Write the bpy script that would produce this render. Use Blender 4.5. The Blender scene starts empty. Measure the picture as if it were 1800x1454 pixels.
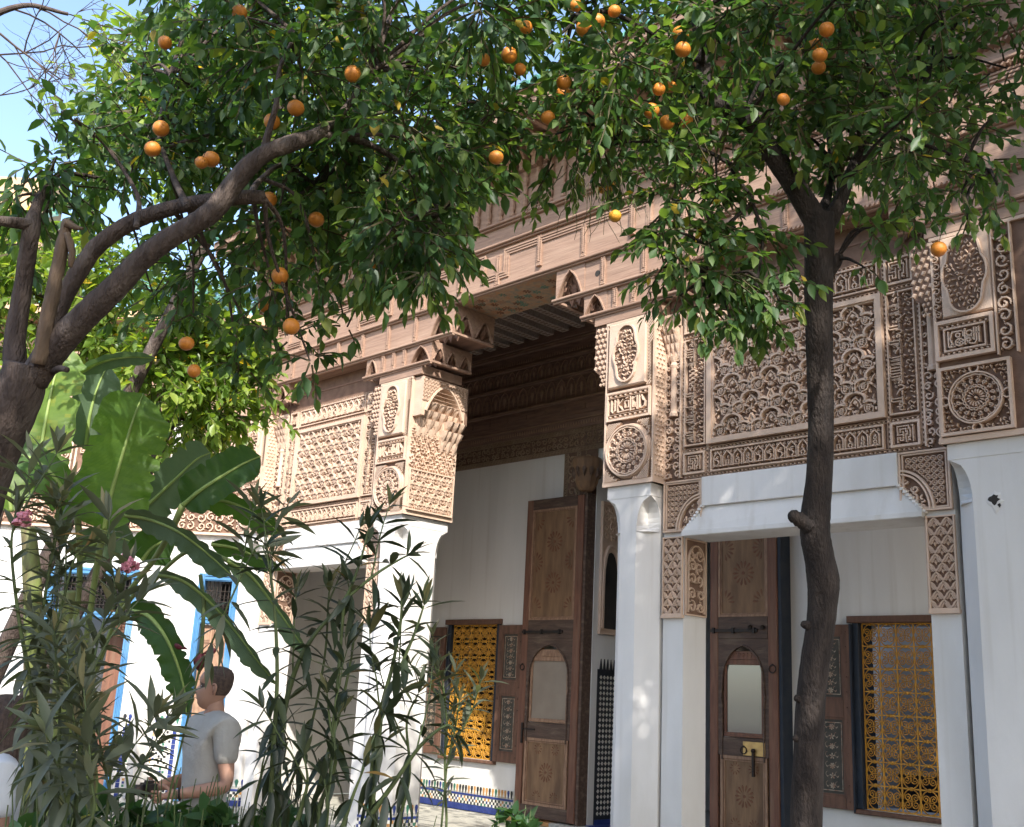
import bpy, math, random
import numpy as np
from mathutils import Vector, Matrix

scene = bpy.context.scene
COL = scene.collection

# ------------------------------------------------------------------ camera
CAM_LOC = np.array([0.0, 0.0, 1.65])
CR = np.array([0.70674997, 0.70568075, 0.05019122])
CU = np.array([0.14619098, -0.21508966, 0.96559030])
CW = np.array([-0.69219410, 0.67509342, 0.25517877])
FPX = 1872.89
cam_data = bpy.data.cameras.new('camera')
cam_data.sensor_fit = 'HORIZONTAL'
cam_data.sensor_width = 36.0
cam_data.lens = FPX / 1800.0 * 36.0
cam_data.clip_start = 0.05
cam_data.clip_end = 500.0
cam = bpy.data.objects.new('camera', cam_data)
COL.objects.link(cam)
m = Matrix(((CR[0], CU[0], -CW[0], CAM_LOC[0]), (CR[1], CU[1], -CW[1], CAM_LOC[1]),
            (CR[2], CU[2], -CW[2], CAM_LOC[2]), (0, 0, 0, 1)))
cam.matrix_world = m
scene.camera = cam

# ------------------------------------------------------------------ light
SUN_EL = math.radians(39.0)
SUN_DIR = Vector((0.82 * math.cos(SUN_EL), -0.572 * math.cos(SUN_EL), math.sin(SUN_EL))).normalized()
world = bpy.data.worlds.new('World')
scene.world = world
world.use_nodes = True
wn = world.node_tree.nodes
wl = world.node_tree.links
wn.clear()
sky = wn.new('ShaderNodeTexSky')
sky.sky_type = 'NISHITA'
sky.sun_disc = False
sky.sun_elevation = SUN_EL
sky.sun_rotation = math.atan2(SUN_DIR.x, SUN_DIR.y)
sky.air_density = 1.0
sky.dust_density = 1.6
sky.ozone_density = 1.0
bg = wn.new('ShaderNodeBackground')
bg.inputs['Strength'].default_value = 0.15
wo = wn.new('ShaderNodeOutputWorld')
wl.new(sky.outputs[0], bg.inputs[0])
wl.new(bg.outputs[0], wo.inputs[0])
sun_data = bpy.data.lights.new('sun', 'SUN')
sun_data.energy = 2.7
sun_data.angle = math.radians(0.5)
sun_data.color = (1.0, 0.95, 0.87)
sun = bpy.data.objects.new('sun', sun_data)
sun.rotation_euler = SUN_DIR.to_track_quat('Z', 'Y').to_euler()
sun.location = (6, -5, 12)
COL.objects.link(sun)
scene.view_settings.view_transform = 'Standard'
scene.view_settings.look = 'None'
scene.view_settings.gamma = 1.0
scene.view_settings.use_curve_mapping = False
scene.view_settings.exposure = 1.6
try:
    scene.cycles.max_bounces = 8
    scene.cycles.diffuse_bounces = 5
    scene.cycles.transmission_bounces = 6
    scene.cycles.transparent_max_bounces = 6
    scene.cycles.use_denoising = True
    scene.cycles.caustics_reflective = False
    scene.cycles.caustics_refractive = False
except Exception:
    pass

rng = random.Random(7)


def at(px, py, d):
    """point seen at photo pixel (px, py) at depth d metres along the view axis"""
    return CAM_LOC + (CR * ((px - 900.0) / FPX) - CU * ((py - 727.0) / FPX) + CW) * d


def project(P):
    v = np.asarray(P) - CAM_LOC
    c = v @ CW
    return 900 + FPX * (v @ CR) / c, 727 - FPX * (v @ CU) / c, c


# ------------------------------------------------------------------ materials
def new_mat(name):
    mt = bpy.data.materials.new(name)
    mt.use_nodes = True
    nt = mt.node_tree
    return mt, nt, nt.nodes['Principled BSDF']


def mat(name, c1, c2=None, rough=0.8, scale=6.0, stretch=(1, 1, 1), bump=0.0, bscale=60.0, spec=0.3, metal=0.0,
        detail=6.0, c3=None, scale3=1.2, lo=0.35, hi=0.65, lo3=0.5, hi3=0.75, dirt=None):
    """two colours mixed by noise, an optional third as large stains, fine bump"""
    mt, nt, b = new_mat(name)
    N, L = nt.nodes, nt.links
    b.inputs['Roughness'].default_value = rough
    b.inputs['Specular IOR Level'].default_value = spec
    b.inputs['Metallic'].default_value = metal
    tc = N.new('ShaderNodeTexCoord')
    mp = N.new('ShaderNodeMapping')
    mp.inputs['Scale'].default_value = stretch
    L.new(tc.outputs['Object'], mp.inputs[0])
    col = None
    if c2 is None:
        b.inputs['Base Color'].default_value = (*c1, 1)
    else:
        nz = N.new('ShaderNodeTexNoise')
        nz.inputs['Scale'].default_value = scale
        nz.inputs['Detail'].default_value = detail
        L.new(mp.outputs[0], nz.inputs['Vector'])
        rp = N.new('ShaderNodeValToRGB')
        rp.color_ramp.elements[0].position = lo
        rp.color_ramp.elements[1].position = hi
        rp.color_ramp.elements[0].color = (*c1, 1)
        rp.color_ramp.elements[1].color = (*c2, 1)
        L.new(nz.outputs['Fac'], rp.inputs[0])
        col = rp.outputs[0]
        if c3 is not None:
            n3 = N.new('ShaderNodeTexNoise')
            n3.inputs['Scale'].default_value = scale3
            n3.inputs['Detail'].default_value = 8
            L.new(mp.outputs[0], n3.inputs['Vector'])
            r3 = N.new('ShaderNodeValToRGB')
            r3.color_ramp.elements[0].position = lo3
            r3.color_ramp.elements[1].position = hi3
            L.new(n3.outputs['Fac'], r3.inputs[0])
            mx = N.new('ShaderNodeMix')
            mx.data_type = 'RGBA'
            L.new(r3.outputs[0], mx.inputs['Factor'])
            L.new(col, mx.inputs['A'])
            mx.inputs['B'].default_value = (*c3, 1)
            col = mx.outputs['Result']
        if dirt is not None:
            # splashed grime: blotches that thin out above knee height
            ge = N.new('ShaderNodeNewGeometry')
            sx = N.new('ShaderNodeSeparateXYZ')
            L.new(ge.outputs['Position'], sx.inputs[0])
            mr = N.new('ShaderNodeMapRange')
            mr.inputs['From Min'].default_value = 0.0
            mr.inputs['From Max'].default_value = 1.5
            mr.inputs['To Min'].default_value = 0.75
            mr.inputs['To Max'].default_value = 0.0
            L.new(sx.outputs['Z'], mr.inputs['Value'])
            nd = N.new('ShaderNodeTexNoise')
            nd.inputs['Scale'].default_value = 2.6
            nd.inputs['Detail'].default_value = 9
            nd.inputs['Roughness'].default_value = 0.65
            L.new(ge.outputs['Position'], nd.inputs['Vector'])
            mm = N.new('ShaderNodeMath')
            mm.operation = 'MULTIPLY'
            L.new(mr.outputs[0], mm.inputs[0])
            L.new(nd.outputs['Fac'], mm.inputs[1])
            # thin vertical rain streaks
            ms = N.new('ShaderNodeMapping')
            ms.inputs['Scale'].default_value = (9, 9, 0.35)
            L.new(ge.outputs['Position'], ms.inputs[0])
            ns = N.new('ShaderNodeTexNoise')
            ns.inputs['Scale'].default_value = 1.0
            ns.inputs['Detail'].default_value = 6
            L.new(ms.outputs[0], ns.inputs['Vector'])
            rs = N.new('ShaderNodeMapRange')
            rs.inputs['From Min'].default_value = 0.56
            rs.inputs['From Max'].default_value = 0.80
            rs.inputs['To Max'].default_value = 0.5
            L.new(ns.outputs['Fac'], rs.inputs['Value'])
            ma = N.new('ShaderNodeMath')
            ma.operation = 'MAXIMUM'
            L.new(mm.outputs[0], ma.inputs[0])
            L.new(rs.outputs[0], ma.inputs[1])
            md = N.new('ShaderNodeMix')
            md.data_type = 'RGBA'
            L.new(ma.outputs[0], md.inputs['Factor'])
            L.new(col, md.inputs['A'])
            md.inputs['B'].default_value = (*dirt, 1)
            col = md.outputs['Result']
        L.new(col, b.inputs['Base Color'])
    if bump > 0:
        nb = N.new('ShaderNodeTexNoise')
        nb.inputs['Scale'].default_value = bscale
        nb.inputs['Detail'].default_value = 5
        L.new(mp.outputs[0], nb.inputs['Vector'])
        bp = N.new('ShaderNodeBump')
        bp.inputs['Strength'].default_value = bump
        bp.inputs['Distance'].default_value = 0.02
        L.new(nb.outputs['Fac'], bp.inputs['Height'])
        L.new(bp.outputs[0], b.inputs['Normal'])
    return mt


def leaf_mat(name, dark, mid, light, trans=0.35, rough=0.38, tcol=None, vein=0.0, spec=0.5):
    """leaf: diffuse + translucent + soft gloss; colour varies with the mesh attribute 'var'"""
    mt, nt, b = new_mat(name)
    N, L = nt.nodes, nt.links
    at_ = N.new('ShaderNodeAttribute')
    at_.attribute_name = 'var'
    rp = N.new('ShaderNodeValToRGB')
    e = rp.color_ramp.elements
    e[0].position, e[0].color = 0.0, (*dark, 1)
    e[1].position, e[1].color = 1.0, (*light, 1)
    k = e.new(0.6)
    k.color = (*mid, 1)
    k2 = e.new(0.94)
    k2.color = (*light, 1)
    e[-1].color = (light[0] * 2.6, light[1] * 1.35, light[2] * 0.8, 1)
    L.new(at_.outputs['Fac'], rp.inputs[0])
    L.new(rp.outputs[0], b.inputs['Base Color'])
    b.inputs['Roughness'].default_value = rough
    b.inputs['Specular IOR Level'].default_value = spec
    tr = N.new('ShaderNodeBsdfTranslucent')
    mulc = N.new('ShaderNodeMix')
    mulc.data_type = 'RGBA'
    mulc.blend_type = 'MULTIPLY'
    mulc.inputs['Factor'].default_value = 1.0
    L.new(rp.outputs[0], mulc.inputs['A'])
    mulc.inputs['B'].default_value = (*(tcol or (2.6, 2.6, 0.9)), 1)
    L.new(mulc.outputs['Result'], tr.inputs['Color'])
    ms = N.new('ShaderNodeMixShader')
    ms.inputs[0].default_value = trans
    L.new(b.outputs[0], ms.inputs[1])
    L.new(tr.outputs[0], ms.inputs[2])
    L.new(ms.outputs[0], N['Material Output'].inputs[0])
    if vein > 0:
        tc = N.new('ShaderNodeTexCoord')
        wv = N.new('ShaderNodeTexWave')
        wv.wave_type = 'BANDS'
        wv.bands_direction = 'X'
        wv.inputs['Scale'].default_value = 14.0
        wv.inputs['Distortion'].default_value = 1.5
        wv.inputs['Detail'].default_value = 3
        L.new(tc.outputs['UV'], wv.inputs['Vector'])
        bp = N.new('ShaderNodeBump')
        bp.inputs['Strength'].default_value = vein
        vm = N.new('ShaderNodeMix')
        vm.data_type = 'RGBA'
        vm.blend_type = 'MULTIPLY'
        vm.inputs['Factor'].default_value = 0.55
        vr = N.new('ShaderNodeValToRGB')
        vr.color_ramp.elements[0].color = (0.62, 0.66, 0.55, 1)
        vr.color_ramp.elements[1].color = (1.15, 1.12, 1.1, 1)
        L.new(wv.outputs['Fac'], vr.inputs[0])
        L.new(rp.outputs[0], vm.inputs['A'])
        L.new(vr.outputs[0], vm.inputs['B'])
        L.new(vm.outputs['Result'], b.inputs['Base Color'])
        L.new(vm.outputs['Result'], mulc.inputs['A'])
        bp.inputs['Distance'].default_value = 0.02
        L.new(wv.outputs['Fac'], bp.inputs['Height'])
        L.new(bp.outputs[0], b.inputs['Normal'])
    return mt


M = {}
M['plaster'] = mat('white_plaster', (0.67, 0.655, 0.635), (0.61, 0.595, 0.575), 0.85, 2.5, (1, 1, 0.35), 0.35, 9,
                   c3=(0.47, 0.45, 0.415), scale3=1.3, lo3=0.50, hi3=0.85, dirt=(0.44, 0.40, 0.34))
M['plaster_old'] = mat('stained_plaster', (0.78, 0.765, 0.745), (0.72, 0.705, 0.685), 0.9, 3, (1, 1, 0.15), 0.15, 25,
                       c3=(0.60, 0.56, 0.50), scale3=1.6, lo3=0.55, hi3=0.85, dirt=(0.46, 0.41, 0.34))
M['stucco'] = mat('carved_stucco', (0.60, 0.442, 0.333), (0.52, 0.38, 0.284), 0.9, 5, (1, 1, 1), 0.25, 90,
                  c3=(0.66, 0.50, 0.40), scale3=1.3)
M['stucco_ground'] = mat('stucco_ground', (0.20, 0.122, 0.086), (0.135, 0.082, 0.058), 0.95, 9, (1, 1, 1), 0.2, 90)  # stained ground, with the shade of the deep recesses added to its colour
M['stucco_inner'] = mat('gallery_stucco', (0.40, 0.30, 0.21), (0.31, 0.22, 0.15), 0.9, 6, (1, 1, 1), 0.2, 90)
M['wood'] = mat('weathered_cedar', (0.36, 0.235, 0.172), (0.275, 0.176, 0.127), 0.75, 4, (0.5, 6, 9), 0.25, 14,
                c3=(0.41, 0.28, 0.205), scale3=0.9)
M['wood_shadow'] = mat('shaded_cedar', (0.24, 0.14, 0.10), (0.17, 0.10, 0.07), 0.75, 4, (0.5, 6, 9), 0.25, 14)  # shade under lintels and brackets put into a darker cedar
M['wood_dark'] = mat('painted_ceiling_wood', (0.26, 0.162, 0.124), (0.18, 0.11, 0.085), 0.7, 4, (1, 4, 8), 0.2, 14)
M['wood_line'] = mat('worn_gilt_line', (0.40, 0.27, 0.19), (0.28, 0.18, 0.12), 0.7, 6)
M['wood_ceiling'] = mat('ceiling_beam_paint', (0.46, 0.39, 0.34), (0.34, 0.26, 0.21), 0.7, 40, (1, 1, 1), 0.1, 30)
M['painted_board'] = mat('painted_soffit', (0.42, 0.28, 0.17), (0.24, 0.22, 0.175), 0.7, 16, (1, 1, 1), 0.1, 30,
                         c3=(0.40, 0.22, 0.12), scale3=9, lo3=0.5, hi3=0.62)
M['door_wood'] = mat('door_frame_wood', (0.21, 0.098, 0.062), (0.135, 0.064, 0.043), 0.6, 5, (5, 5, 0.6), 0.3, 16,
                     c3=(0.22, 0.13, 0.085), scale3=1.8)
M['door_dark'] = mat('door_rail_wood', (0.115, 0.072, 0.052), (0.075, 0.048, 0.037), 0.6, 5, (1, 5, 6), 0.3, 16,
                     c3=(0.17, 0.12, 0.085), scale3=3)
M['door_panel'] = mat('door_panel_wood', (0.255, 0.152, 0.083), (0.18, 0.105, 0.06), 0.65, 5, (4, 4, 0.7), 0.2, 18,
                      c3=(0.125, 0.072, 0.042), scale3=2.2)
M['door_petal'] = mat('painted_petal', (0.14, 0.06, 0.035), (0.20, 0.09, 0.045), 0.65, 20)
M['door_light'] = mat('worn_edge_wood', (0.36, 0.22, 0.14), (0.24, 0.14, 0.09), 0.6, 10, (3, 3, 1))
M['shutter_wood'] = mat('shutter_wood', (0.17, 0.09, 0.06), (0.11, 0.06, 0.042), 0.65, 5, (4, 4, 0.8), 0.2, 18)
M['shutter_panel'] = mat('shutter_paint', (0.050, 0.048, 0.040), (0.085, 0.075, 0.06), 0.65, 10)
M['shutter_flower'] = mat('shutter_flower_paint', (0.42, 0.36, 0.27), (0.30, 0.16, 0.10), 0.7, 30)
M['yellow'] = mat('yellow_iron', (0.58, 0.29, 0.03), (0.40, 0.19, 0.03), 0.5, 14, spec=0.4)
M['iron'] = mat('black_iron', (0.03, 0.028, 0.027), (0.05, 0.035, 0.028), 0.5, 20, metal=0.6)
M['brass'] = mat('worn_brass', (0.62, 0.42, 0.16), (0.45, 0.28, 0.12), 0.4, 14, metal=0.6)
M['navy'] = mat('navy_paint', (0.018, 0.026, 0.04), (0.03, 0.035, 0.045), 0.6, 8)
M['blue'] = mat('blue_paint', (0.06, 0.18, 0.36), (0.08, 0.23, 0.42), 0.5, 4, c3=(0.15, 0.28, 0.42), scale3=3)
M['dark'] = mat('interior_shade', (0.03, 0.028, 0.026), (0.045, 0.04, 0.036), 0.9, 3)  # near-black colour standing in for the shade inside rooms and holes
M['room'] = mat('room_plaster', (0.42, 0.42, 0.42), (0.36, 0.36, 0.36), 0.9, 3)
M['tile_white'] = mat('white_tile', (0.72, 0.69, 0.62), (0.60, 0.57, 0.50), 0.3, 12, spec=0.5)
M['tile_black'] = mat('black_tile', (0.018, 0.02, 0.024), (0.03, 0.03, 0.034), 0.3, 12, spec=0.5)
M['tile_navy'] = mat('navy_tile', (0.02, 0.035, 0.15), (0.03, 0.05, 0.20), 0.3, 12, spec=0.5)
M['tile_green'] = mat('green_tile', (0.03, 0.13, 0.09), (0.05, 0.17, 0.11), 0.3, 12, spec=0.5)
M['tile_ochre'] = mat('ochre_tile', (0.50, 0.27, 0.09), (0.42, 0.2, 0.07), 0.35, 12, spec=0.5)
M['tile_floor'] = mat('floor_tile', (0.52, 0.50, 0.43), (0.40, 0.385, 0.33), 0.5, 5)
M['tile_floor2'] = mat('floor_tile_dark', (0.30, 0.29, 0.25), (0.22, 0.215, 0.19), 0.5, 5)
M['grout'] = mat('grout', (0.5, 0.48, 0.42), (0.4, 0.38, 0.34), 0.9, 20)
M['roof_tile'] = mat('glazed_roof_tile', (0.10, 0.32, 0.22), (0.17, 0.42, 0.30), 0.3, 8, spec=0.5, c3=(0.55, 0.55, 0.42), scale3=5)
M['roof_rim'] = mat('roof_rim_plaster', (0.56, 0.38, 0.24), (0.46, 0.31, 0.20), 0.85, 5)
M['soil'] = mat('garden_soil', (0.10, 0.07, 0.045), (0.06, 0.042, 0.03), 0.95, 8, bump=0.6, bscale=12)
M['paving'] = mat('path_paving', (0.40, 0.36, 0.31), (0.32, 0.29, 0.25), 0.85, 4, bump=0.2)
M['bark'] = mat('bark', (0.105, 0.077, 0.064), (0.060, 0.044, 0.038), 0.9, 9, (3, 3, 0.8), 1.0, 34,
                c3=(0.17, 0.135, 0.115), scale3=5)
M['bark_dark'] = mat('shaded_bark', (0.034, 0.026, 0.023), (0.020, 0.016, 0.015), 0.85, 9, (3, 3, 0.8), 0.9, 34,
                     c3=(0.060, 0.047, 0.041), scale3=5)  # darkened copy of bark: shade on the right trunk put into the colour
M['bark_peeled'] = mat('peeled_bark', (0.19, 0.13, 0.088), (0.12, 0.085, 0.06), 0.85, 8, (4, 4, 0.5), 0.5, 30)
M['twig'] = mat('twig', (0.10, 0.085, 0.045), (0.06, 0.055, 0.03), 0.8, 20)
M['twig_dry'] = mat('dry_twig', (0.11, 0.085, 0.07), (0.07, 0.05, 0.045), 0.9, 20)
M['stem'] = mat('green_stem', (0.12, 0.16, 0.06), (0.07, 0.09, 0.04), 0.6, 10)
M['banana_stem'] = mat('banana_stem', (0.20, 0.26, 0.07), (0.12, 0.10, 0.05), 0.6, 4, (4, 4, 0.6))
M['orange'] = mat('orange_peel', (0.66, 0.25, 0.035), (0.58, 0.20, 0.03), 0.42, 8, bump=0.15, bscale=220, spec=0.5)
M['orange_old'] = mat('yellow_orange_peel', (0.80, 0.42, 0.05), (0.62, 0.28, 0.04), 0.5, 8, bump=0.2, bscale=200)
M['bud'] = mat('dark_red_bud', (0.12, 0.022, 0.03), (0.07, 0.015, 0.02), 0.55, 6)
M['petal'] = mat('pink_petal', (0.55, 0.18, 0.24), (0.64, 0.27, 0.33), 0.6, 20)
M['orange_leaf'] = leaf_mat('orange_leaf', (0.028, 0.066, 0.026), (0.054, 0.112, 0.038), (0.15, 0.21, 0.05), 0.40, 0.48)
M['bright_leaf'] = leaf_mat('sunlit_orange_leaf', (0.07, 0.13, 0.03), (0.13, 0.21, 0.04), (0.24, 0.30, 0.06), 0.40, 0.42)  # lighter copy of orange_leaf, with the sunlight put into the colour
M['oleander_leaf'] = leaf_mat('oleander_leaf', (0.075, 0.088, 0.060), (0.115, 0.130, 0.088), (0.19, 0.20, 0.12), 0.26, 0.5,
                              (2.0, 2.1, 0.9))  # grey sheen of the sky put into the leaf colours
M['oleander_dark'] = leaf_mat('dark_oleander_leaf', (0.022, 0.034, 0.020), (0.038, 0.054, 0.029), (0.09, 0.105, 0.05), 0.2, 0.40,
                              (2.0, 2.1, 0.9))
M['shrub_leaf'] = leaf_mat('shrub_leaf', (0.028, 0.068, 0.026), (0.045, 0.105, 0.036), (0.085, 0.16, 0.05), 0.3, 0.4)
M['banana_leaf'] = leaf_mat('banana_leaf', (0.040, 0.095, 0.026), (0.085, 0.165, 0.034), (0.17, 0.27, 0.055), 0.42, 0.38,
                            (2.2, 2.3, 0.7), vein=0.35)
M['banana_dull'] = leaf_mat('banana_underside', (0.075, 0.125, 0.075), (0.11, 0.17, 0.10), (0.17, 0.22, 0.12), 0.2, 0.5,
                            (1.8, 2.0, 0.9), vein=0.35)
M['skin'] = mat('skin', (0.40, 0.225, 0.155), (0.34, 0.18, 0.12), 0.55, 12, spec=0.4)
M['hair'] = mat('cropped_hair', (0.105, 0.070, 0.054), (0.060, 0.042, 0.034), 0.8, 60, bump=0.4, bscale=300)
M['shirt'] = mat('grey_cotton', (0.40, 0.38, 0.345), (0.34, 0.32, 0.29), 0.9, 6, bump=0.7, bscale=11)
M['white_shirt'] = mat('white_cotton', (0.76, 0.77, 0.80), (0.68, 0.69, 0.73), 0.9, 6, bump=0.2, bscale=30)
M['shorts'] = mat('grey_shorts', (0.34, 0.335, 0.32), (0.29, 0.285, 0.27), 0.9, 6)
M['shoe'] = mat('shoe', (0.1, 0.09, 0.08), None, 0.7)
M['eye'] = mat('eye', (0.7, 0.68, 0.65), None, 0.2)
M['lip'] = mat('lip', (0.36, 0.15, 0.11), None, 0.5)


def glass_mat():
    mt, nt, b = new_mat('old_glass')
    N, L = nt.nodes, nt.links
    b.inputs['Base Color'].default_value = (0.13, 0.115, 0.10, 1)
    b.inputs['Roughness'].default_value = 0.25
    gl = N.new('ShaderNodeBsdfGlossy')
    gl.inputs['Color'].default_value = (0.9, 0.92, 0.95, 1)
    gl.inputs['Roughness'].default_value = 0.06
    ms = N.new('ShaderNodeMixShader')
    ms.inputs[0].default_value = 0.16
    L.new(b.outputs[0], ms.inputs[1])
    L.new(gl.outputs[0], ms.inputs[2])
    L.new(ms.outputs[0], N['Material Output'].inputs[0])
    return mt


M['glass'] = glass_mat()
M['glass_dusty'] = mat('dusty_glass', (0.27, 0.215, 0.165), (0.22, 0.17, 0.13), 0.35, 3, spec=0.4)

# ------------------------------------------------------------------ objects
BASE = {}


def tag(o, label=None, cat=None, group=None, kind=None):
    if label:
        o['label'] = label
    if cat:
        o['category'] = cat
    if group:
        o['group'] = group
    if kind:
        o['kind'] = kind
    return o


def thing(name, label, cat, loc=(0, 0, 0), group=None):
    o = bpy.data.objects.new(name, None)
    o.empty_display_size = 0.2
    o.location = loc
    COL.objects.link(o)
    BASE[o.name] = np.array(loc, float)
    return tag(o, label, cat, group)


def base_of(p):
    while p.parent:
        p = p.parent
    return BASE.get(p.name, np.zeros(3))


def mesh_obj(name, mesh, parent=None, loc=None, mtx=None):
    o = bpy.data.objects.new(name, mesh)
    COL.objects.link(o)
    if parent is not None:
        o.parent = parent
    if mtx is not None:
        o.matrix_local = mtx
    elif loc is not None:
        o.location = loc
    return o


def place(name, mesh, parent, world, rotz=0.0, scale=None):
    """a copy sharing mesh data, at a world position under a thing or one of its parts"""
    b = base_of(parent)
    o = mesh_obj(name, mesh, parent, Vector((world[0] - b[0], world[1] - b[1], world[2] - b[2])))
    if rotz:
        o.rotation_euler = (0, 0, rotz)
    if scale:
        o.scale = scale
    return o


def rot_about(ax, a):
    return np.array(Matrix.Rotation(a, 3, Vector(ax)))


def unit(v):
    v = np.asarray(v, float)
    n = np.linalg.norm(v)
    return v / n if n > 1e-9 else np.array([0, 0, 1.0])


def smooth_path(pts, n=6):
    """Catmull-Rom through the points (any width of rows)"""
    P = np.asarray(pts, float)
    if len(P) < 3:
        t = np.linspace(0, 1, n + 1)[:, None]
        return P[0] * (1 - t) + P[-1] * t
    P = np.vstack([2 * P[0] - P[1], P, 2 * P[-1] - P[-2]])
    out = []
    for i in range(1, len(P) - 2):
        p0, p1, p2, p3 = P[i - 1], P[i], P[i + 1], P[i + 2]
        for k in range(n):
            t = k / n
            out.append(0.5 * (2 * p1 + (p2 - p0) * t + (2 * p0 - 5 * p1 + 4 * p2 - p3) * t * t
                              + (3 * p1 - p0 - 3 * p2 + p3) * t ** 3))
    out.append(P[-2])
    return np.array(out)


class MB:
    def __init__(self):
        self.v = []
        self.f = []
        self.m = []

    def add(self, vs, fs, mi=0):
        b = len(self.v)
        self.v.extend([tuple(p) for p in vs])
        self.f.extend([tuple(b + i for i in f) for f in fs])
        self.m.extend([mi] * len(fs))
        return self

    def box(self, x0, x1, y0, y1, z0, z1, mi=0):
        vs = [(x, y, z) for z in (z0, z1) for y in (y0, y1) for x in (x0, x1)]
        return self.add(vs, [(0, 1, 5, 4), (1, 3, 7, 5), (3, 2, 6, 7), (2, 0, 4, 6), (4, 5, 7, 6), (2, 3, 1, 0)], mi)

    def bbox(self, x0, x1, y0, y1, z0, z1, b=0.01, mi=0):
        """box with its front (-y) edges chamfered"""
        vs = [(x0, y1, z0), (x1, y1, z0), (x1, y1, z1), (x0, y1, z1),
              (x0, y0 + b, z0), (x1, y0 + b, z0), (x1, y0 + b, z1), (x0, y0 + b, z1),
              (x0 + b, y0, z0 + b), (x1 - b, y0, z0 + b), (x1 - b, y0, z1 - b), (x0 + b, y0, z1 - b)]
        fs = [(3, 2, 1, 0), (0, 1, 5, 4), (1, 2, 6, 5), (2, 3, 7, 6), (3, 0, 4, 7),
              (4, 5, 9, 8), (5, 6, 10, 9), (6, 7, 11, 10), (7, 4, 8, 11), (8, 9, 10, 11)]
        return self.add(vs, fs, mi)

    def fbox(self, F, u0, u1, v0, v1, n0, n1, mi=0):
        """box in a frame F = (O, U, V, N)"""
        O, U, V, N = F
        vs = [O + U * u + V * v + N * n for n in (n0, n1) for v in (v0, v1) for u in (u0, u1)]
        return self.add(vs, [(0, 1, 5, 4), (1, 3, 7, 5), (3, 2, 6, 7), (2, 0, 4, 6), (4, 5, 7, 6), (2, 3, 1, 0)], mi)

    def prism(self, F, poly, n0, n1, mi=0, inset=0.0):
        """polygon in the frame's plane extruded from n0 to n1"""
        O, U, V, N = F
        P = np.asarray(poly, float)
        k = len(P)
        c = P.mean(0)
        T = c + (P - c) * (1 - inset)
        vs = [O + U * a + V * b + N * n0 for a, b in P] + [O + U * a + V * b + N * n1 for a, b in T]
        fs = [(i, (i + 1) % k, k + (i + 1) % k, k + i) for i in range(k)] + [tuple(range(k, 2 * k)), tuple(range(k - 1, -1, -1))]
        return self.add(vs, fs, mi)

    def blob(self, F, poly, n0, n1, mi=0, inset=0.35):
        """raised leaf: polygon base rising to an inset top, no back"""
        O, U, V, N = F
        P = np.asarray(poly, float)
        k = len(P)
        c = P.mean(0)
        T = c + (P - c) * (1 - inset)
        vs = [O + U * a + V * b + N * n0 for a, b in P] + [O + U * a + V * b + N * n1 for a, b in T]
        fs = [(i, (i + 1) % k, k + (i + 1) % k, k + i) for i in range(k)] + [tuple(range(k, 2 * k))]
        return self.add(vs, fs, mi)

    def ribbon(self, F, pts, w, n0, n1, closed=False, mi=0, bev=0.25):
        """raised strap along a 2D polyline"""
        O, U, V, N = F
        P = np.asarray(pts, float)
        k = len(P)
        if k < 2:
            return self
        if closed:
            t = np.roll(P, -1, 0) - np.roll(P, 1, 0)
        else:
            t = np.gradient(P, axis=0)
        L = np.linalg.norm(t, axis=1)
        L[L < 1e-9] = 1
        t = t / L[:, None]
        nn = np.stack([-t[:, 1], t[:, 0]], 1)
        a = P + nn * (w / 2)
        b = P + nn * (w / 2 * (1 - bev))
        c = P - nn * (w / 2 * (1 - bev))
        d = P - nn * (w / 2)
        Q = np.stack([a, b, c, d], 1).reshape(-1, 2)
        H = np.tile(np.array([n0, n1, n1, n0]), k)
        W3 = O + np.outer(Q[:, 0], U) + np.outer(Q[:, 1], V) + np.outer(H, N)
        fs = []
        for i in range(k if closed else k - 1):
            j = (i + 1) % k
            for s in range(3):
                fs.append((4 * i + s, 4 * i + s + 1, 4 * j + s + 1, 4 * j + s))
        return self.add(W3, fs, mi)

    def tube(self, pts, radii, sides=6, mi=0, cap=True, jit=0.0, rnd=None):
        P = np.asarray(pts, float)
        k = len(P)
        R = np.broadcast_to(np.asarray(radii, float), (k,))
        T = np.gradient(P, axis=0)
        T = T / (np.linalg.norm(T, axis=1)[:, None] + 1e-12)
        a = np.array([0, 0, 1.0]) if abs(T[0][2]) < 0.9 else np.array([1.0, 0, 0])
        n = unit(np.cross(T[0], a))
        vs = []
        for i in range(k):
            n = unit(n - T[i] * (n @ T[i]))
            bb = np.cross(T[i], n)
            for s in range(sides):
                an = 2 * math.pi * s / sides
                r = R[i] * (1 + (rnd.uniform(-jit, jit) if jit else 0))
                vs.append(P[i] + (n * math.cos(an) + bb * math.sin(an)) * r)
        fs = []
        for i in range(k - 1):
            for s in range(sides):
                s2 = (s + 1) % sides
                fs.append((i * sides + s, i * sides + s2, (i + 1) * sides + s2, (i + 1) * sides + s))
        if cap:
            fs.append(tuple(range(sides - 1, -1, -1)))
            fs.append(tuple((k - 1) * sides + s for s in range(sides)))
        return self.add(vs, fs, mi)

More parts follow.
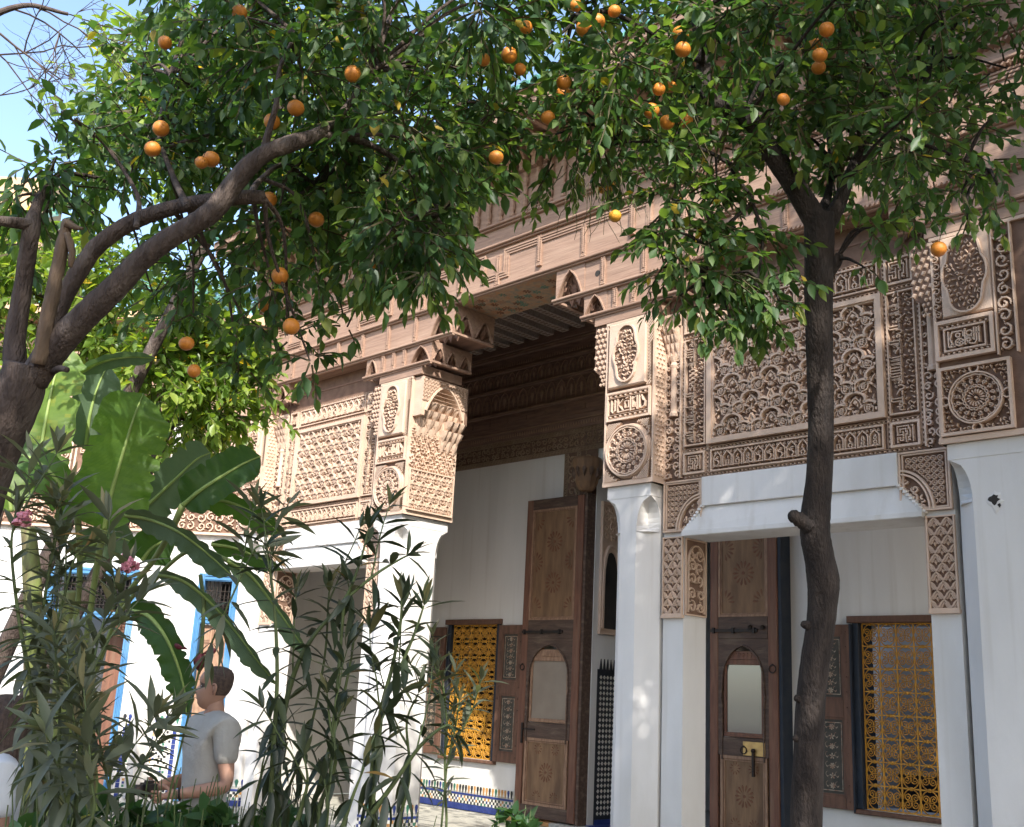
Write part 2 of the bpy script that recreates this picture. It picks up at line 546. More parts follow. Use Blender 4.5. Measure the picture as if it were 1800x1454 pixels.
    def lathe(self, prof, c=(0, 0, 0), sides=12, mi=0, sx=1.0, sy=1.0):
        vs = []
        for r, z in prof:
            for s in range(sides):
                a = 2 * math.pi * s / sides
                vs.append((c[0] + r * sx * math.cos(a), c[1] + r * sy * math.sin(a), c[2] + z))
        fs = []
        for i in range(len(prof) - 1):
            for s in range(sides):
                s2 = (s + 1) % sides
                fs.append((i * sides + s, i * sides + s2, (i + 1) * sides + s2, (i + 1) * sides + s))
        fs.append(tuple(range(sides - 1, -1, -1)))
        fs.append(tuple((len(prof) - 1) * sides + s for s in range(sides)))
        return self.add(vs, fs, mi)

    def mesh(self, name, mats, smooth=False, off=(0, 0, 0)):
        me = bpy.data.meshes.new(name)
        V = np.asarray(self.v, float) - np.asarray(off, float)
        me.from_pydata(V.tolist(), [], self.f)
        for x in (mats if isinstance(mats, (list, tuple)) else [mats]):
            me.materials.append(x)
        me.polygons.foreach_set('material_index', self.m)
        if smooth:
            me.polygons.foreach_set('use_smooth', [True] * len(self.f))
        me.update()
        return me

    def build(self, name, mats, parent=None, label=None, smooth=False, kind=None):
        off = base_of(parent) if parent is not None else np.zeros(3)
        o = mesh_obj(name, self.mesh(name, mats, smooth, off), parent)
        if label:
            o['label'] = label
        if kind:
            o['kind'] = kind
        return o


def FY(x, y, z):
    """frame of a wall that faces the courtyard (-y): origin at its lower left"""
    return (np.array([x, y, z], float), np.array([1.0, 0, 0]), np.array([0, 0, 1.0]), np.array([0, -1.0, 0]))


def FX(x, y, z):
    """frame of a face that looks along +x: u runs away from the courtyard"""
    return (np.array([x, y, z], float), np.array([0, 1.0, 0]), np.array([0, 0, 1.0]), np.array([1.0, 0, 0]))

# ------------------------------------------------------------------ carved patterns (2D, metres)
def arc(cx, cy, r, a0, a1, n=8, ry=None):
    ry = ry or r
    return [(cx + r * math.cos(math.radians(a0 + (a1 - a0) * i / n)), cy + ry * math.sin(math.radians(a0 + (a1 - a0) * i / n)))
            for i in range(n + 1)]


def teardrop(cx, cy, ang, l, w, n=7):
    """leaf outline from a pointed foot at (cx, cy) towards ang (degrees)"""
    c, s = math.cos(math.radians(ang)), math.sin(math.radians(ang))
    pts = [(0, 0)]
    for i in range(n):
        t = math.pi * (i + 0.5) / n
        pts.append((l * (0.60 + 0.40 * math.sin(t)), -w * 0.5 * math.cos(t)))
    return [(cx + x * c - y * s, cy + x * s + y * c) for x, y in pts]


def spiral(cx, cy, r0, r1, a0, turns, n=14):
    out = []
    for i in range(n + 1):
        t = i / n
        a = math.radians(a0) + turns * 2 * math.pi * t
        r = r0 + (r1 - r0) * t
        out.append((cx + r * math.cos(a), cy + r * math.sin(a)))
    return out


class Pat:
    def __init__(self):
        self.r = []
        self.b = []

    def rib(self, pts, w, closed=False, h=1.0):
        self.r.append((list(pts), w, closed, h))
        return self

    def leaf(self, poly, h=0.8):
        self.b.append((poly, h))
        return self

    def merge(self, o, du=0.0, dv=0.0, sc=1.0, rot=0.0):
        c, s = math.cos(rot) * sc, math.sin(rot) * sc
        f = lambda p: (du + p[0] * c - p[1] * s, dv + p[0] * s + p[1] * c)
        for pts, w, cl, h in o.r:
            self.r.append(([f(p) for p in pts], w * sc, cl, h))
        for poly, h in o.b:
            self.b.append(([f(p) for p in poly], h))
        return self

    def emit(self, mb, F, depth, mi=0, inside=None, n0=0.0):
        for pts, w, cl, h in self.r:
            if inside is None:
                mb.ribbon(F, pts, w, n0, n0 + depth * h, cl, mi)
                continue
            if cl:
                pts = pts + [pts[0]]
            run = []
            for p in pts:
                if inside(*p):
                    run.append(p)
                else:
                    if len(run) > 1:
                        mb.ribbon(F, run, w, n0, n0 + depth * h, False, mi)
                    run = []
            if len(run) > 1:
                mb.ribbon(F, run, w, n0, n0 + depth * h, False, mi)
        for poly, h in self.b:
            if inside is None or all(inside(*p) for p in poly):
                mb.blob(F, poly, n0, n0 + depth * h, mi)
        return self


def p_sebka(w, h, nx, ny):
    """staggered lobed arches with twin palmettes and a bud in each"""
    P = Pat()
    a, b = w / nx, h / ny
    k = min(a, b)
    for j in range(-1, ny + 1):
        for i in range(-1, nx + 1):
            x = (i + 0.5 + (0.5 if j % 2 else 0)) * a
            y = j * b
            for s in (-1, 1):
                pts = [(x + s * a * 0.50, y + b * 0.02), (x + s * a * 0.52, y + b * 0.22), (x + s * a * 0.44, y + b * 0.46),
                       (x + s * a * 0.31, y + b * 0.55), (x + s * a * 0.21, y + b * 0.50), (x + s * a * 0.24, y + b * 0.66),
                       (x + s * a * 0.19, y + b * 0.86), (x + s * a * 0.09, y + b * 0.98), (x, y + b * 1.02)]
                P.rib(smooth_path(pts, 3), k * 0.13)
                P.rib(smooth_path([(x + s * a * 0.37, y + b * 0.05), (x + s * a * 0.40, y + b * 0.25), (x + s * a * 0.30, y + b * 0.40),
                                   (x + s * a * 0.14, y + b * 0.40), (x + s * a * 0.10, y + b * 0.58), (x, y + b * 0.80)], 3), k * 0.06, h=0.7)
                P.rib(arc(x + s * a * 0.30, y + b * 0.20, k * 0.085, 0, 330, 8), k * 0.05, h=0.85)
                P.leaf(teardrop(x + s * a * 0.05, y + b * 0.22, 90 - s * 62, k * 0.30, k * 0.15), 0.8)
                P.leaf(teardrop(x + s * a * 0.02, y + b * 0.02, 90 - s * 30, k * 0.24, k * 0.10), 0.6)
            P.leaf([(x, y + b * 0.42), (x + a * 0.08, y + b * 0.56), (x, y + b * 0.74), (x - a * 0.08, y + b * 0.56)], 0.65)
            # feathered bud and palmettes in the gap above each arch
            for s in (-1, 1):
                P.rib([(x, y + b * 1.08), (x + s * a * 0.085, y + b * 1.34), (x + s * a * 0.075, y + b * 1.62), (x, y + b * 1.92)], k * 0.055, h=0.75)
                P.rib([(x, y + b * 1.30), (x + s * a * 0.06, y + b * 1.46)], k * 0.045, h=0.6)
                P.rib([(x, y + b * 1.50), (x + s * a * 0.055, y + b * 1.66)], k * 0.045, h=0.6)
                P.leaf(teardrop(x + s * a * 0.12, y + b * 1.50, 90 - s * 75, k * 0.42, k * 0.20), 0.8)
                P.rib(arc(x + s * a * 0.20, y + b * 1.28, k * 0.09, 0, 330, 8), k * 0.05, h=0.8)
                P.leaf(teardrop(x + s * a * 0.10, y + b * 1.18, 90 - s * 40, k * 0.26, k * 0.12), 0.7)
                P.rib(smooth_path([(x + s * a * 0.14, y + b * 1.02), (x + s * a * 0.26, y + b * 1.08), (x + s * a * 0.30, y + b * 1.3), (x + s * a * 0.24, y + b * 1.48)], 3), k * 0.06, h=0.7)
            P.rib([(x, y + b * 1.05), (x, y + b * 1.9)], k * 0.04, h=0.6)
            P.leaf([(x, y + b * 0.04), (x + a * 0.05, y + b * 0.14), (x, y + b * 0.27), (x - a * 0.05, y + b * 0.14)], 0.65)
    return P


def p_script(w, h, rnd, th=None):
    """a band of tall-stroked inscription: uprights, knots, bowls, joined base line, vine behind"""
    P = Pat()
    t = th or h * 0.075
    x = h * 0.10
    base = h * 0.24
    while x < w - h * 0.12:
        c = rnd.randrange(7)
        if c in (0, 1):
            n = rnd.choice((1, 2, 2))
            for q in range(n):
                P.rib([(x, base), (x, h * 0.90)], t)
                P.rib(arc(x + t * 1.3, h * 0.88, t * 1.3, 180, 40, 4), t * 0.8)
                x += h * 0.20
            P.rib([(x - h * 0.2 * n - t, base), (x - h * 0.08, base)], t)
        elif c == 2:
            P.rib(arc(x + h * 0.12, base + h * 0.10, h * 0.11, -90, 270, 10), t, closed=False)
            P.rib([(x, base), (x + h * 0.30, base)], t)
            P.rib([(x + h * 0.25, base), (x + h * 0.25, h * 0.62)], t)
            x += h * 0.34
        elif c == 3:
            P.rib(smooth_path([(x, base + h * 0.2), (x + h * 0.03, base - h * 0.10), (x + h * 0.17, base - h * 0.14),
                               (x + h * 0.28, base + h * 0.02), (x + h * 0.27, base + h * 0.26)], 4), t)
            x += h * 0.37
        elif c == 4:
            P.rib([(x, base), (x, h * 0.50)], t)
            P.rib(smooth_path([(x, h * 0.50), (x + h * 0.08, h * 0.60), (x + h * 0.00, h * 0.70), (x + h * 0.08, h * 0.80), (x + h * 0.04, h * 0.92)], 3), t)
            P.rib(smooth_path([(x + h * 0.1, base), (x + h * 0.1, h * 0.50), (x + h * 0.02, h * 0.60), (x + h * 0.10, h * 0.70), (x + h * 0.02, h * 0.80), (x + h * 0.1, h * 0.92)], 3), t)
            P.rib([(x - t, base), (x + h * 0.2, base)], t)
            x += h * 0.26
        elif c == 5:
            P.rib([(x, base), (x + h * 0.34, base)], t)
            P.rib(smooth_path([(x + h * 0.30, base), (x + h * 0.34, base + h * 0.16), (x + h * 0.16, base + h * 0.30), (x + h * 0.05, base + h * 0.36)], 4), t)
            x += h * 0.40
        else:
            P.rib(smooth_path([(x, h * 0.30), (x + h * 0.12, h * 0.18), (x + h * 0.20, h * 0.34), (x + h * 0.08, h * 0.46), (x + h * 0.02, h * 0.36)], 4), t)
            x += h * 0.28
        if rnd.random() < 0.75:
            P.rib(spiral(x - h * 0.12, h * 0.70, h * 0.03, h * 0.10, rnd.uniform(0, 360), rnd.choice((-1.2, 1.2)), 10), t * 0.55, h=0.6)
            P.leaf(teardrop(x - h * 0.12, h * 0.56, rnd.uniform(20, 160), h * 0.13, h * 0.07), 0.6)
        if rnd.random() < 0.5:
            P.leaf(teardrop(x - h * 0.14, h * 0.10, rnd.uniform(-20, 200), h * 0.12, h * 0.07), 0.6)
    return P


def p_vine(w, h, cell, rnd, t=None):
    """dense scrolls with leaves"""
    P = Pat()
    nx, ny = max(1, round(w / cell)), max(1, round(h / cell))
    a, b = w / nx, h / ny
    t = t or cell * 0.11
    for j in range(ny):
        for i in range(nx):
            x, y = (i + 0.5 + rnd.uniform(-.1, .1)) * a, (j + 0.5 + rnd.uniform(-.1, .1)) * b
            s = rnd.choice((1, -1))
            a0 = rnd.uniform(0, 360)
            r = min(a, b) * rnd.uniform(0.9, 1.12)
            P.rib(spiral(x, y, r * 0.10, r * 0.47, a0, s * rnd.uniform(1.0, 1.35), 13), t, h=rnd.uniform(0.85, 1.0))
            P.leaf(teardrop(x, y, a0 + 180, r * 0.24, r * 0.13), 0.85)
            for q in range(3):
                an = a0 + 120 * q + 40
                P.leaf(teardrop(x + r * 0.30 * math.cos(math.radians(an)), y + r * 0.30 * math.sin(math.radians(an)), an + s * 55, r * 0.27, r * 0.11), 0.8)
    return P


def p_rosette(r, n=16, rnd=None, outer='wave'):
    """medallion: eye, petals, interlaced wave rings, leaves between"""
    P = Pat()
    t = r * 0.035
    P.leaf(arc(0, 0, r * 0.06, 0, 345, 10), 1.0)
    for k in range(n):
        an = 360.0 * k / n
        P.leaf(teardrop(r * 0.09 * math.cos(math.radians(an)), r * 0.09 * math.sin(math.radians(an)), an, r * 0.26, r * 0.075), 0.9)
    for ph in (0, math.pi):
        P.rib([(r * (0.44 + 0.05 * math.cos(n / 2 * th + ph)) * math.cos(th), r * (0.44 + 0.05 * math.cos(n / 2 * th + ph)) * math.sin(th))
               for th in np.linspace(0, 2 * math.pi, 72, endpoint=False)], t, True)
    for k in range(n):
        an = 360.0 * (k + 0.5) / n
        c, s = math.cos(math.radians(an)), math.sin(math.radians(an))
        P.rib(spiral(r * 0.63 * c, r * 0.63 * s, r * 0.02, r * 0.085, an, 1.2 if k % 2 else -1.2, 9), t * 0.9)
        P.leaf(teardrop(r * 0.50 * c, r * 0.50 * s, an + 30, r * 0.13, r * 0.07), 0.8)
        P.leaf(teardrop(r * 0.72 * c, r * 0.72 * s, an - 25, r * 0.14, r * 0.07), 0.8)
        P.leaf(teardrop(r * 0.72 * c, r * 0.72 * s, an + 35, r * 0.13, r * 0.06), 0.7)
    P.rib([(r * (0.86 + 0.03 * abs(math.cos(n / 2 * th))) * math.cos(th), r * (0.86 + 0.03 * abs(math.cos(n / 2 * th))) * math.sin(th))
           for th in np.linspace(0, 2 * math.pi, 96, endpoint=False)], t * 1.5, True)
    P.rib(arc(0, 0, r * 0.965, 0, 360 - 5, 72), t * 2.0, True, 1.2)
    return P


def p_lattice(w, h, c):
    """squares laced by circles"""
    P = Pat()
    nx, ny = max(1, round(w / c)), max(1, round(h / c))
    a, b = w / nx, h / ny
    for j in range(ny):
        for i in range(nx):
            x, y = (i + 0.5) * a, (j + 0.5) * b
            P.leaf([(x - a * 0.15, y - b * 0.15), (x + a * 0.15, y - b * 0.15), (x + a * 0.15, y + b * 0.15), (x - a * 0.15, y + b * 0.15)], 0.9)
            P.rib(arc(x, y, a * 0.40, 0, 330, 11, b * 0.40), a * 0.13, True)
    for j in range(ny + 1):
        P.rib([(0, j * b), (w, j * b)], b * 0.07, h=0.7)
    for i in range(nx + 1):
        P.rib([(i * a, 0), (i * a, h)], a * 0.07, h=0.7)
    return P


def p_lozenge(w, h, nx, ny):
    P = Pat()
    a, b = w / nx, h / ny
    t = min(a, b) * 0.085
    for j in range(-1, ny * 2 + 1):
        for i in range(-1, nx + 1):
            x = (i + 0.5 + (0.5 if j % 2 else 0)) * a
            y = (j + 1) * b / 2
            for s in (-1, 1):
                P.rib([(x + s * a * 0.5, y), (x + s * a * 0.26, y + b * 0.16), (x + s * a * 0.18, y + b * 0.30), (x, y + b * 0.46)], t)
                P.rib([(x + s * a * 0.33, y), (x + s * a * 0.16, y + b * 0.10), (x + s * a * 0.10, y + b * 0.22), (x, y + b * 0.32)], t, h=0.8)
                P.rib([(x + s * a * 0.44, y - b * 0.06), (x + s * a * 0.22, y - b * 0.20), (x + s * a * 0.14, y - b * 0.32), (x, y - b * 0.42)], t * 0.8, h=0.85)
                P.leaf(teardrop(x + s * a * 0.06, y - b * 0.02, 90 - s * 50, a * 0.24, a * 0.11), 0.7)
            P.leaf([(x, y - b * 0.14), (x + a * 0.09, y), (x, y + b * 0.16), (x - a * 0.09, y)], 0.8)
    return P


KUFIC = ["#########.##", "#.......#..#", "#.#####.##.#", "#.#...#..#.#", "#.#.#.##.#.#", "#...#..#.#.#",
         "#####.##.#.#", "....#.#..#.#", "###.#.#.##.#", "#.#.#.#.#..#", "#.###.#.##.#", "#.....#....#"]


def p_kufic(s, flip=False):
    P = Pat()
    n = len(KUFIC)
    c = s / n
    g = [r[::-1] if flip else r for r in KUFIC]
    for j, row in enumerate(g):
        i = 0
        while i < n:
            if row[i] == '#':
                k = i
                while k + 1 < n and row[k + 1] == '#':
                    k += 1
                if k > i:
                    P.rib([(i * c + 0.06 * c, s - (j + 0.5) * c), ((k + 1) * c - 0.06 * c, s - (j + 0.5) * c)], c * 0.8)
                i = k + 1
            else:
                i += 1
    for i in range(n):
        j = 0
        while j < n:
            if g[j][i] == '#':
                k = j
                while k + 1 < n and g[k + 1][i] == '#':
                    k += 1
                if k > j:
                    P.rib([((i + 0.5) * c, s - j * c - 0.06 * c), ((i + 0.5) * c, s - (k + 1) * c + 0.06 * c)], c * 0.8, h=0.995)
                j = k + 1
            else:
                j += 1
    return P


def p_chain(w, h):
    """link border between two fillets, along u"""
    P = Pat()
    n = max(1, round(w / (h * 1.5)))
    a = w / n
    for i in range(n):
        x = i * a
        P.leaf([(x + a * 0.06, h * 0.5), (x + a * 0.30, h * 0.80), (x + a * 0.62, h * 0.80), (x + a * 0.86, h * 0.5),
                (x + a * 0.62, h * 0.2), (x + a * 0.30, h * 0.2)], 0.9)
    P.rib([(0, h * 0.03), (w, h * 0.03)], h * 0.10)
    P.rib([(0, h * 0.97), (w, h * 0.97)], h * 0.10)
    return P


def p_hatch(w, h, c, slope=1.0):
    P = Pat()
    n = int((w + h) / c) + 2
    for i in range(-n, n):
        x0 = i * c
        pts = [(x0 + slope * t * h, t * h) for t in np.linspace(0, 1, 24)]
        pts = [p for p in pts if 0 <= p[0] <= w]
        if len(pts) > 1:
            P.rib(pts, c * 0.5)
    return P


def p_scale(w, h, c):
    P = Pat()
    nx, ny = max(1, round(w / c)), max(1, round(h / c))
    a, b = w / nx, h / ny
    for j in range(ny):
        for i in range(nx):
            x = (i + 0.5 + (0.25 if j % 2 else -0.25)) * a
            y = (j + 0.5) * b
            P.leaf([(x - a * 0.42, y - b * 0.1), (x - a * 0.1, y + b * 0.42), (x + a * 0.42, y + b * 0.2), (x + a * 0.1, y - b * 0.4)], 0.9)
    return P


def lobed(w, h):
    """outline of a long cartouche with a wider middle lobe, centred on 0,0"""
    hw, hh = w / 2, h / 2
    pts = []
    pts += arc(0, hh - hw * 0.72, hw * 0.72, 0, 180, 10)
    pts += [(-hw * 0.80, hh * 0.36)]
    pts += arc(0, 0, hw, 155, 205, 6, hh * 0.62)
    pts += [(-hw * 0.80, -hh * 0.36)]
    pts += arc(0, -hh + hw * 0.72, hw * 0.72, 180, 360, 10)
    pts += [(hw * 0.80, -hh * 0.36)]
    pts += arc(0, 0, hw, -25, 25, 6, hh * 0.62)
    pts += [(hw * 0.80, hh * 0.36)]
    return pts


def in_poly(poly):
    P = np.asarray(poly)

    def f(x, y):
        c = False
        j = len(P) - 1
        for i in range(len(P)):
            if (P[i][1] > y) != (P[j][1] > y) and x < (P[j][0] - P[i][0]) * (y - P[i][1]) / (P[j][1] - P[i][1]) + P[i][0]:
                c = not c
            j = i
        return c
    return f


def in_rect(w, h, mgn=0.0):
    return lambda x, y: mgn <= x <= w - mgn and mgn <= y <= h - mgn


def hood(mb, F, u, v, w, h, d, mi=0):
    """one cell of honeycomb work: a pointed tongue hanging from (u, v), d proud at its top"""
    O, U, V, N = F
    q = lambda a, b, n: O + U * (u + a) + V * (v + b) + N * n
    vs = [q(-w / 2, 0, 0), q(w / 2, 0, 0), q(-w / 2, 0, d), q(w / 2, 0, d), q(0, 0, d * 1.15),
          q(-w * 0.36, -h * 0.45, d * 0.75), q(w * 0.36, -h * 0.45, d * 0.75), q(0, -h * 0.30, d), q(0, -h, d * 0.35),
          q(-w * 0.40, -h * 0.5, 0), q(w * 0.40, -h * 0.5, 0), q(0, -h, 0)]
    fs = [(0, 1, 3, 4, 2), (2, 4, 7, 5), (4, 3, 6, 7), (5, 7, 8), (7, 6, 8), (0, 2, 5, 9), (3, 1, 10, 6), (9, 5, 8, 11), (6, 10, 11, 8)]
    mb.add(vs, fs, mi)


def frame_rect(mb, F, u0, u1, v0, v1, w, n0, n1, mi=0):
    """four bars round a rectangle, mitre-free: verticals butt between horizontals"""
    mb.fbox(F, u0, u1, v0, v0 + w, n0, n1, mi)
    mb.fbox(F, u0, u1, v1 - w, v1, n0, n1, mi)
    mb.fbox(F, u0, u0 + w, v0 + w, v1 - w, n0, n1, mi)
    mb.fbox(F, u1 - w, u1, v0 + w, v1 - w, n0, n1, mi)


def p_feather(w, h, c, rnd, cx=None, cy=None, swirl=38):
    """blades of leaf carved close together, turning round a centre, with curled veins between"""
    P = Pat()
    nx, ny = max(1, round(w / c)), max(1, round(h / c))
    a, b = w / nx, h / ny
    cx = w / 2 if cx is None else cx
    cy = h / 2 if cy is None else cy
    for j in range(ny):
        for i in range(nx):
            x = (i + 0.5 + (0.25 if j % 2 else -0.25) + rnd.uniform(-.14, .14)) * a
            y = (j + 0.5 + rnd.uniform(-.14, .14)) * b
            an = math.degrees(math.atan2(y - cy, x - cx)) + (swirl if (i + j) % 2 else -swirl) + rnd.uniform(-14, 14)
            k = (i * 7 + j * 3) % 4
            co, si = math.cos(math.radians(an)), math.sin(math.radians(an))
            if k < 3:
                l = c * rnd.uniform(0.85, 1.2)
                P.leaf(teardrop(x - co * l * 0.5, y - si * l * 0.5, an, l, c * rnd.uniform(0.30, 0.42), 5), rnd.uniform(0.75, 1.0))
            else:
                P.rib(spiral(x, y, c * 0.12, c * 0.46, an, 0.85 if (i + j) % 2 else -0.85, 8), c * 0.17, h=rnd.uniform(0.8, 1.0))
    return P

def p_arcade(w, h, rnd):
    """inscription whose uprights rise in pairs and branch into little arches"""
    P = Pat()
    n = max(2, round(w / (h * 0.62)))
    a = w / n
    t = h * 0.062
    for i in range(n + 1):
        x = min(max(i * a, t), w - t)
        for s in (-1, 1):
            if i in (0, n) and s * (1 if i == 0 else -1) < 0:
                continue
            P.rib([(x + s * t * 0.9, h * 0.10), (x + s * t * 0.9, h * 0.62), (x + s * a * 0.20, h * 0.74), (x + s * a * 0.36, h * 0.83),
                   (x + s * a * 0.5, h * 0.95)], t)
            P.rib(spiral(x + s * a * 0.16, h * 0.88, h * 0.02, h * 0.075, 90, 1.1 * s, 8), t * 0.7, h=0.7)
    for i in range(n):
        x = (i + 0.5) * a
        c = rnd.randrange(4)
        P.rib([(x - a * 0.38, h * 0.15), (x + a * 0.38, h * 0.15)], t * 0.9)
        if c == 0:
            P.rib(arc(x, h * 0.30, a * 0.16, -70, 250, 10), t)
            P.rib(smooth_path([(x + a * 0.1, h * 0.42), (x - a * 0.08, h * 0.55), (x + a * 0.05, h * 0.70)], 3), t * 0.8)
        elif c == 1:
            P.rib(smooth_path([(x - a * 0.22, h * 0.60), (x - a * 0.15, h * 0.48), (x + a * 0.05, h * 0.46), (x + a * 0.16, h * 0.30), (x, h * 0.2)], 3), t)
            P.rib(arc(x + a * 0.06, h * 0.60, a * 0.10, 0, 320, 8), t * 0.8)
        elif c == 2:
            for s in (-1, 1):
                P.rib(smooth_path([(x - s * a * 0.22, h * 0.18), (x + s * a * 0.14, h * 0.32), (x - s * a * 0.10, h * 0.48), (x, h * 0.68)], 3), t * 0.9)
        else:
            P.rib([(x - a * 0.1, h * 0.16), (x - a * 0.1, h * 0.42), (x + a * 0.14, h * 0.42), (x + a * 0.14, h * 0.2)], t)
            P.leaf(teardrop(x, h * 0.46, 80, h * 0.22, h * 0.10), 0.8)
        P.leaf(teardrop(x, h * 0.02, 90, h * 0.10, h * 0.08), 0.6)
    return P


WORD_A = [[(.92, .95), (.92, .08)], [(.85, .92), (.85, .2), (.79, .06), (.70, .07)], [(.78, .95), (.78, .22)], [(.78, .62), (.96, .62)],
          arc(.65, .68, .085, 0, 345, 10, .14), [(.55, .50), (.74, .50)], [(.55, .44), (.60, .16), (.70, .07)], [(.58, .40), (.76, .34)],
          [(.60, .14), (.73, .42)], [(.52, .97), (.52, .05)], arc(.36, .26, .12, 0, 345, 12, .19), [(.28, .27), (.45, .27)],
          [(.36, .14), (.36, .40)], arc(.32, .66, .065, 0, 345, 10, .11), [(.18, .87), (.46, .87)], [(.47, .82), (.47, .52)],
          [(.04, .95), (.04, .05)], [(.17, .92), (.09, .52), (.17, .10)], [(.04, .07), (.24, .07)], [(.10, .20), (.20, .07)]]
WORD_B = [[(.04, .92), (.04, .22), (.09, .09), (.14, .22), (.14, .92)], [(.22, .95), (.22, .08)], [(.37, .88), (.25, .52), (.38, .12)],
          [(.42, .72), (.42, .30), (.52, .30), (.52, .72), (.42, .72)], [(.57, .97), (.57, .05)], [(.63, .94), (.63, .25), (.70, .25), (.70, .55)],
          [(.66, .80), (.72, .92)], [(.75, .97), (.75, .08)], [(.81, .97), (.81, .15), (.77, .08)],
          [(.87, .95), (.91, .60), (.97, .52), (.95, .22), (.87, .12)], [(.44, .88), (.52, .95)], [(.26, .10), (.54, .14)], [(.59, .1), (.7, .12)]]


def word(strokes, w, h, t):
    P = Pat()
    for s in strokes:
        P.rib([(a * w, b * h) for a, b in s], t)
    return P


F = 8.10     # front of the pillars' carved heads
B = 8.30     # carved walls between them
K = 11.25    # rear wall of the gallery
D1 = 0.040   # carving depth
D2 = 0.022

# ------------------------------------------------------------------ ground
g = MB()
g.box(-70, 60, -60, 7.32, -0.30, -0.12)
g.build('ground', M['soil'], kind='structure')
pv = MB()
rp = random.Random(3)
pv.box(-14.0, 3.0, 5.6, 7.32, -0.12, -0.075)
pv.box(-13.9, -6.9, 3.6, 5.6, -0.12, -0.078)
pv.build('path', M['paving'], kind='structure')

floor = MB()
floor.box(-14.6, 3.0, 7.32, 13.2, -0.35, -0.012)
floor_o = floor.build('gallery_floor', M['grout'], kind='structure')
# floor tiles one by one where the photo shows them
tb = MB()
tb.bbox(-0.073, 0.073, -0.073, 0.073, 0, 0.01, 0.001)
tile_meshes = []
for mname in ('tile_floor', 'tile_floor2', 'tile_floor'):
    q = MB()
    q.box(-0.074, 0.074, -0.034, 0.034, -0.004, 0.012)
    tile_meshes.append(q.mesh('floor_tile', M[mname]))
for iy in range(21):
    for ix in range(14):
        x = -12.35 + ix * 0.152 + (0.076 if iy % 2 else 0)
        y = 9.62 + iy * 0.072
        o = place('floor_tile', tile_meshes[rp.randrange(3)], floor_o, (x, y, -0.0125 + rp.uniform(-0.001, 0.001)))
q = MB()
for iy in range(48):
    for ix in range(60):
        x = -14.0 + ix * 0.152 + (0.076 if iy % 2 else 0)
        y = 7.75 + iy * 0.072
        if -12.44 < x < -10.2 and 9.58 < y < 11.1:
            continue
        if y > 11.18:
            continue
        q.box(x - 0.074, x + 0.074, y - 0.034, y + 0.034, -0.0165, -0.0005 + rp.uniform(-0.001, 0.001), rp.randrange(2))
q.build('tile_paving', [M['tile_floor'], M['tile_floor2']], floor_o, kind='stuff')

# ------------------------------------------------------------------ rear wall of the gallery
rw = MB()
WL = (-12.68, -11.52, 0.72, 2.66)    # window openings
WR = (-5.90, -4.74, 0.66, 2.62)
DX0, DX1, DZ = -9.72, -7.72, 4.72
for x0, x1, z0, z1 in ((-14.6, -12.68, 0, 7.2), (-12.68, -11.52, 0, 0.72), (-12.68, -11.52, 2.66, 7.2), (-11.52, DX0, 0, 7.2),
                       (DX0, DX1, DZ, 7.2), (DX1, -5.90, 0, 7.2), (-5.90, -4.74, 0, 0.66), (-5.90, -4.74, 2.62, 7.2), (-4.74, 3.0, 0, 7.2)):
    rw.box(x0, x1, K, K + 0.55, z0, z1)
rear = rw.build('rear_wall', M['plaster_old'], kind='structure')
rw = MB()
rw.box(-14.9, -14.6, 7.3, 13.0, 0, 7.2)
rw.build('end_wall', M['plaster'], kind='structure')
rw = MB()
rw.box(3.0, 3.3, 7.3, 13.0, 0, 7.2)
rw.build('end_wall', M['plaster'], kind='structure')
# rooms behind the openings
rm = MB()
for x0, x1, z0, z1, dep in ((-13.4, -10.6, 0.3, 3.2, 2.2), (DX0 - 1.2, DX1 + 1.2, 0, 5.0, 3.5), (-6.6, -4.0, 0.3, 3.2, 1.5)):
    y0, y1 = K + 0.55, K + 0.55 + dep
    rm.box(x0, x1, y1, y1 + 0.1, z0, z1)
    rm.box(x0 - 0.1, x0, y0, y1, z0, z1)
    rm.box(x1, x1 + 0.1, y0, y1, z0, z1)
    rm.box(x0, x1, y0, y1, z0 - 0.1, z0)
    if dep != 1.5:  # right room left without a ceiling so sky light brightens it
        rm.box(x0, x1, y0, y1, z1, z1 + 0.1)
rm.build('room_walls', M['room'], rear)
q = MB()   # the tiled foot of the room seen through the right window
q.box(-6.55, -4.05, K + 2.02, K + 2.04, 0.3, 0.95)
q.build('room_dado', M['tile_black'], rear)


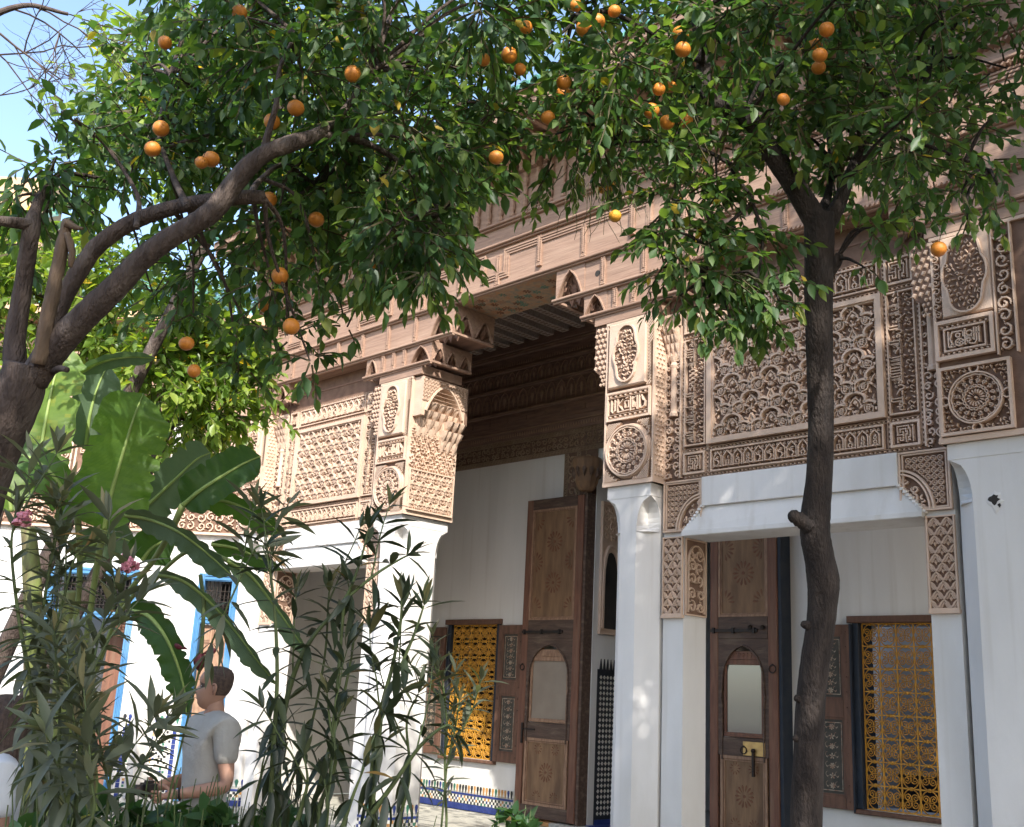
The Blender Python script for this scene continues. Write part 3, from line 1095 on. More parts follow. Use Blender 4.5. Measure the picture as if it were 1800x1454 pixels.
def tile_dado(parent, Fr, w, top=0.345):
    """band of small glazed tiles with a row of stepped points above, every tile its own solid"""
    d = MB()
    r = random.Random(5)
    mats = [M['grout'], M['tile_navy'], M['tile_white'], M['tile_black'], M['tile_green'], M['tile_ochre']]
    d.fbox(Fr, 0, w, 0, top - 0.09, 0, 0.012, 0)
    n = int(w / 0.1)
    for i in range(n):
        d.fbox(Fr, i * w / n + 0.002, (i + 1) * w / n - 0.002, 0.0, 0.085, 0.012, 0.02, 1)
    c = 0.036
    n = int(w / c)
    for j in range(3):
        for i in range(n):
            col = 2 if (i + j) % 2 else r.choice((3, 3, 4, 5, 1))
            cx, cy = (i + 0.5) * w / n, 0.108 + j * c
            d.prism(Fr, [(cx - c * .5, cy), (cx, cy - c * .5), (cx + c * .5, cy), (cx, cy + c * .5)] if False else
                    [(cx - c * .46, cy - c * .46), (cx + c * .46, cy - c * .46), (cx + c * .46, cy + c * .46), (cx - c * .46, cy + c * .46)], 0.012, 0.018, col)
    d.fbox(Fr, 0, w, 0.205, 0.232, 0.012, 0.02, 1)
    n = int(w / 0.062)
    a = w / n
    d.fbox(Fr, 0, w, top - 0.09, top, 0, 0.011, 2)
    for i in range(n):
        x = (i + 0.5) * a
        d.prism(Fr, [(x - 0.004, top - 0.108), (x + 0.004, top - 0.108), (x + a * 0.33, top - 0.03), (x + a * 0.2, top), (x - a * 0.2, top), (x - a * 0.33, top - 0.03)],
                0.0115, 0.018, r.choice((3, 1, 5, 4, 3)))
    return d.build('tile_dado', mats, parent, kind='stuff')


tile_dado(rear, FY(-14.5, K, 0), 3.4)
tile_dado(rear, FY(-6.7, K, 0), 2.8)

# carved stucco band and door surround on the rear wall
q = MB()
fr = FY(-14.5, K, 5.11)
q.fbox(fr, 0, 17.4, 0, 0.35, 0, 0.02)
q.fbox(FY(-10.35, K, 4.3), 0, 0.62, 0, 0.81, 0, 0.0195)
q.fbox(FY(-7.68, K, 4.3), 0, 0.62, 0, 0.81, 0, 0.0195)
p = Pat()
rr = random.Random(11)
p.merge(p_vine(6.5, 0.20, 0.11, rr), 0.8, 0.075)
p.merge(p_lattice(6.5, 0.065, 0.065), 0.8, 0.0)
p.merge(p_lattice(6.5, 0.065, 0.065), 0.8, 0.285)
p.emit(q, fr, 0.016, 1, n0=0.02)
p = Pat()
p.merge(p_lattice(0.07, 0.80, 0.07), 0.0, 0.0)
p.merge(p_lattice(0.07, 0.80, 0.07), 0.24, 0.0)
p.merge(p_vine(0.16, 0.8, 0.15, rr), 0.075, 0.0)
p.merge(p_vine(0.28, 0.8, 0.2, rr), 0.32, 0.0)
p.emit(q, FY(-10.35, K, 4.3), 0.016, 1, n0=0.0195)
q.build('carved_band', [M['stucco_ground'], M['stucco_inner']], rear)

# stepped wooden cornice under the gallery ceiling
q = MB()
lev = [(5.46, 5.58, 0.05), (5.58, 5.66, 0.075), (5.66, 5.86, 0.09), (5.86, 5.91, 0.14), (5.91, 6.24, 0.11), (6.24, 6.29, 0.17),
       (6.29, 6.52, 0.15), (6.52, 6.57, 0.21), (6.57, 6.74, 0.19), (6.74, 6.80, 0.26), (6.80, 6.93, 0.30)]
for z0, z1, d in lev:
    q.box(-14.5, -2.0, K - d, K - 0.001, z0 + 0.001, z1 - 0.001, 0)
for z0, z1, d, c in ((5.91, 6.24, 0.11, 0.20), (6.29, 6.52, 0.15, 0.16), (5.66, 5.86, 0.09, 0.4)):
    n = int(6.0 / c)
    for i in range(n):
        f2 = FY(-13.9 + i * c, K - d, z0)
        h = z1 - z0
        if c < 0.3:
            q.ribbon(f2, [(0, 0), (0.02 * c, h * 0.5), (c * 0.2, h * 0.80), (c * 0.5, h * 0.96), (c * 0.8, h * 0.80), (c * 0.98, h * 0.5), (c, 0)], 0.012, 0, 0.012, False, 1)
            q.blob(f2, teardrop(c * 0.5, h * 0.1, 90, h * 0.6, c * 0.35), 0, 0.010, 1)
        else:
            q.fbox(f2, 0.02, c - 0.02, h * 0.3, h * 0.7, 0, 0.012, 0)
for z0, d in ((5.50, 0.05), (6.60, 0.19)):
    for i in range(120):
        q.blob(FY(-13.9 + i * 0.05, K - d, z0), [(0, 0), (0.035, 0), (0.018, 0.06)], 0, 0.008, 1)
for z, d in ((5.885, 0.14), (6.265, 0.17), (6.545, 0.21), (6.77, 0.26), (5.59, 0.075)):
    q.box(-14.5, -2.0, K - d - 0.006, K - d, z - 0.008, z + 0.008, 1)
q.build('wooden_cornice', [M['wood_dark'], M['wood_line']], rear)

# ceiling with its joists
q = MB()
q.box(-14.6, 3.0, 8.85, K + 0.2, 7.06, 7.2)
ceil = q.build('gallery_ceiling', M['wood_dark'], kind='structure')
jm = MB()
jm.box(-0.068, 0.068, 0, 2.1, -0.17, 0, 0)
for s in (-0.035, 0.035):
    for k in range(30):
        pass
jb = Pat()
for k in range(28):
    jm.box(-0.034, 0.034, 0.03 + k * 0.075, 0.06 + k * 0.075, -0.175, -0.17, 1)
joist = jm.mesh('ceiling_joist', [M['wood_ceiling'], M['wood_dark']])
for i in range(42):
    place('ceiling_joist', joist, ceil, (-13.9 + i * 0.31, 8.9, 7.059))


# ------------------------------------------------------------------ pillars
def muqarnas(mb, Fr, w, h, rows, d, mi=0, cell=None):
    """honeycomb corbel filling 0..w, top at h, deepest at the top"""
    hh = h / rows
    for r in range(rows):
        n = max(2, round(w / (cell or w / (4 + 0 * r))))
        a = w / n
        depth = d * (rows - r) / rows
        for i in range(n + (r % 2)):
            u = (i + (0.0 if r % 2 else 0.5)) * a
            u = min(max(u, a * 0.3), w - a * 0.3)
            hood(mb, Fr, u, h - r * hh, a * 0.98, hh * 1.5, depth, mi)
        O, U, V, N = Fr
        mb.fbox(Fr, 0, w, h - (r + 1) * hh + hh * 0.05, h - r * hh, -0.002, depth * 0.45, mi)


def make_pillar(x0, x1, label, style, depth=0.80, right_face=False, flank_r=True):
    """white octagonal pillar under a square carved stucco head"""
    t = thing('pillar', label, 'pillar', ((x0 + x1) / 2, F + depth / 2, 0))
    w = x1 - x0
    # shaft: square with cut corners; the cuts end in small arched stops below the head
    ins, ch = 0.045, 0.17
    sx0, sx1, sy0, sy1 = x0 + ins, x1 - ins, F + 0.03, F + depth - 0.03
    rz = random.Random(int(abs(x0) * 100))

    def octo(z, c):
        return [(sx0 + c, sy0, z), (sx1 - c, sy0, z), (sx1, sy0 + c, z), (sx1, sy1 - c, z), (sx1 - c, sy1, z), (sx0 + c, sy1, z), (sx0, sy1 - c, z), (sx0, sy0 + c, z)]
    s = MB()
    rings = [octo(-0.012, ch), octo(0.6, ch), octo(1.3, ch), octo(2.1, ch), octo(2.9, ch), octo(3.25, ch)]
    vs = [(a + (rz.uniform(-.006, .006) if 0 < k < 5 else 0), b, c) for k, r in enumerate(rings) for a, b, c in r]
    fs = []
    for k in range(len(rings) - 1):
        for i in range(8):
            j = (i + 1) % 8
            fs.append((k * 8 + i, k * 8 + j, k * 8 + 8 + j, k * 8 + 8 + i))
    s.add(vs, fs)
    # square block over the stops, corners hollowed by an arched niche
    zs, zt = 3.25, 3.722
    s.add(octo(zs, ch) + octo(zt, 0.012), [tuple(range(8)), tuple(range(15, 7, -1))])
    corners = [(sx1, sy0, -1, 1), (sx0, sy0, 1, 1), (sx1, sy1, -1, -1), (sx0, sy1, 1, -1)]
    for cx, cy, ux, uy in corners:
        # niche: the chamfer plane below, closing to the corner along a pointed arch
        n = 7
        top = 3.60
        A = np.array([cx + ux * ch, cy, zs])
        Bp = np.array([cx, cy + uy * ch, zs])
        C = np.array([cx, cy, 0.0])
        vs = []
        for i in range(n + 1):
            tt = i / n
            z = zs + (top - zs) * tt
            k = math.sqrt(max(0.0, 1 - tt ** 2.2))
            vs += [(cx + ux * ch * k, cy, z), (cx, cy + uy * ch * k, z), (cx + ux * ch * (0.5 + 0.42 * min(1, tt * 3)) * min(1, k * 1.02), cy + uy * ch * (0.5 + 0.42 * min(1, tt * 3)) * min(1, k * 1.02), z)]
        fs = []
        for i in range(n):
            b = 3 * i
            fs += [(b, b + 2, b + 5, b + 3), (b + 2, b + 1, b + 4, b + 5)]
        s.add(vs, fs)
        # the block's two flanks beside the niche
        for q_ in (0, 1):
            vs = []
            for i in range(n + 1):
                tt = i / n
                z = zs + (top - zs) * tt
                k = math.sqrt(max(0.0, 1 - tt ** 2.2))
                if q_ == 0:
                    vs += [(cx + ux * ch * k, cy, z), (cx + ux * ch, cy, z)]
                else:
                    vs += [(cx, cy + uy * ch * k, z), (cx, cy + uy * ch, z)]
            s.add(vs, [(2 * i, 2 * i + 1, 2 * i + 3, 2 * i + 2) for i in range(n)])
        # sill under the niche
        mx, my = cx + ux * ch * 0.5, cy + uy * ch * 0.5
        s.add([(cx + ux * ch * 1.05, cy, zs - 0.012), (cx, cy + uy * ch * 1.05, zs - 0.012), (cx + ux * ch * 1.05, cy - uy * 0.004, zs + 0.006), (cx - ux * 0.004, cy + uy * ch * 1.05, zs + 0.006),
               (cx + ux * ch * 0.35, cy + uy * ch * 0.35, zs + 0.006)], [(0, 1, 3, 2), (2, 3, 4)])
    for (a, b) in (((sx0 + ch, sy0), (sx1 - ch, sy0)), ((sx1, sy0 + ch), (sx1, sy1 - ch)), ((sx0, sy0 + ch), (sx0, sy1 - ch)), ((sx0 + ch, sy1), (sx1 - ch, sy1))):
        s.add([(a[0], a[1], zs), (b[0], b[1], zs), (b[0], b[1], 3.60), (a[0], a[1], 3.60)], [(0, 1, 2, 3)])
    s.box(sx0 - 0.004, sx1 + 0.004, sy0 - 0.004, sy1 + 0.004, 3.598, zt)
    s.build('shaft', M['plaster'], t)
    # carved head
    h = MB()
    hz0, hz1 = 3.725, 5.478
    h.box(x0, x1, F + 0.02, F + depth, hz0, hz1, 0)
    for z0, z1 in ((hz0, hz0 + 0.045), (hz1 - 0.03, hz1)):
        h.box(x0 - 0.006, x1 + 0.006, F - 0.008, F + depth + 0.006, z0, z1, 1)
    h.box(x0 - 0.002, x0 + 0.02, F - 0.004, F + depth + 0.003, hz0 + 0.045, hz1 - 0.03, 1)
    h.box(x1 - 0.02, x1 + 0.002, F - 0.004, F + depth + 0.003, hz0 + 0.045, hz1 - 0.03, 1)
    # left flank corbelled out over the opening
    def flank(sign):
        xe = x0 if sign < 0 else x1
        o = 0.17
        poly = [(xe, 4.74), (xe + sign * 0.02, 4.80), (xe + sign * 0.07, 4.86), (xe + sign * 0.09, 4.93), (xe + sign * o, 4.99), (xe + sign * o, 5.477), (xe, 5.477)]
        yy0, yy1 = F + 0.012, F + depth - 0.002
        k = len(poly)
        vs = [(a, yy0, b) for a, b in poly] + [(a, yy1, b) for a, b in poly]
        h.add(vs, [tuple(range(k)), tuple(range(2 * k - 1, k - 1, -1))] + [(i, (i + 1) % k, k + (i + 1) % k, k + i) for i in range(k)], 0)
        fx = FY(min(xe, xe + sign * o), F + 0.012, 4.98)
        p_scale(o, 0.48, 0.058).emit(h, fx, 0.016, 1)
        fx2 = FY(min(xe, xe + sign * 0.09), F + 0.012, 4.80)
        p_scale(0.08, 0.18, 0.05).emit(h, fx2, 0.016, 1)
    flank(-1)
    fx = FY(x0, F + 0.02, 0)
    r = random.Random(int(abs(x0) * 10))
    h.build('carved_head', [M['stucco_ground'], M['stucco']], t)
    # raised slab with the lobed cartouche
    c = MB()
    if style != 'right':
        cw, cz0, cz1 = w - 0.14, 4.745, 5.44
        ux0 = x0 + 0.05
        c.bbox(ux0, ux0 + cw, F - 0.035, F + 0.02, cz0, cz1, 0.012, 0)
        lw, lh = cw * 0.62, (cz1 - cz0) * 0.84
        out = lobed(lw, lh)
        fr = FY(ux0 + cw / 2, F - 0.036, (cz0 + cz1) / 2)
        c.prism(fr, out, -0.0, 0.004, 1)
        c.ribbon(fr, lobed(lw * 1.06, lh * 1.04), 0.022, 0, 0.026, True, 0)
        f3 = fr
        p_feather(lw, lh, 0.046, r).emit(c, (fr[0] - fr[1] * lw / 2 - fr[2] * lh / 2, fr[1], fr[2], fr[3]), 0.024, 0,
                                            inside=lambda a, b: in_poly(out)(a - lw / 2, b - lh / 2), n0=0.003)
        p_hatch(0.075, 0.74, 0.03, 0.9).emit(c, FY(x1 - 0.085, F + 0.02, 4.72), D1, 0)
        iz0, iz1 = 4.40, 4.705
        fi = FY(x0 + 0.03, F + 0.02, iz0)
        iw, ih = w - 0.07, iz1 - iz0
        frame_rect(c, fi, 0, iw, 0, ih, 0.02, 0, D1, 0)
        p_chain(iw - 0.05, 0.04).emit(c, (fi[0] + fi[1] * 0.025 + fi[2] * 0.025, fi[1], fi[2], fi[3]), D1, 0)
        p_chain(iw - 0.05, 0.04).emit(c, (fi[0] + fi[1] * 0.025 + fi[2] * (ih - 0.065), fi[1], fi[2], fi[3]), D1, 0)
        word(WORD_B, iw - 0.09, ih - 0.14, 0.013).emit(c, (fi[0] + fi[1] * 0.045 + fi[2] * 0.07, fi[1], fi[2], fi[3]), D1, 0)
        mr = 0.285
        zc = 4.07
    else:
        cz0, cz1 = 4.755, 5.44
        cw = 0.40
        ux0 = x0 + 0.08
        c.bbox(ux0, ux0 + cw, F - 0.02, F + 0.02, cz0, cz1, 0.01, 0)
        lw, lh = cw * 0.86, (cz1 - cz0) * 0.95
        out = lobed(lw, lh)
        fr = FY(ux0 + cw / 2, F - 0.021, (cz0 + cz1) / 2)
        c.prism(fr, out, 0, 0.004, 1)
        c.ribbon(fr, lobed(lw * 1.04, lh * 1.02), 0.020, 0, 0.026, True, 0)
        p_feather(lw, lh, 0.042, r).emit(c, (fr[0] - fr[1] * lw / 2 - fr[2] * lh / 2, fr[1], fr[2], fr[3]), 0.026, 0,
                                             inside=lambda a, b: in_poly(out)(a - lw / 2, b - lh / 2), n0=0.003)
        p_vine(0.075, 0.68, 0.07, r).emit(c, FY(x0 + 0.002, F + 0.02, 4.76), D1, 0)
        p_vine(0.13, 1.05, 0.115, r, 0.017).emit(c, FY(x0 + 0.50, F + 0.02, 4.38), D1, 0)
        for vv in (0.49, 0.635):
            c.fbox(FY(x0, F + 0.02, 4.37), vv, vv + 0.012, 0, 1.07, 0, D1 + 0.004, 0)
        iz0, iz1 = 4.40, 4.73
        fi = FY(x0 + 0.012, F + 0.02, iz0)
        iw, ih = 0.465, iz1 - iz0
        frame_rect(c, fi, 0, iw, 0, ih, 0.03, 0, D1 + 0.012, 0)
        p_chain(iw - 0.07, 0.03).emit(c, (fi[0] + fi[1] * 0.035 + fi[2] * 0.035, fi[1], fi[2], fi[3]), D1, 0)
        p_chain(iw - 0.07, 0.03).emit(c, (fi[0] + fi[1] * 0.035 + fi[2] * (ih - 0.065), fi[1], fi[2], fi[3]), D1, 0)
        frame_rect(c, fi, 0.066, iw - 0.066, 0.068, ih - 0.068, 0.012, 0, D1, 0)
        word(WORD_A, iw - 0.19, ih - 0.18, 0.014).emit(c, (fi[0] + fi[1] * 0.095 + fi[2] * 0.09, fi[1], fi[2], fi[3]), D1 + 0.004, 0)
        mr = 0.24
        zc = 4.06
    c.build('carved_cartouche', [M['stucco'], M['stucco_ground']], t)
    md = MB()
    mx = x0 + (w if style != 'right' else 0.60) / 2
    fm = FY(mx, F + 0.02, zc)
    if style != 'right':
        p_hatch(w - 0.06, 0.60, 0.024, 1.0).emit(md, FY(x0 + 0.03, F + 0.02, zc - 0.30), D1, 0,
                                                 inside=lambda a, b: math.hypot(a - (mx - x0 - 0.03), b - 0.30) > mr * 1.02)
        md.prism(fm, arc(0, 0, mr, 0, 350, 35), 0, 0.03, 0, inset=0.04)
        p_rosette(mr * 0.94, 16).emit(md, fm, 0.024, 0, n0=0.031)
        md.prism(fm, arc(0, 0, mr * 0.84, 0, 350, 35), 0.03, 0.034, 1)
    else:
        fq = FY(mx - 0.28, F + 0.02, zc - 0.28)
        frame_rect(md, fq, 0, 0.56, 0, 0.56, 0.025, 0, D1 + 0.008, 0)
        p_feather(0.50, 0.50, 0.036, r).emit(md, FY(mx - 0.25, F + 0.02, zc - 0.25), D1, 0, inside=lambda a, b: math.hypot(a - .25, b - .25) > mr * 0.95)
        p_rosette(mr * 0.88, 16).emit(md, fm, D1, 0)
        for an in (0, 90, 180, 270):
            md.ribbon(fm, arc(mr * 1.0 * math.cos(math.radians(an)), mr * 1.0 * math.sin(math.radians(an)), 0.035, 0, 345, 12), 0.014, 0, D1, True, 0)
    md.build('carved_medallion', [M['stucco'], M['stucco_ground']], t)
    # right side of the head
    sd = MB()
    if right_face:
        fs_ = FX(x1, F + 0.03, 3.78)
        sw = depth - 0.06
        frame_rect(sd, fs_, 0, sw, 0, 0.52, 0.018, 0, D1, 0)
        p_sebka(sw - 0.04, 0.48, 5, 4).emit(sd, (fs_[0] + fs_[1] * 0.02 + fs_[2] * 0.02, fs_[1], fs_[2], fs_[3]), D1, 0, inside=in_rect(sw - 0.04, 0.48, 0.004))
        f4 = FX(x1, F + 0.03, 4.32)
        p_feather(sw, 0.52, 0.043, r, swirl=50).emit(sd, f4, D1, 0)
        f5 = FX(x1, F + 0.03, 4.60)
        arch = [(0.06 + (sw - 0.12) * i / 12, 0.42 + 0.36 * math.sin(math.pi * i / 12) ** 0.8) for i in range(13)]
        sd.prism(f5, [(0.0, 0.36)] + [(0.0, 0.86), (sw, 0.86), (sw, 0.36)] + [(sw - 0.05, 0.36)] + arch[::-1] + [(0.05, 0.36)], 0, 0.17, 0)
        p_lattice(sw, 0.30, 0.05).emit(sd, (f5[0] + f5[2] * 0.55, f5[1], f5[2], f5[3]), 0.016, 0, n0=0.17,
                                       inside=lambda a, b: b + 0.55 > 0.45 + 0.36 * max(0, math.sin(math.pi * min(max((a - 0.06) / (sw - 0.12), 0), 1))) ** 0.8)
        sd.ribbon(f5, arch, 0.03, 0.165, 0.195, False, 0)
        muqarnas(sd, (f5[0] + f5[1] * 0.06 + f5[2] * 0.14, f5[1], f5[2], f5[3]), sw - 0.12, 0.42, 4, 0.16, 0, (sw - 0.12) / 5)
        muqarnas(sd, (f5[0] + f5[1] * (sw - 0.30) + f5[2] * 0.02, f5[1], f5[2], f5[3]), 0.30, 0.34, 3, 0.20, 0, 0.1)
        sd.fbox(f5, sw - 0.02, sw + 0.028, 0.36, 0.875, 0, 0.172, 1)
    else:
        p_scale(0.16, 1.65, 0.05).emit(sd, FX(x1, F + 0.025, 3.78), 0.016, 0)
    sd.build('carved_side', [M['stucco'], M['stucco_ground']], t)
    dd = MB()
    tile_dado(t, FY(sx0 + ch - 0.006, sy0, -0.012), sx1 - sx0 - 2 * ch + 0.012, 0.36)
    c2 = ch * math.sqrt(2)
    e1 = np.array([1, 1, 0]) / math.sqrt(2)
    tile_dado(t, (np.array([sx1 - ch, sy0, -0.012]), e1, np.array([0, 0, 1.0]), np.array([1, -1, 0]) / math.sqrt(2)), c2, 0.36)
    tile_dado(t, FX(sx1, sy0 + ch, -0.012), sy1 - sy0 - 2 * ch, 0.36)
    return t


make_pillar(-13.95, -13.42, 'sunlit white pillar in the courtyard corner, partly behind the banana leaves', 'far')
make_pillar(-10.76, -10.12, 'sunlit white pillar with honeycomb carved head, left of the tall central opening', 'left', right_face=True)
make_pillar(-6.93, -6.30, 'shaded white pillar with wheel medallion on its carved head, right of the tall central opening', 'mid')
make_pillar(-3.46, -2.62, 'white pillar with a broken plaster hole below its carved head, right edge of view', 'right')
# hole in the right pillar: broken rim, its inner shade as flat dark plates
q = MB()
rh = random.Random(2)
hole = bpy.data.objects[[o.name for o in bpy.data.objects if o.name.startswith('pillar')][-1]]
fh = FY(-3.08, F + 0.03, 3.24)
ring = [(0.055 * (1 + rh.uniform(-.3, .3)) * math.cos(a), 0.075 * (1 + rh.uniform(-.3, .3)) * math.sin(a)) for a in np.linspace(0, 2 * math.pi, 16, endpoint=False)]
q.prism(fh, [(a * 1.05, b * 1.15) for a, b in ring], -0.001, 0.005, 0, 0.35)
q.prism(fh, [(a * 0.68 - 0.006, b * 0.5 + 0.016) for a, b in ring], 0.002, 0.0065, 1)
q.prism(fh, [(a * 0.2 + 0.03, b * 0.2 - 0.03) for a, b in ring], 0.002, 0.0062, 1)
q.build('broken_plaster', [M['plaster'], M['dark']], hole)


# ------------------------------------------------------------------ carved walls between the pillars
def make_bay(xa, xb, px0, px1, label, sl, sr, nx, seed, hc_l, hc_r):
    """xa..xb bay, px0..px1 outer panel frame, sl/sr side strips, hc_* half columns"""
    t = thing('carved_wall', label, 'carved wall', ((xa + xb) / 2, B, 3.75))
    r = random.Random(seed)
    w = MB()
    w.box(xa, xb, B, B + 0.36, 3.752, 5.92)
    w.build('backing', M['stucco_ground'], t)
    # panel frame
    z0, z1 = 4.06, 5.17
    f = FY(px0, B, z0)
    pw, ph = px1 - px0, z1 - z0
    q = MB()
    for (u0, u1, v0, v1) in ((0, pw, 0, 0.045), (0, pw, ph - 0.045, ph), (0, 0.055, 0.045, ph - 0.045), (pw - 0.055, pw, 0.045, ph - 0.045)):
        q.fbox(f, u0, u1, v0, v1, 0, 0.065)
    frame_rect(q, f, 0.055, pw - 0.055, 0.045, ph - 0.045, 0.015, 0, 0.045)
    q.build('panel_frame', M['stucco'], t)
    q = MB()
    iw, ih = pw - 0.14, ph - 0.12
    p_feather(iw, ih, 0.058, r, swirl=70).emit(q, FY(px0 + 0.07, B, z0 + 0.06), 0.032, 0)
    p_sebka(iw, ih, nx, 5 if nx < 5 else 6).emit(q, FY(px0 + 0.07, B, z0 + 0.06), 0.054, 0, inside=in_rect(iw, ih, 0.002))
    q.build('carved_panel', M['stucco'], t)
    # inscription bands above and below
    for zb, nm in ((3.79, 'a'), (5.225, 'b')):
        q = MB()
        bh = 0.215 if nm == 'a' else 0.245
        fb = FY(px0 + 0.03, B, zb)
        frame_rect(q, fb, 0, pw - 0.06, 0, bh, 0.014, 0, D1)
        p_arcade(pw - 0.10, bh - 0.035, r).emit(q, FY(px0 + 0.05, B, zb + 0.017), D1, 0)
        q.build('inscription_band', M['stucco'], t)
    # side strips
    for (s0, s1) in (sl, sr):
        q = MB()
        sw, sh = s1 - s0, ph - 0.02
        fs_ = FY(s0, B, z0 + 0.01)
        frame_rect(q, fs_, 0, sw, 0, sh, 0.014, 0, D1)
        half = sw * 0.5
        fv = (np.array([s0 + 0.02 + half, B, z0 + 0.03]), np.array([0, 0, 1.0]), np.array([-1.0, 0, 0]), np.array([0, -1.0, 0]))
        p_script(sh - 0.04, half, r, 0.011).emit(q, fv, D1, 0)
        p_feather(half - 0.045, sh - 0.04, 0.045, r, swirl=60).emit(q, FY(s0 + half + 0.025, B, z0 + 0.03), D1, 0)
        q.build('inscription_strip', M['stucco'], t)
        for zb, bh in ((3.79, 0.215), (5.225, 0.245)):
            q = MB()
            frame_rect(q, FY(s0, B, zb), 0, sw, 0, bh, 0.02, 0, D1 + 0.004)
            sq = min(sw, bh) - 0.07
            fk = (np.array([s0 + (sw - sq) / 2, B, zb + (bh - sq) / 2]), np.array([1.0, 0, 0]), np.array([0, 0, 1.0]), np.array([0, -1.0, 0]))
            p_kufic(sq).emit(q, fk, D1, 0)
            q.build('square_script_tile', M['stucco'], t)
    # chain borders
    q = MB()
    lo, hi = sl[0], sr[1]
    for zb in (3.757, 4.013, 5.182, 5.474):
        p_chain(hi - lo, 0.028).emit(q, FY(lo, B, zb), 0.026, 0)
    for xv in (sl[1] + 0.004, sr[0] - 0.034, sl[0] - 0.034, sr[1] + 0.004):
        fv = (np.array([xv + 0.03, B, 3.79]), np.array([0, 0, 1.0]), np.array([-1.0, 0, 0]), np.array([0, -1.0, 0]))
        p_chain(1.68, 0.028).emit(q, fv, 0.024, 0)
    q.build('chain_border', M['stucco'], t)
    # engaged half columns with honeycomb caps
    for hc in (hc_l, hc_r):
        if not hc:
            continue
        a, b = hc
        cw = b - a
        q = MB()
        fh_ = FY(a, B, 3.77)
        p_vine(cw, 0.62, cw * 0.42, r, 0.016).emit(q, fh_, 0.035, 0)
        for s in (0.0, cw - 0.016):
            q.fbox(fh_, s, s + 0.016, 0, 1.70, 0, 0.04)
        p_vine(cw * 0.30, 0.62, 0.09, r, 0.013).emit(q, FY(a + cw * 0.66, B, 4.42), 0.03, 0)
        p_vine(cw * 0.30, 0.62, 0.09, r, 0.013).emit(q, FY(a + cw * 0.03, B, 4.42), 0.03, 0)
        # the little column
        q.lathe([(0.05, 0), (0.05, 0.03), (0.036, 0.05), (0.034, 0.50), (0.044, 0.53), (0.034, 0.56), (0.06, 0.62)], (a + cw * 0.5, B - 0.01, 4.40), 10)
        muqarnas(q, FY(a + cw * 0.12, B, 4.98), cw * 0.76, 0.34, 4, 0.13, 0, cw * 0.25)
        q.fbox(FY(a, B, 5.33), 0, cw, 0, 0.14, 0, 0.06)
        p_scale(cw, 0.12, 0.05).emit(q, FY(a, B - 0.06, 5.34), 0.014, 0)
        q.build('engaged_column', M['stucco'], t, smooth=False)
    return t


make_bay(-6.31, -3.45, -5.775, -3.975, 'shaded carved stucco wall above the white beam behind the thin tree trunk', (-6.055, -5.805), (-3.945, -3.69), 4, 21,
         (-6.30, -6.09), (-3.655, -3.475))
make_bay(-13.43, -10.75, -12.88, -11.27, 'sunlit carved stucco wall above the white beam between banana plant and central opening', (-13.09, -12.905), (-11.245, -11.0), 5, 22,
         (-13.42, -13.12), (-10.96, -10.78))


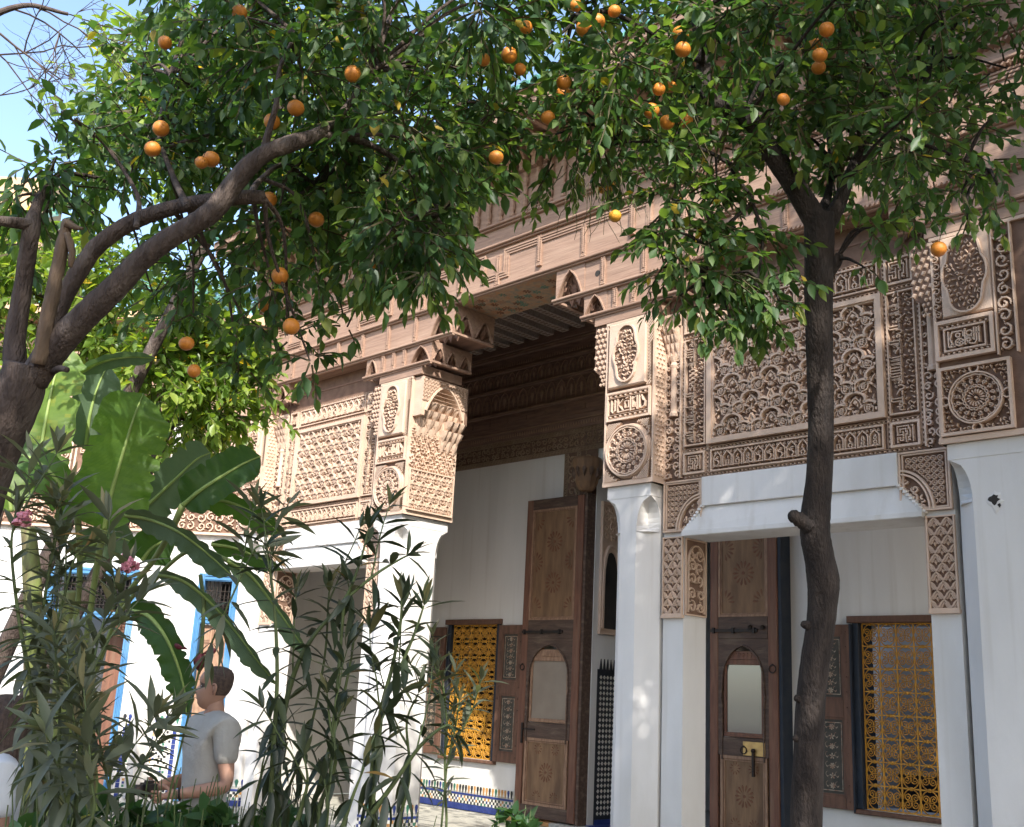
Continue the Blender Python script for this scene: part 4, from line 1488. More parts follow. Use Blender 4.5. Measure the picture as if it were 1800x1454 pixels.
# ------------------------------------------------------------------ white beams with carved brackets
def make_beam(xa, xb, sl, sr, pl, pr, label):
    """xa..xb clear width between brackets at the top; sl/sr bracket panels; pl/pr posts under them"""
    t = thing('white_beam', label, 'beam', ((xa + xb) / 2, B, 3.2))
    q = MB()
    q.box(sl[0], sr[1], B + 0.012, B + 0.37, 3.215, 3.748)
    q.bbox(xa, xb, B - 0.036, B + 0.012, 3.47, 3.749, 0.004)
    q.build('upper_face', M['plaster'], t)
    # lower tier, wider at the bottom, standing proud
    q = MB()
    e = 0.20
    z0, z1 = 3.19, 3.468
    vs = []
    for y, zt in ((B - 0.055, 0.0), (B + 0.37, 0.0)):
        vs += [(xa - e, y, z0), (xb + e, y, z0), (xb + e, y, z0 + 0.06), (xb + 0.01, y if y > B else y + 0.05, z1), (xa - 0.01, y if y > B else y + 0.05, z1), (xa - e, y, z0 + 0.06)]
    q.add(vs, [(0, 1, 2, 3, 4, 5), (11, 10, 9, 8, 7, 6)] + [(i, (i + 1) % 6, 6 + (i + 1) % 6, 6 + i) for i in range(6)])
    q.box(xa - e - 0.003, xb + e + 0.003, B - 0.070, B - 0.055, z0 + 0.004, z0 + 0.045)
    q.build('lower_face', M['plaster'], t)
    for side, (s0, s1) in ((1, sl), (-1, sr)):
        q = MB()
        sw = s1 - s0
        f = FY(s0, B + 0.012, 3.245)
        sh = 0.50
        q.fbox(f, 0, sw, 0, sh, -0.002, 0.006, 1)
        rx, rz = sw * 0.55, 0.30
        cxx = sw if side > 0 else 0.0
        ins = lambda a, b: 0.05 < a < sw - 0.05 and 0.05 < b < sh - 0.05 and ((a - cxx) / (rx + 0.06)) ** 2 + ((b - 0.0) / (rz + 0.07)) ** 2 > 1
        p_lattice(sw, sh, 0.05).emit(q, f, 0.026, 0, inside=ins, n0=0.006)
        for wd, ex in ((0.022, 0.045), (0.018, 0.015)):
            q.ribbon(f, arc(cxx, 0, rx + ex, 90 if side < 0 else 180, 0 if side < 0 else 90, 14, rz + ex), wd, 0.004, 0.042, False, 0)
        frame_rect(q, f, 0.0, sw, 0.0, sh, 0.016, 0.006, 0.04, 0)
        frame_rect(q, f, 0.026, sw - 0.026, 0.02, sh - 0.02, 0.012, 0.006, 0.032, 0)
        # small scrolls inside the quarter arch, notched edge
        r = random.Random(4)
        p_vine(rx, rz, 0.075, r, 0.014).emit(q, (f[0] + f[1] * (cxx - rx if side > 0 else 0), f[1], f[2], f[3]), 0.026, 0, n0=0.006,
                                             inside=lambda a, b: ((a - (rx if side > 0 else 0)) / rx) ** 2 + (b / rz) ** 2 < 0.9)
        q.build('carved_bracket', [M['stucco'], M['stucco_ground']], t)
        q = MB()
        for k in range(9):
            a = k / 8
            ex_ = xa - 0.2 + a * 0.2 if side > 0 else xb + 0.2 - a * 0.2
            zz = z0 + 0.05 + a * (z1 - z0 - 0.05)
            q.blob(FY(ex_, B - 0.03, zz), [(-0.022, -0.012), (0.022, -0.016), (0.026, 0.014), (-0.016, 0.022)], -0.05, 0.012, 0)
        q.build('notched_edge', M['plaster_old'], t)
    for side, (p0, p1) in ((1, pl), (-1, pr)):
        q = MB()
        q.box(p0, p1, B + 0.01, B + 0.375, -0.012, 3.243)
        po = q.build('post', M['plaster'], t)
        q = MB()
        f = FY(p0 + 0.002, B + 0.01, 2.46)
        pw = p1 - p0 - 0.004
        q.fbox(f, -0.006, pw + 0.006, -0.03, 0.0, -0.01, 0.036, 0)
        q.fbox(f, 0, pw, 0, 0.74, -0.001, 0.005, 1)
        p_lozenge(pw - 0.02, 0.72, 2, 5).emit(q, (f[0] + f[1] * 0.01 + f[2] * 0.01, f[1], f[2], f[3]), 0.022, 0, inside=in_rect(pw - 0.02, 0.72), n0=0.005)
        frame_rect(q, f, 0, pw, 0, 0.74, 0.012, 0.005, 0.03, 0)
        # the face towards the opening, an arched leaf panel
        xs = p1 if side > 0 else p0
        fx = FX(xs, B + 0.02, 2.46) if side > 0 else (np.array([xs, B + 0.35, 2.46]), np.array([0, -1.0, 0]), np.array([0, 0, 1.0]), np.array([-1.0, 0, 0]))
        q.fbox(fx, 0, 0.34, 0, 0.73, -0.001, 0.005, 1)
        frame_rect(q, fx, 0, 0.34, 0, 0.73, 0.014, 0.005, 0.02, 0)
        ar = [(0.04, 0.03), (0.04, 0.5)] + [(0.17 + 0.13 * math.cos(math.radians(a)), 0.5 + 0.17 * math.sin(math.radians(a))) for a in range(180, -1, -20)] + [(0.30, 0.03)]
        q.ribbon(fx, ar, 0.014, 0.004, 0.028, False, 0)
        p_vine(0.26, 0.62, 0.12, random.Random(9), 0.014).emit(q, (fx[0] + fx[1] * 0.04 + fx[2] * 0.03, fx[1], fx[2], fx[3]), 0.02, 0, n0=0.005,
                                                              inside=lambda a, b: in_poly(ar)(a + 0.04, b + 0.03))
        q.build('carved_strip', [M['stucco'], M['stucco_ground']], po)
    return t


make_beam(-5.845, -3.90, (-6.30, -5.85), (-3.895, -3.47), (-6.31, -6.075), (-3.695, -3.46), 'plain white beam between carved brackets, crossed by the thin tree trunk')
make_beam(-12.93, -11.20, (-13.37, -12.935), (-11.195, -10.78), (-13.40, -13.14), (-11.0, -10.765), 'sunlit white beam left of the tall opening, above the oleander')

# ------------------------------------------------------------------ wooden front
wf = thing('wooden_frieze', 'weathered carved cedar frieze with stepped ledges running along the whole front', 'wooden frieze', (-7.0, F, 5.48))


def colonette_mesh(h, w=0.05):
    q = MB()
    q.bbox(-w / 2, w / 2, -0.028, 0.0, 0, h, 0.006)
    q.bbox(-w * 0.62, w * 0.62, -0.036, 0.0, -0.02, 0.0, 0.004)
    q.bbox(-w * 0.18, w * 0.18, -0.038, -0.028, 0.03, h - 0.03, 0.003)
    n = int(h / 0.022)
    for i in range(n):
        for s in (-1, 1):
            z = (i + 0.2) * h / n
            q.fbox(FY(s * w * 0.36, -0.028, z), -0.006, 0.006, 0, h / n * 0.6, 0, 0.007)
    return q.mesh('colonette', M['wood'])


def ledge(x0, x1, z, d, hgt, y=F, mi=0):
    q = MB()
    q.bbox(x0, x1, y - d, y, z, z + hgt, 0.008)
    q.bbox(x0 + 0.001, x1 - 0.001, y - d * 0.55, y, z - hgt * 0.7, z - 0.001, 0.006)
    q.box(x0 + 0.002, x0 + 0.05, y + 0.001, y + 0.67, z + 0.002, z + hgt - 0.001)
    q.box(x1 - 0.05, x1 - 0.002, y + 0.001, y + 0.67, z + 0.002, z + hgt - 0.001)
    return q.build('ledge', M['wood'], wf)


def board(x0, x1, z0, z1, y=F, th=0.68):
    q = MB()
    q.box(x0, x1, y, y + th, z0, z1)
    return q.build('board', M['wood'], wf)


col_a = colonette_mesh(0.20)
col_b = colonette_mesh(0.30)
col_c = colonette_mesh(0.36, 0.06)
YB = F + 0.0
runs1 = [(-14.3, -12.98), (-11.12, -9.79), (-7.27, -5.95), (-3.80, -1.2)]
runs2 = [(-14.3, -9.40), (-7.70, -1.2)]
BW1 = {-12.98: 0.32, -11.12: 0.26, -9.79: 0.42, -7.27: 0.32, -5.95: 0.26, -3.80: 0.28}
BW2 = {-9.40: 0.46, -7.70: 0.42}
capb = [(-14.3, -13.40), (-10.80, -9.95), (-7.10, -6.27), (-3.50, -1.2)]
for a, b in capb:
    board(a, b, 5.482, 5.60, F - 0.012)
for a, b in runs1:
    ledge(a - 0.02, b + 0.02, 5.60, 0.055, 0.03)
    board(a + BW1.get(a, 0), b - BW1.get(b, 0), 5.632, 5.885, F + 0.004)
for a, b in runs2:
    ledge(a - 0.02, b + 0.02, 5.89, 0.055, 0.03)
    board(a + BW2.get(a, 0), b - BW2.get(b, 0), 5.922, 6.285, F + 0.006)
ledge(-14.3, -1.2, 6.29, 0.06, 0.03)
board(-14.3, -1.2, 6.322, 6.83, F + 0.006)
ledge(-14.3, -1.2, 6.835, 0.065, 0.03)
board(-14.3, -1.2, 6.868, 7.10, F + 0.004)
ledge(-14.3, -1.2, 7.105, 0.07, 0.032)
board(-14.3, -1.2, 7.14, 8.25, F + 0.02, 0.5)
# colonettes set on the boards
for a, b in runs1:
    n = 3 if b - a < 1.5 else 5
    for i in range(n):
        x = a + BW1.get(a, 0) + (i + 0.5) * (b - a - BW1.get(a, 0) - BW1.get(b, 0)) / n
        place('colonette', col_a, wf, (x, F + 0.004, 5.66))
for a, b in runs2:
    n = int((b - a) / 0.56)
    for i in range(n):
        place('colonette', col_b, wf, (a + BW2.get(a, 0) + (i + 0.5) * (b - a - BW2.get(a, 0) - BW2.get(b, 0)) / n, F + 0.006, 5.96))
n = 19
for i in range(n):
    x = -14.1 + i * 0.68
    place('colonette', col_c, wf, (x, F + 0.006, 6.43 if i % 2 else 6.36))


def stepped(x0, x1, lo, hi, step_x):
    """a moulding that runs high, then drops in a square step round each hanging block"""
    for k in range(3):
        q = MB()
        o = k * 0.028
        pts = [(x0, hi - o)]
        for sx in step_x:
            pts += [(sx - 0.17 - o * 1.0, hi - o), (sx - 0.17 - o, lo - o), (sx + 0.17 + o, lo - o), (sx + 0.17 + o, hi - o)]
        pts.append((x1, hi - o))
        for (a, b), (c, d) in zip(pts[:-1], pts[1:]):
            e = 0.011
            if abs(b - d) < 1e-6:
                q.bbox(min(a, c) - e, max(a, c) + e, F + 0.006 - 0.034 + k * 0.008, F + 0.006, b - e, b + e, 0.003)
            else:
                q.bbox(a - e, a + e, F + 0.006 - 0.033 + k * 0.008, F + 0.006, min(b, d) + e, max(b, d) - e, 0.003)
        q.build('stepped_moulding', M['wood'], wf)


stepped(-14.3, -1.2, 6.48, 6.76, [-12.9, -11.2, -8.72, -6.2, -4.2, -2.2])
# rope mouldings
q = MB()
for z, x0, x1 in ((7.02, -6.6, -1.2), (6.80, -6.6, -1.2), (5.905, -6.4, -1.2), (6.305, -5.0, -1.2), (7.55, -7.0, -1.2), (7.9, -7, -1.2)):
    n = int((x1 - x0) / 0.045)
    for i in range(n):
        x = x0 + i * 0.045
        q.blob(FY(x, F - 0.002, z - 0.018), [(0, 0), (0.022, 0), (0.042, 0.032), (0.02, 0.032)], -0.03, 0.074, 0, 0.2)
q.build('rope_moulding', M['wood'], wf, kind='stuff')
# recessed lintels and soffits above the carved walls, ornamented painted soffit over the opening
for a, b in ((-13.0, -11.10), (-5.97, -3.78)):
    q = MB()
    q.box(a, b, B + 0.06, F + 0.68, 5.60, 5.924)
    q.box(a, b, B + 0.02, B + 0.06, 5.50, 5.60)
    q.box(a, b, B - 0.01, B + 0.06, 5.70, 5.72)
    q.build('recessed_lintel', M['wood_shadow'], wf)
    q = MB()
    f = (np.array([a, F + 0.02, 5.888]), np.array([1.0, 0, 0]), np.array([0, 1.0, 0]), np.array([0, 0, -1.0]))
    q.fbox(f, 0, b - a, 0, 0.2, -0.002, 0.004)
    p_hatch(b - a, 0.16, 0.035, 0.6).emit(q, (f[0] + f[2] * 0.02, f[1], f[2], f[3]), 0.012, 0, n0=0.004)
    q.build('carved_soffit', M['wood'], wf)
q = MB()
q.box(-9.42, -7.68, F + 0.012, F + 0.70, 6.284, 6.318, 0)
f = (np.array([-9.40, F + 0.04, 6.284]), np.array([1.0, 0, 0]), np.array([0, 1.0, 0]), np.array([0, 0, -1.0]))
r_ = random.Random(8)
for k in range(46):
    cx, cy = r_.uniform(0.1, 1.6), r_.uniform(0.06, 0.58)
    for m_ in range(6):
        q.blob(f, teardrop(cx, cy, m_ * 60 + k * 17, 0.055, 0.03), 0, 0.003, 1 + k % 3)
q.build('painted_soffit', [M['painted_board'], M['wood_line'], M['tile_green'], M['door_petal']], wf)


def bracket(x0, x1, z0, z1, sign):
    """end of a ledge run: pointed arch over dark honeycomb, on the front and on the side facing the opening"""
    q = MB()
    w, h = x1 - x0, z1 - z0
    f = FY(x0, F + 0.004, z0)
    ar = [(w * (0.06 + 0.88 * i / 12), h * (0.02 + 0.80 * (1 - abs(2 * i / 12 - 1) ** 1.8) + (0.06 if i == 6 else 0))) for i in range(13)]
    q.prism(f, [(0, h), (0, 0.0)] + ar + [(w, 0.0), (w, h)], -0.05, 0.008, 0)
    q.ribbon(f, ar, 0.018, 0.004, 0.026, False, 0)
    i0, i1 = (0.0 if sign < 0 else 0.0), (w if sign == 0 else w - 0.10)
    if sign < 0:
        i0, i1 = 0.10, w
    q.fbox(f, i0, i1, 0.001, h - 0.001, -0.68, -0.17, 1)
    for r in range(4):
        n = 4
        for i in range(n + r % 2):
            u = w * ((i + (0.0 if r % 2 else 0.5)) / n)
            if w * 0.05 < u < w * 0.95:
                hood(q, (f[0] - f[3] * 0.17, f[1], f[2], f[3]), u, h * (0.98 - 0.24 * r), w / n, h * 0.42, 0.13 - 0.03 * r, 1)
    xs = x1 if sign > 0 else x0
    L_ = 0.66
    if sign > 0:
        fx = (np.array([xs, F + 0.012, z0]), np.array([0, 1.0, 0]), np.array([0, 0, 1.0]), np.array([1.0, 0, 0]))
    else:
        fx = (np.array([xs, F + 0.012 + L_, z0]), np.array([0, -1.0, 0]), np.array([0, 0, 1.0]), np.array([-1.0, 0, 0]))
    poly = [(0, h)]
    nc = 2 if h > 0.3 else 3
    ww = L_ / nc
    for k in range(nc):
        pts = [(k * ww + ww * (0.05 + 0.90 * i / 8), h * (0.04 + 0.66 * (1 - abs(2 * i / 8 - 1) ** 1.5))) for i in range(9)]
        poly += [(k * ww, 0.0)] + pts
        q.ribbon(fx, pts, 0.016, 0.0, 0.018, False, 0)
        for i in range(4):
            hood(q, (fx[0] - fx[3] * 0.10, fx[1], fx[2], fx[3]), k * ww + ww * (i + 0.5) / 4, h * (0.72 if i % 2 else 0.58), ww / 4, h * 0.45, 0.09, 1)
    poly += [(L_, 0.0), (L_, h)]
    q.prism(fx, poly, -0.03, 0.004, 0)
    return q.build('bracket', [M['wood'], M['wood_shadow']], wf)


for x0, x1, sg in ((-13.30, -12.98, 1), (-11.12, -10.86, -1), (-10.21, -9.79, 1), (-7.27, -6.95, -1), (-6.21, -5.95, 1), (-3.80, -3.52, -1)):
    bracket(x0, x1, 5.634, 5.884, sg)
bracket(-9.86, -9.40, 5.924, 6.284, 1)
bracket(-7.70, -7.28, 5.924, 6.284, -1)
q = MB()
q.prism(FY(-7.10, F + 0.006, 6.10), arc(0, 0, 0.035, 0, 340, 14), -0.001, 0.003)  # flat black disc standing in for the shade of a small hole
q.build('hole_shade', M['dark'], wf)
# hanging colonettes and flat plates, coloured dark as shaded arches, below the eave
cm = MB()
prof = [(0.018, 0), (0.034, 0.02), (0.036, 0.05), (0.022, 0.07), (0.034, 0.10), (0.036, 0.16), (0.022, 0.20), (0.028, 0.24), (0.03, 0.33), (0.022, 0.36),
        (0.036, 0.40), (0.036, 0.44), (0.024, 0.47), (0.04, 0.52)]
cm.lathe(prof, (0, 0, 0), 8)
for i in range(4):
    hood(cm, FY(0, -0.01, 0.52 + 0.10), 0.0, 0.02 + 0.05 * i, 0.09 + 0.03 * i, 0.10, 0.05 + 0.05 * i)
cm.box(-0.03, 0.03, -0.10, 0.03, 0.52, 0.80)
tc = cm.mesh('turned_column', M['wood'])
for i in range(62):
    place('turned_column', tc, wf, (-14.0 + i * 0.205, F - 0.012, 7.155))
q = MB()
for i in range(62):
    f = FY(-14.0 + i * 0.205 + 0.03, F + 0.02, 7.66)
    q.fbox(f, 0.0, 0.145, 0.06, 0.30, 0, 0.004, 0)
q.build('arch_shade', M['wood_dark'], wf, kind='stuff')
# eave
ev = thing('roof_eave', 'projecting wooden eave with green glazed tiles above the carved frieze', 'roof', (-7.0, F, 7.98))
q = MB()
q.box(-14.2, -1.2, 7.35, F + 0.5, 7.98, 8.04)
q.bbox(-14.2, -1.2, 7.31, 7.35, 7.90, 8.10, 0.01)
q.bbox(-14.2, -1.2, 7.27, 7.31, 8.02, 8.14, 0.01)
q.build('eave_board', M['wood'], ev)
q = MB()
q.box(-0.03, 0.03, 7.36, F, 7.90, 7.979)
raf = q.mesh('rafter', M['wood'])
for i in range(62):
    place('rafter', raf, ev, (-14.0 + i * 0.205, 0, 0))
tm = MB()
L_ = 0.42
vs, fs = [], []
for k in range(2):
    for i in range(7):
        a = math.pi * i / 6
        vs.append((0.075 * math.cos(a), k * L_, 0.075 * math.sin(a) + k * L_ * 0.55))
        vs.append((0.058 * math.cos(a), k * L_, 0.058 * math.sin(a) + k * L_ * 0.55))
for i in range(6):
    fs += [(2 * i, 2 * i + 2, 14 + 2 * i + 2, 14 + 2 * i), (2 * i + 1, 2 * i, 2 * i + 2, 2 * i + 3)]
tm.add(vs, fs)
rtile = tm.mesh('roof_tile', M['roof_tile'], True)
for j in range(3):
    for i in range(78):
        place('roof_tile', rtile, ev, (-14.1 + i * 0.165, 7.22 + j * 0.36, 8.12 + j * 0.2))
q = MB()
q.add([(-14.2, 7.25, 8.10), (-1.2, 7.25, 8.10), (-1.2, 8.9, 9.0), (-14.2, 8.9, 9.0)], [(0, 1, 2, 3)])
q.build('roof_bed', M['roof_rim'], ev)

# ------------------------------------------------------------------ windows with yellow iron grilles
def scroll_mesh(cw, ch, rad):
    q = MB()
    def wire(pts, r=rad):
        q.tube([(a, 0, b) for a, b in pts], r, 4, 0, False)
    hw, hh = cw / 2, ch / 2
    for s in (-1, 1):
        wire(arc(0, s * hh * 0.12, hw * 0.90, 180 if s > 0 else 180, 0 if s > 0 else 360, 10, hh * 0.86))
        for k in (-1, 1):
            pts = spiral(k * hw * 0.42, s * hh * 0.28, hw * 0.06, hw * 0.42, 0 if k > 0 else 180, 1.6 * s * k, 15)
            wire(pts, rad * 0.9)
    wire([(-hw * 0.5, 0), (hw * 0.5, 0)], rad * 0.8)
    q.box(-0.012, 0.012, -0.012, 0.012, hh - 0.018, hh + 0.018)
    return q.mesh('scroll', M['yellow'], True)


NC, NR = 5, 8
GW, GH = 0.98, 1.90
SCROLL = scroll_mesh(GW / NC, GH / NR, 0.0068)
SCROLL_W = scroll_mesh(GW / NC, GH / NR, 0.0105)


def grilled_window(x0, x1, z0, z1, label, dark_back=False):
    t = thing('window', label, 'window', ((x0 + x1) / 2, K, z0))
    w = x1 - x0
    q = MB()
    q.bbox(x0 - 0.06, x1 + 0.02, K - 0.05, K + 0.30, z1 - 0.002, z1 + 0.075, 0.01)
    q.build('lintel', M['shutter_wood'], t)
    for a, b in ((x0 - 0.002, x0 + 0.07), (x1 - 0.07, x1 + 0.002)):
        q = MB()
        q.bbox(a, b, K - 0.03, K + 0.30, z0, z1 - 0.003, 0.006)
        q.build('jamb', M['navy'], t)
    q = MB()
    q.bbox(x0 - 0.03, x1 + 0.03, K - 0.06, K + 0.35, z0 - 0.05, z0 - 0.002, 0.01)
    q.build('sill', M['shutter_wood'], t)
    gx0 = (x0 + x1) / 2 - GW / 2
    gz0 = z0 + 0.01
    gh = z1 - z0 - 0.02
    q = MB()
    y = K + 0.03
    for i in range(NC + 1):
        x = gx0 + i * GW / NC
        q.box(x - 0.007, x + 0.007, y - 0.007, y + 0.007, gz0, gz0 + gh)
    for j in range(NR + 1):
        z = gz0 + j * gh / NR
        q.box(gx0, gx0 + GW, y - 0.0065, y + 0.0065, z - 0.007, z + 0.007)
    g = q.build('grille', M['yellow'], t)
    for j in range(NR):
        for i in range(NC):
            o = place('scroll', SCROLL_W if dark_back else SCROLL, g, (gx0 + (i + .5) * GW / NC, y, gz0 + (j + .5) * gh / NR))
            o.scale = (1, 1, gh / GH)
    if dark_back:
        q = MB()
        q.box(x0 + 0.07, x1 - 0.07, K + 0.40, K + 0.42, z0, z1)  # dark sheet added in place of the unlit room behind the grille
        q.build('dark_room_sheet', M['dark'], t)
    return t


WLt = grilled_window(*WL, 'tall window with yellow iron scroll grille between open painted shutters, left of the big door', dark_back=True)
WRt = grilled_window(*WR, 'tall window with yellow iron scroll grille at the right, behind the thin tree trunk')


def shutter(t, x0, w, z0, z1, ang=0.0, mirror=False):
    """two painted panels in a studded frame, hung at x0 and opened flat against the wall"""
    lx = lambda u: x0 + u
    y = K - 0.075
    q = MB()
    h = z1 - z0
    rails = ((0, 0.13), (h * 0.485, h * 0.585), (h - 0.11, h))
    for a, b in ((0, 0.085), (w - 0.085, w)):
        q.bbox(lx(a), lx(b), y, y + 0.045, z0, z1, 0.005)
    for a, b in rails:
        q.bbox(lx(0.086), lx(w - 0.086), y + 0.001, y + 0.045, z0 + a, z0 + b, 0.005)
    for a, b in ((0.13, h * 0.485), (h * 0.585, h - 0.11)):
        frame_rect(q, FY(lx(0.086), y + 0.02, z0 + a), 0, w - 0.172, 0, b - a, 0.022, -0.01, 0.012)
    for i in range(12):
        for uu in (0.042, w - 0.042):
            zz = z0 + (i + 0.5) * h / 12
            q.lathe([(0.011, 0), (0.006, 0.01)], (0, 0, 0), 6) if False else q.prism(FY(lx(uu), y, zz), arc(0, 0, 0.011, 0, 300, 5), 0, 0.009, 0, 0.4)
    s = q.build('shutter', M['shutter_wood'], t)
    for a, b in ((0.13, h * 0.485), (h * 0.585, h - 0.11)):
        q = MB()
        q.box(lx(0.087), lx(w - 0.087), y + 0.025, y + 0.04, z0 + a + 0.001, z0 + b - 0.001, 0)
        f = FY(lx(w / 2), y + 0.025, z0 + (a + b) / 2)
        ph = (b - a) / 2 - 0.05
        pw = (w - 0.172) / 2 - 0.04
        rr_ = random.Random(int(a * 100))
        frame_rect(q, f, -pw, pw, -ph, ph, 0.008, 0, 0.003, 1)
        n = 7
        for k in range(n):
            cz = -ph + (k + 0.5) * 2 * ph / n
            for m_ in range(5 if k % 2 else 7):
                q.blob(f, teardrop(0, cz, m_ * 360 / (5 if k % 2 else 7) + 18, 0.034, 0.017), 0, 0.002, 1)
            for sgn in (-1, 1):
                q.ribbon(f, arc(sgn * pw * 0.45, cz + 0.02, 0.025, 90, 330, 6), 0.004, 0, 0.002, False, 1)
                q.blob(f, teardrop(sgn * pw * 0.4, cz - 0.02, 90 - sgn * 50, 0.03, 0.012), 0, 0.002, 1)
        q.build('panel', [M['shutter_panel'], M['shutter_flower']], s)
    q = MB()
    e = w if not mirror else -0.018
    q.box(lx(e) if not mirror else lx(-0.02), lx(e) + 0.018 if not mirror else lx(0), y + 0.002, y + 0.073, z0 - 0.02, z1 + 0.005)
    q.build('edge_strip', M['navy'], s)
    return s


shutter(WLt, -13.16, 0.47, 0.73, 2.62, mirror=True)
shutter(WLt, -11.50, 0.50, 0.72, 2.64)
shutter(WRt, -6.42, 0.50, 0.64, 2.60)
shutter(WRt, -4.70, 0.50, 0.64, 2.60)


# ------------------------------------------------------------------ the two tall door leaves, thrown open against the wall
def petal_rose(q, f, r, mi, n=14, half=None):
    for k in range(n):
        a = 360.0 * k / n
        if half and not half(math.cos(math.radians(a)), math.sin(math.radians(a))):
            continue
        c, s = math.cos(math.radians(a)), math.sin(math.radians(a))
        q.blob(f, teardrop(r * 0.36 * c, r * 0.36 * s, a, r * 0.62, r * 0.20), 0, 0.004, mi, 0.15)
    if not half:
        q.prism(f, arc(0, 0, r * 0.14, 0, 320, 8), 0, 0.005, mi)


def door_leaf(x0, w, y, z0, label, bright, hinge_right):
    H = 4.35
    t = thing('door_leaf', label, 'door', (x0 + w / 2, y, z0))
    zz = lambda f: z0 + f
    # stiles
    for a, b, nm in ((0, 0.115, 0), (w - 0.125, w, 1)):
        q = MB()
        q.bbox(x0 + a, x0 + b, y, y + 0.07, z0, z0 + H, 0.008)
        q.build('stile', M['door_wood'], t)
    q = MB()
    xa, xb = x0 + 0.116, x0 + w - 0.126
    for a, b in ((0, 0.16), (2.36, 2.62), (4.20, H)):
        q = MB()
        q.bbox(xa, xb, y + 0.004, y + 0.07, zz(a), zz(b), 0.006)
        q.build('rail', M['door_dark'], t)
    q = MB()
    q.bbox(x0 + w + 0.002, x0 + w + 0.05, y + 0.02, K - 0.002, z0 - 0.05, zz(H) + 0.02, 0.006)
    q.build('back_edge', M['navy'] if hinge_right else M['door_dark'], t)
    pw = xb - xa
    # upper carved panel
    q = MB()
    q.box(xa, xb, y + 0.03, y + 0.05, zz(2.621), zz(4.199), 0)
    fu = FY(xa, y + 0.03, zz(2.62))
    frame_rect(q, fu, 0, pw, 0, 1.58, 0.03, 0, 0.022, 2)
    frame_rect(q, fu, 0.035, pw - 0.035, 0.035, 1.545, 0.01, 0, 0.012, 2)
    cx = pw / 2
    fc = lambda u, v: (fu[0] + fu[1] * u + fu[2] * v, fu[1], fu[2], fu[3])
    for v in (0.52, 1.10):
        petal_rose(q, fc(cx, v), 0.155, 1)
    for u, su in ((0.07, 1), (pw - 0.07, -1)):
        for v in (0.18, 0.82, 1.42):
            petal_rose(q, fc(u, v), 0.15, 1, 14, half=lambda a, b, su=su, v=v: a * su > -0.2 and (b > -0.4 if v < 0.3 else (b < 0.4 if v > 1.3 else True)))
    q.build('upper_panel', [M['door_panel'], M['door_petal'], M['door_light']], t)
    # bolt and pins on the middle rail
    q = MB()
    q.box(x0 + 0.02, x0 + w * 0.72, y - 0.018, y - 0.001, zz(2.44), zz(2.475))
    for u in (0.05, w * 0.35, w * 0.66):
        q.box(x0 + u, x0 + u + 0.03, y - 0.03, y, zz(2.425), zz(2.49))
    q.build('bolt', M['iron'], t)
    # wicket door
    wk = MB()
    wx0, wx1 = xa + 0.0, xb
    # spandrels round the arch
    ah, aw = 2.30, (wx1 - wx0) / 2
    acx = (wx0 + wx1) / 2
    arch_o = []
    for i in range(13):
        a = math.pi * i / 12
        u = acx - (aw - 0.055) * math.cos(a)
        v = 1.78 + 0.46 * (math.sin(a) ** 0.75) * (1 + 0.10 * (1 - abs(math.cos(a))))
        arch_o.append((u, v))
    fw = (np.array([0, y + 0.012, z0]), np.array([1.0, 0, 0]), np.array([0, 0, 1.0]), np.array([0, -1.0, 0]))
    for i in range(12):
        (a, b), (c, d) = arch_o[i], arch_o[i + 1]
        wk.prism(fw, [(a, b), (c, d), (c, 2.359), (a, 2.359)], -0.05, 0.0, 0)
    wk.box(wx0, wx0 + 0.054, y + 0.012, y + 0.06, zz(1.2), zz(2.359), 0)
    wk.box(wx1 - 0.054, wx1, y + 0.012, y + 0.06, zz(1.2), zz(2.359), 0)
    wk.ribbon(fw, [(wx0 + 0.06, 0.98), (wx0 + 0.06, 1.6), (wx0 + 0.045, 1.68)] + arch_o + [(wx1 - 0.045, 1.68), (wx1 - 0.06, 1.6), (wx1 - 0.06, 0.98)], 0.02, 0, 0.02, False, 0)
    wko = wk.build('wicket_frame', [M['door_dark']], t)
    q = MB()
    q.bbox(wx0 + 0.07, wx1 - 0.07, y + 0.02, y + 0.055, zz(2.06), zz(2.12), 0.004)
    q.bbox(wx0 + 0.07, wx1 - 0.07, y + 0.02, y + 0.055, zz(1.24), zz(1.29), 0.004)
    q.bbox(wx0 + 0.07, wx0 + 0.105, y + 0.022, y + 0.055, zz(1.291), zz(2.059), 0.004)
    q.bbox(wx1 - 0.105, wx1 - 0.07, y + 0.022, y + 0.055, zz(1.291), zz(2.059), 0.004)
    q.bbox(wx0 + 0.10, wx1 - 0.10, y + 0.026, y + 0.055, zz(2.121), zz(2.22), 0.004)
    for k in range(9):
        u = wx0 + 0.13 + k * (wx1 - wx0 - 0.26) / 8
        q.blob(FY(u, y + 0.026, zz(2.14)), teardrop(0, 0, 90, 0.06, 0.03), 0, 0.005)
    q.build('window_frame', M['door_light'] if not bright else M['door_wood'], wko)
    q = MB()
    q.box(wx0 + 0.10, wx1 - 0.10, y + 0.04, y + 0.046, zz(1.285), zz(2.065))
    q.build('glass', M['glass'] if bright else M['glass_dusty'], wko)
    q = MB()
    q.bbox(wx0 + 0.004, wx1 - 0.004, y + 0.006, y + 0.06, zz(1.03), zz(1.235), 0.004)
    q.build('lock_rail', M['door_dark'], wko)
    q = MB()
    q.box(wx0 + 0.03, wx1 - 0.03, y + 0.03, y + 0.05, zz(0.161), zz(1.029), 0)
    fl = FY(wx0 + 0.03, y + 0.03, zz(0.161))
    lw = wx1 - wx0 - 0.06
    frame_rect(q, fl, 0, lw, 0, 0.868, 0.035, 0, 0.022, 2)
    frame_rect(q, fl, 0.045, lw - 0.045, 0.045, 0.823, 0.012, 0, 0.016, 2)
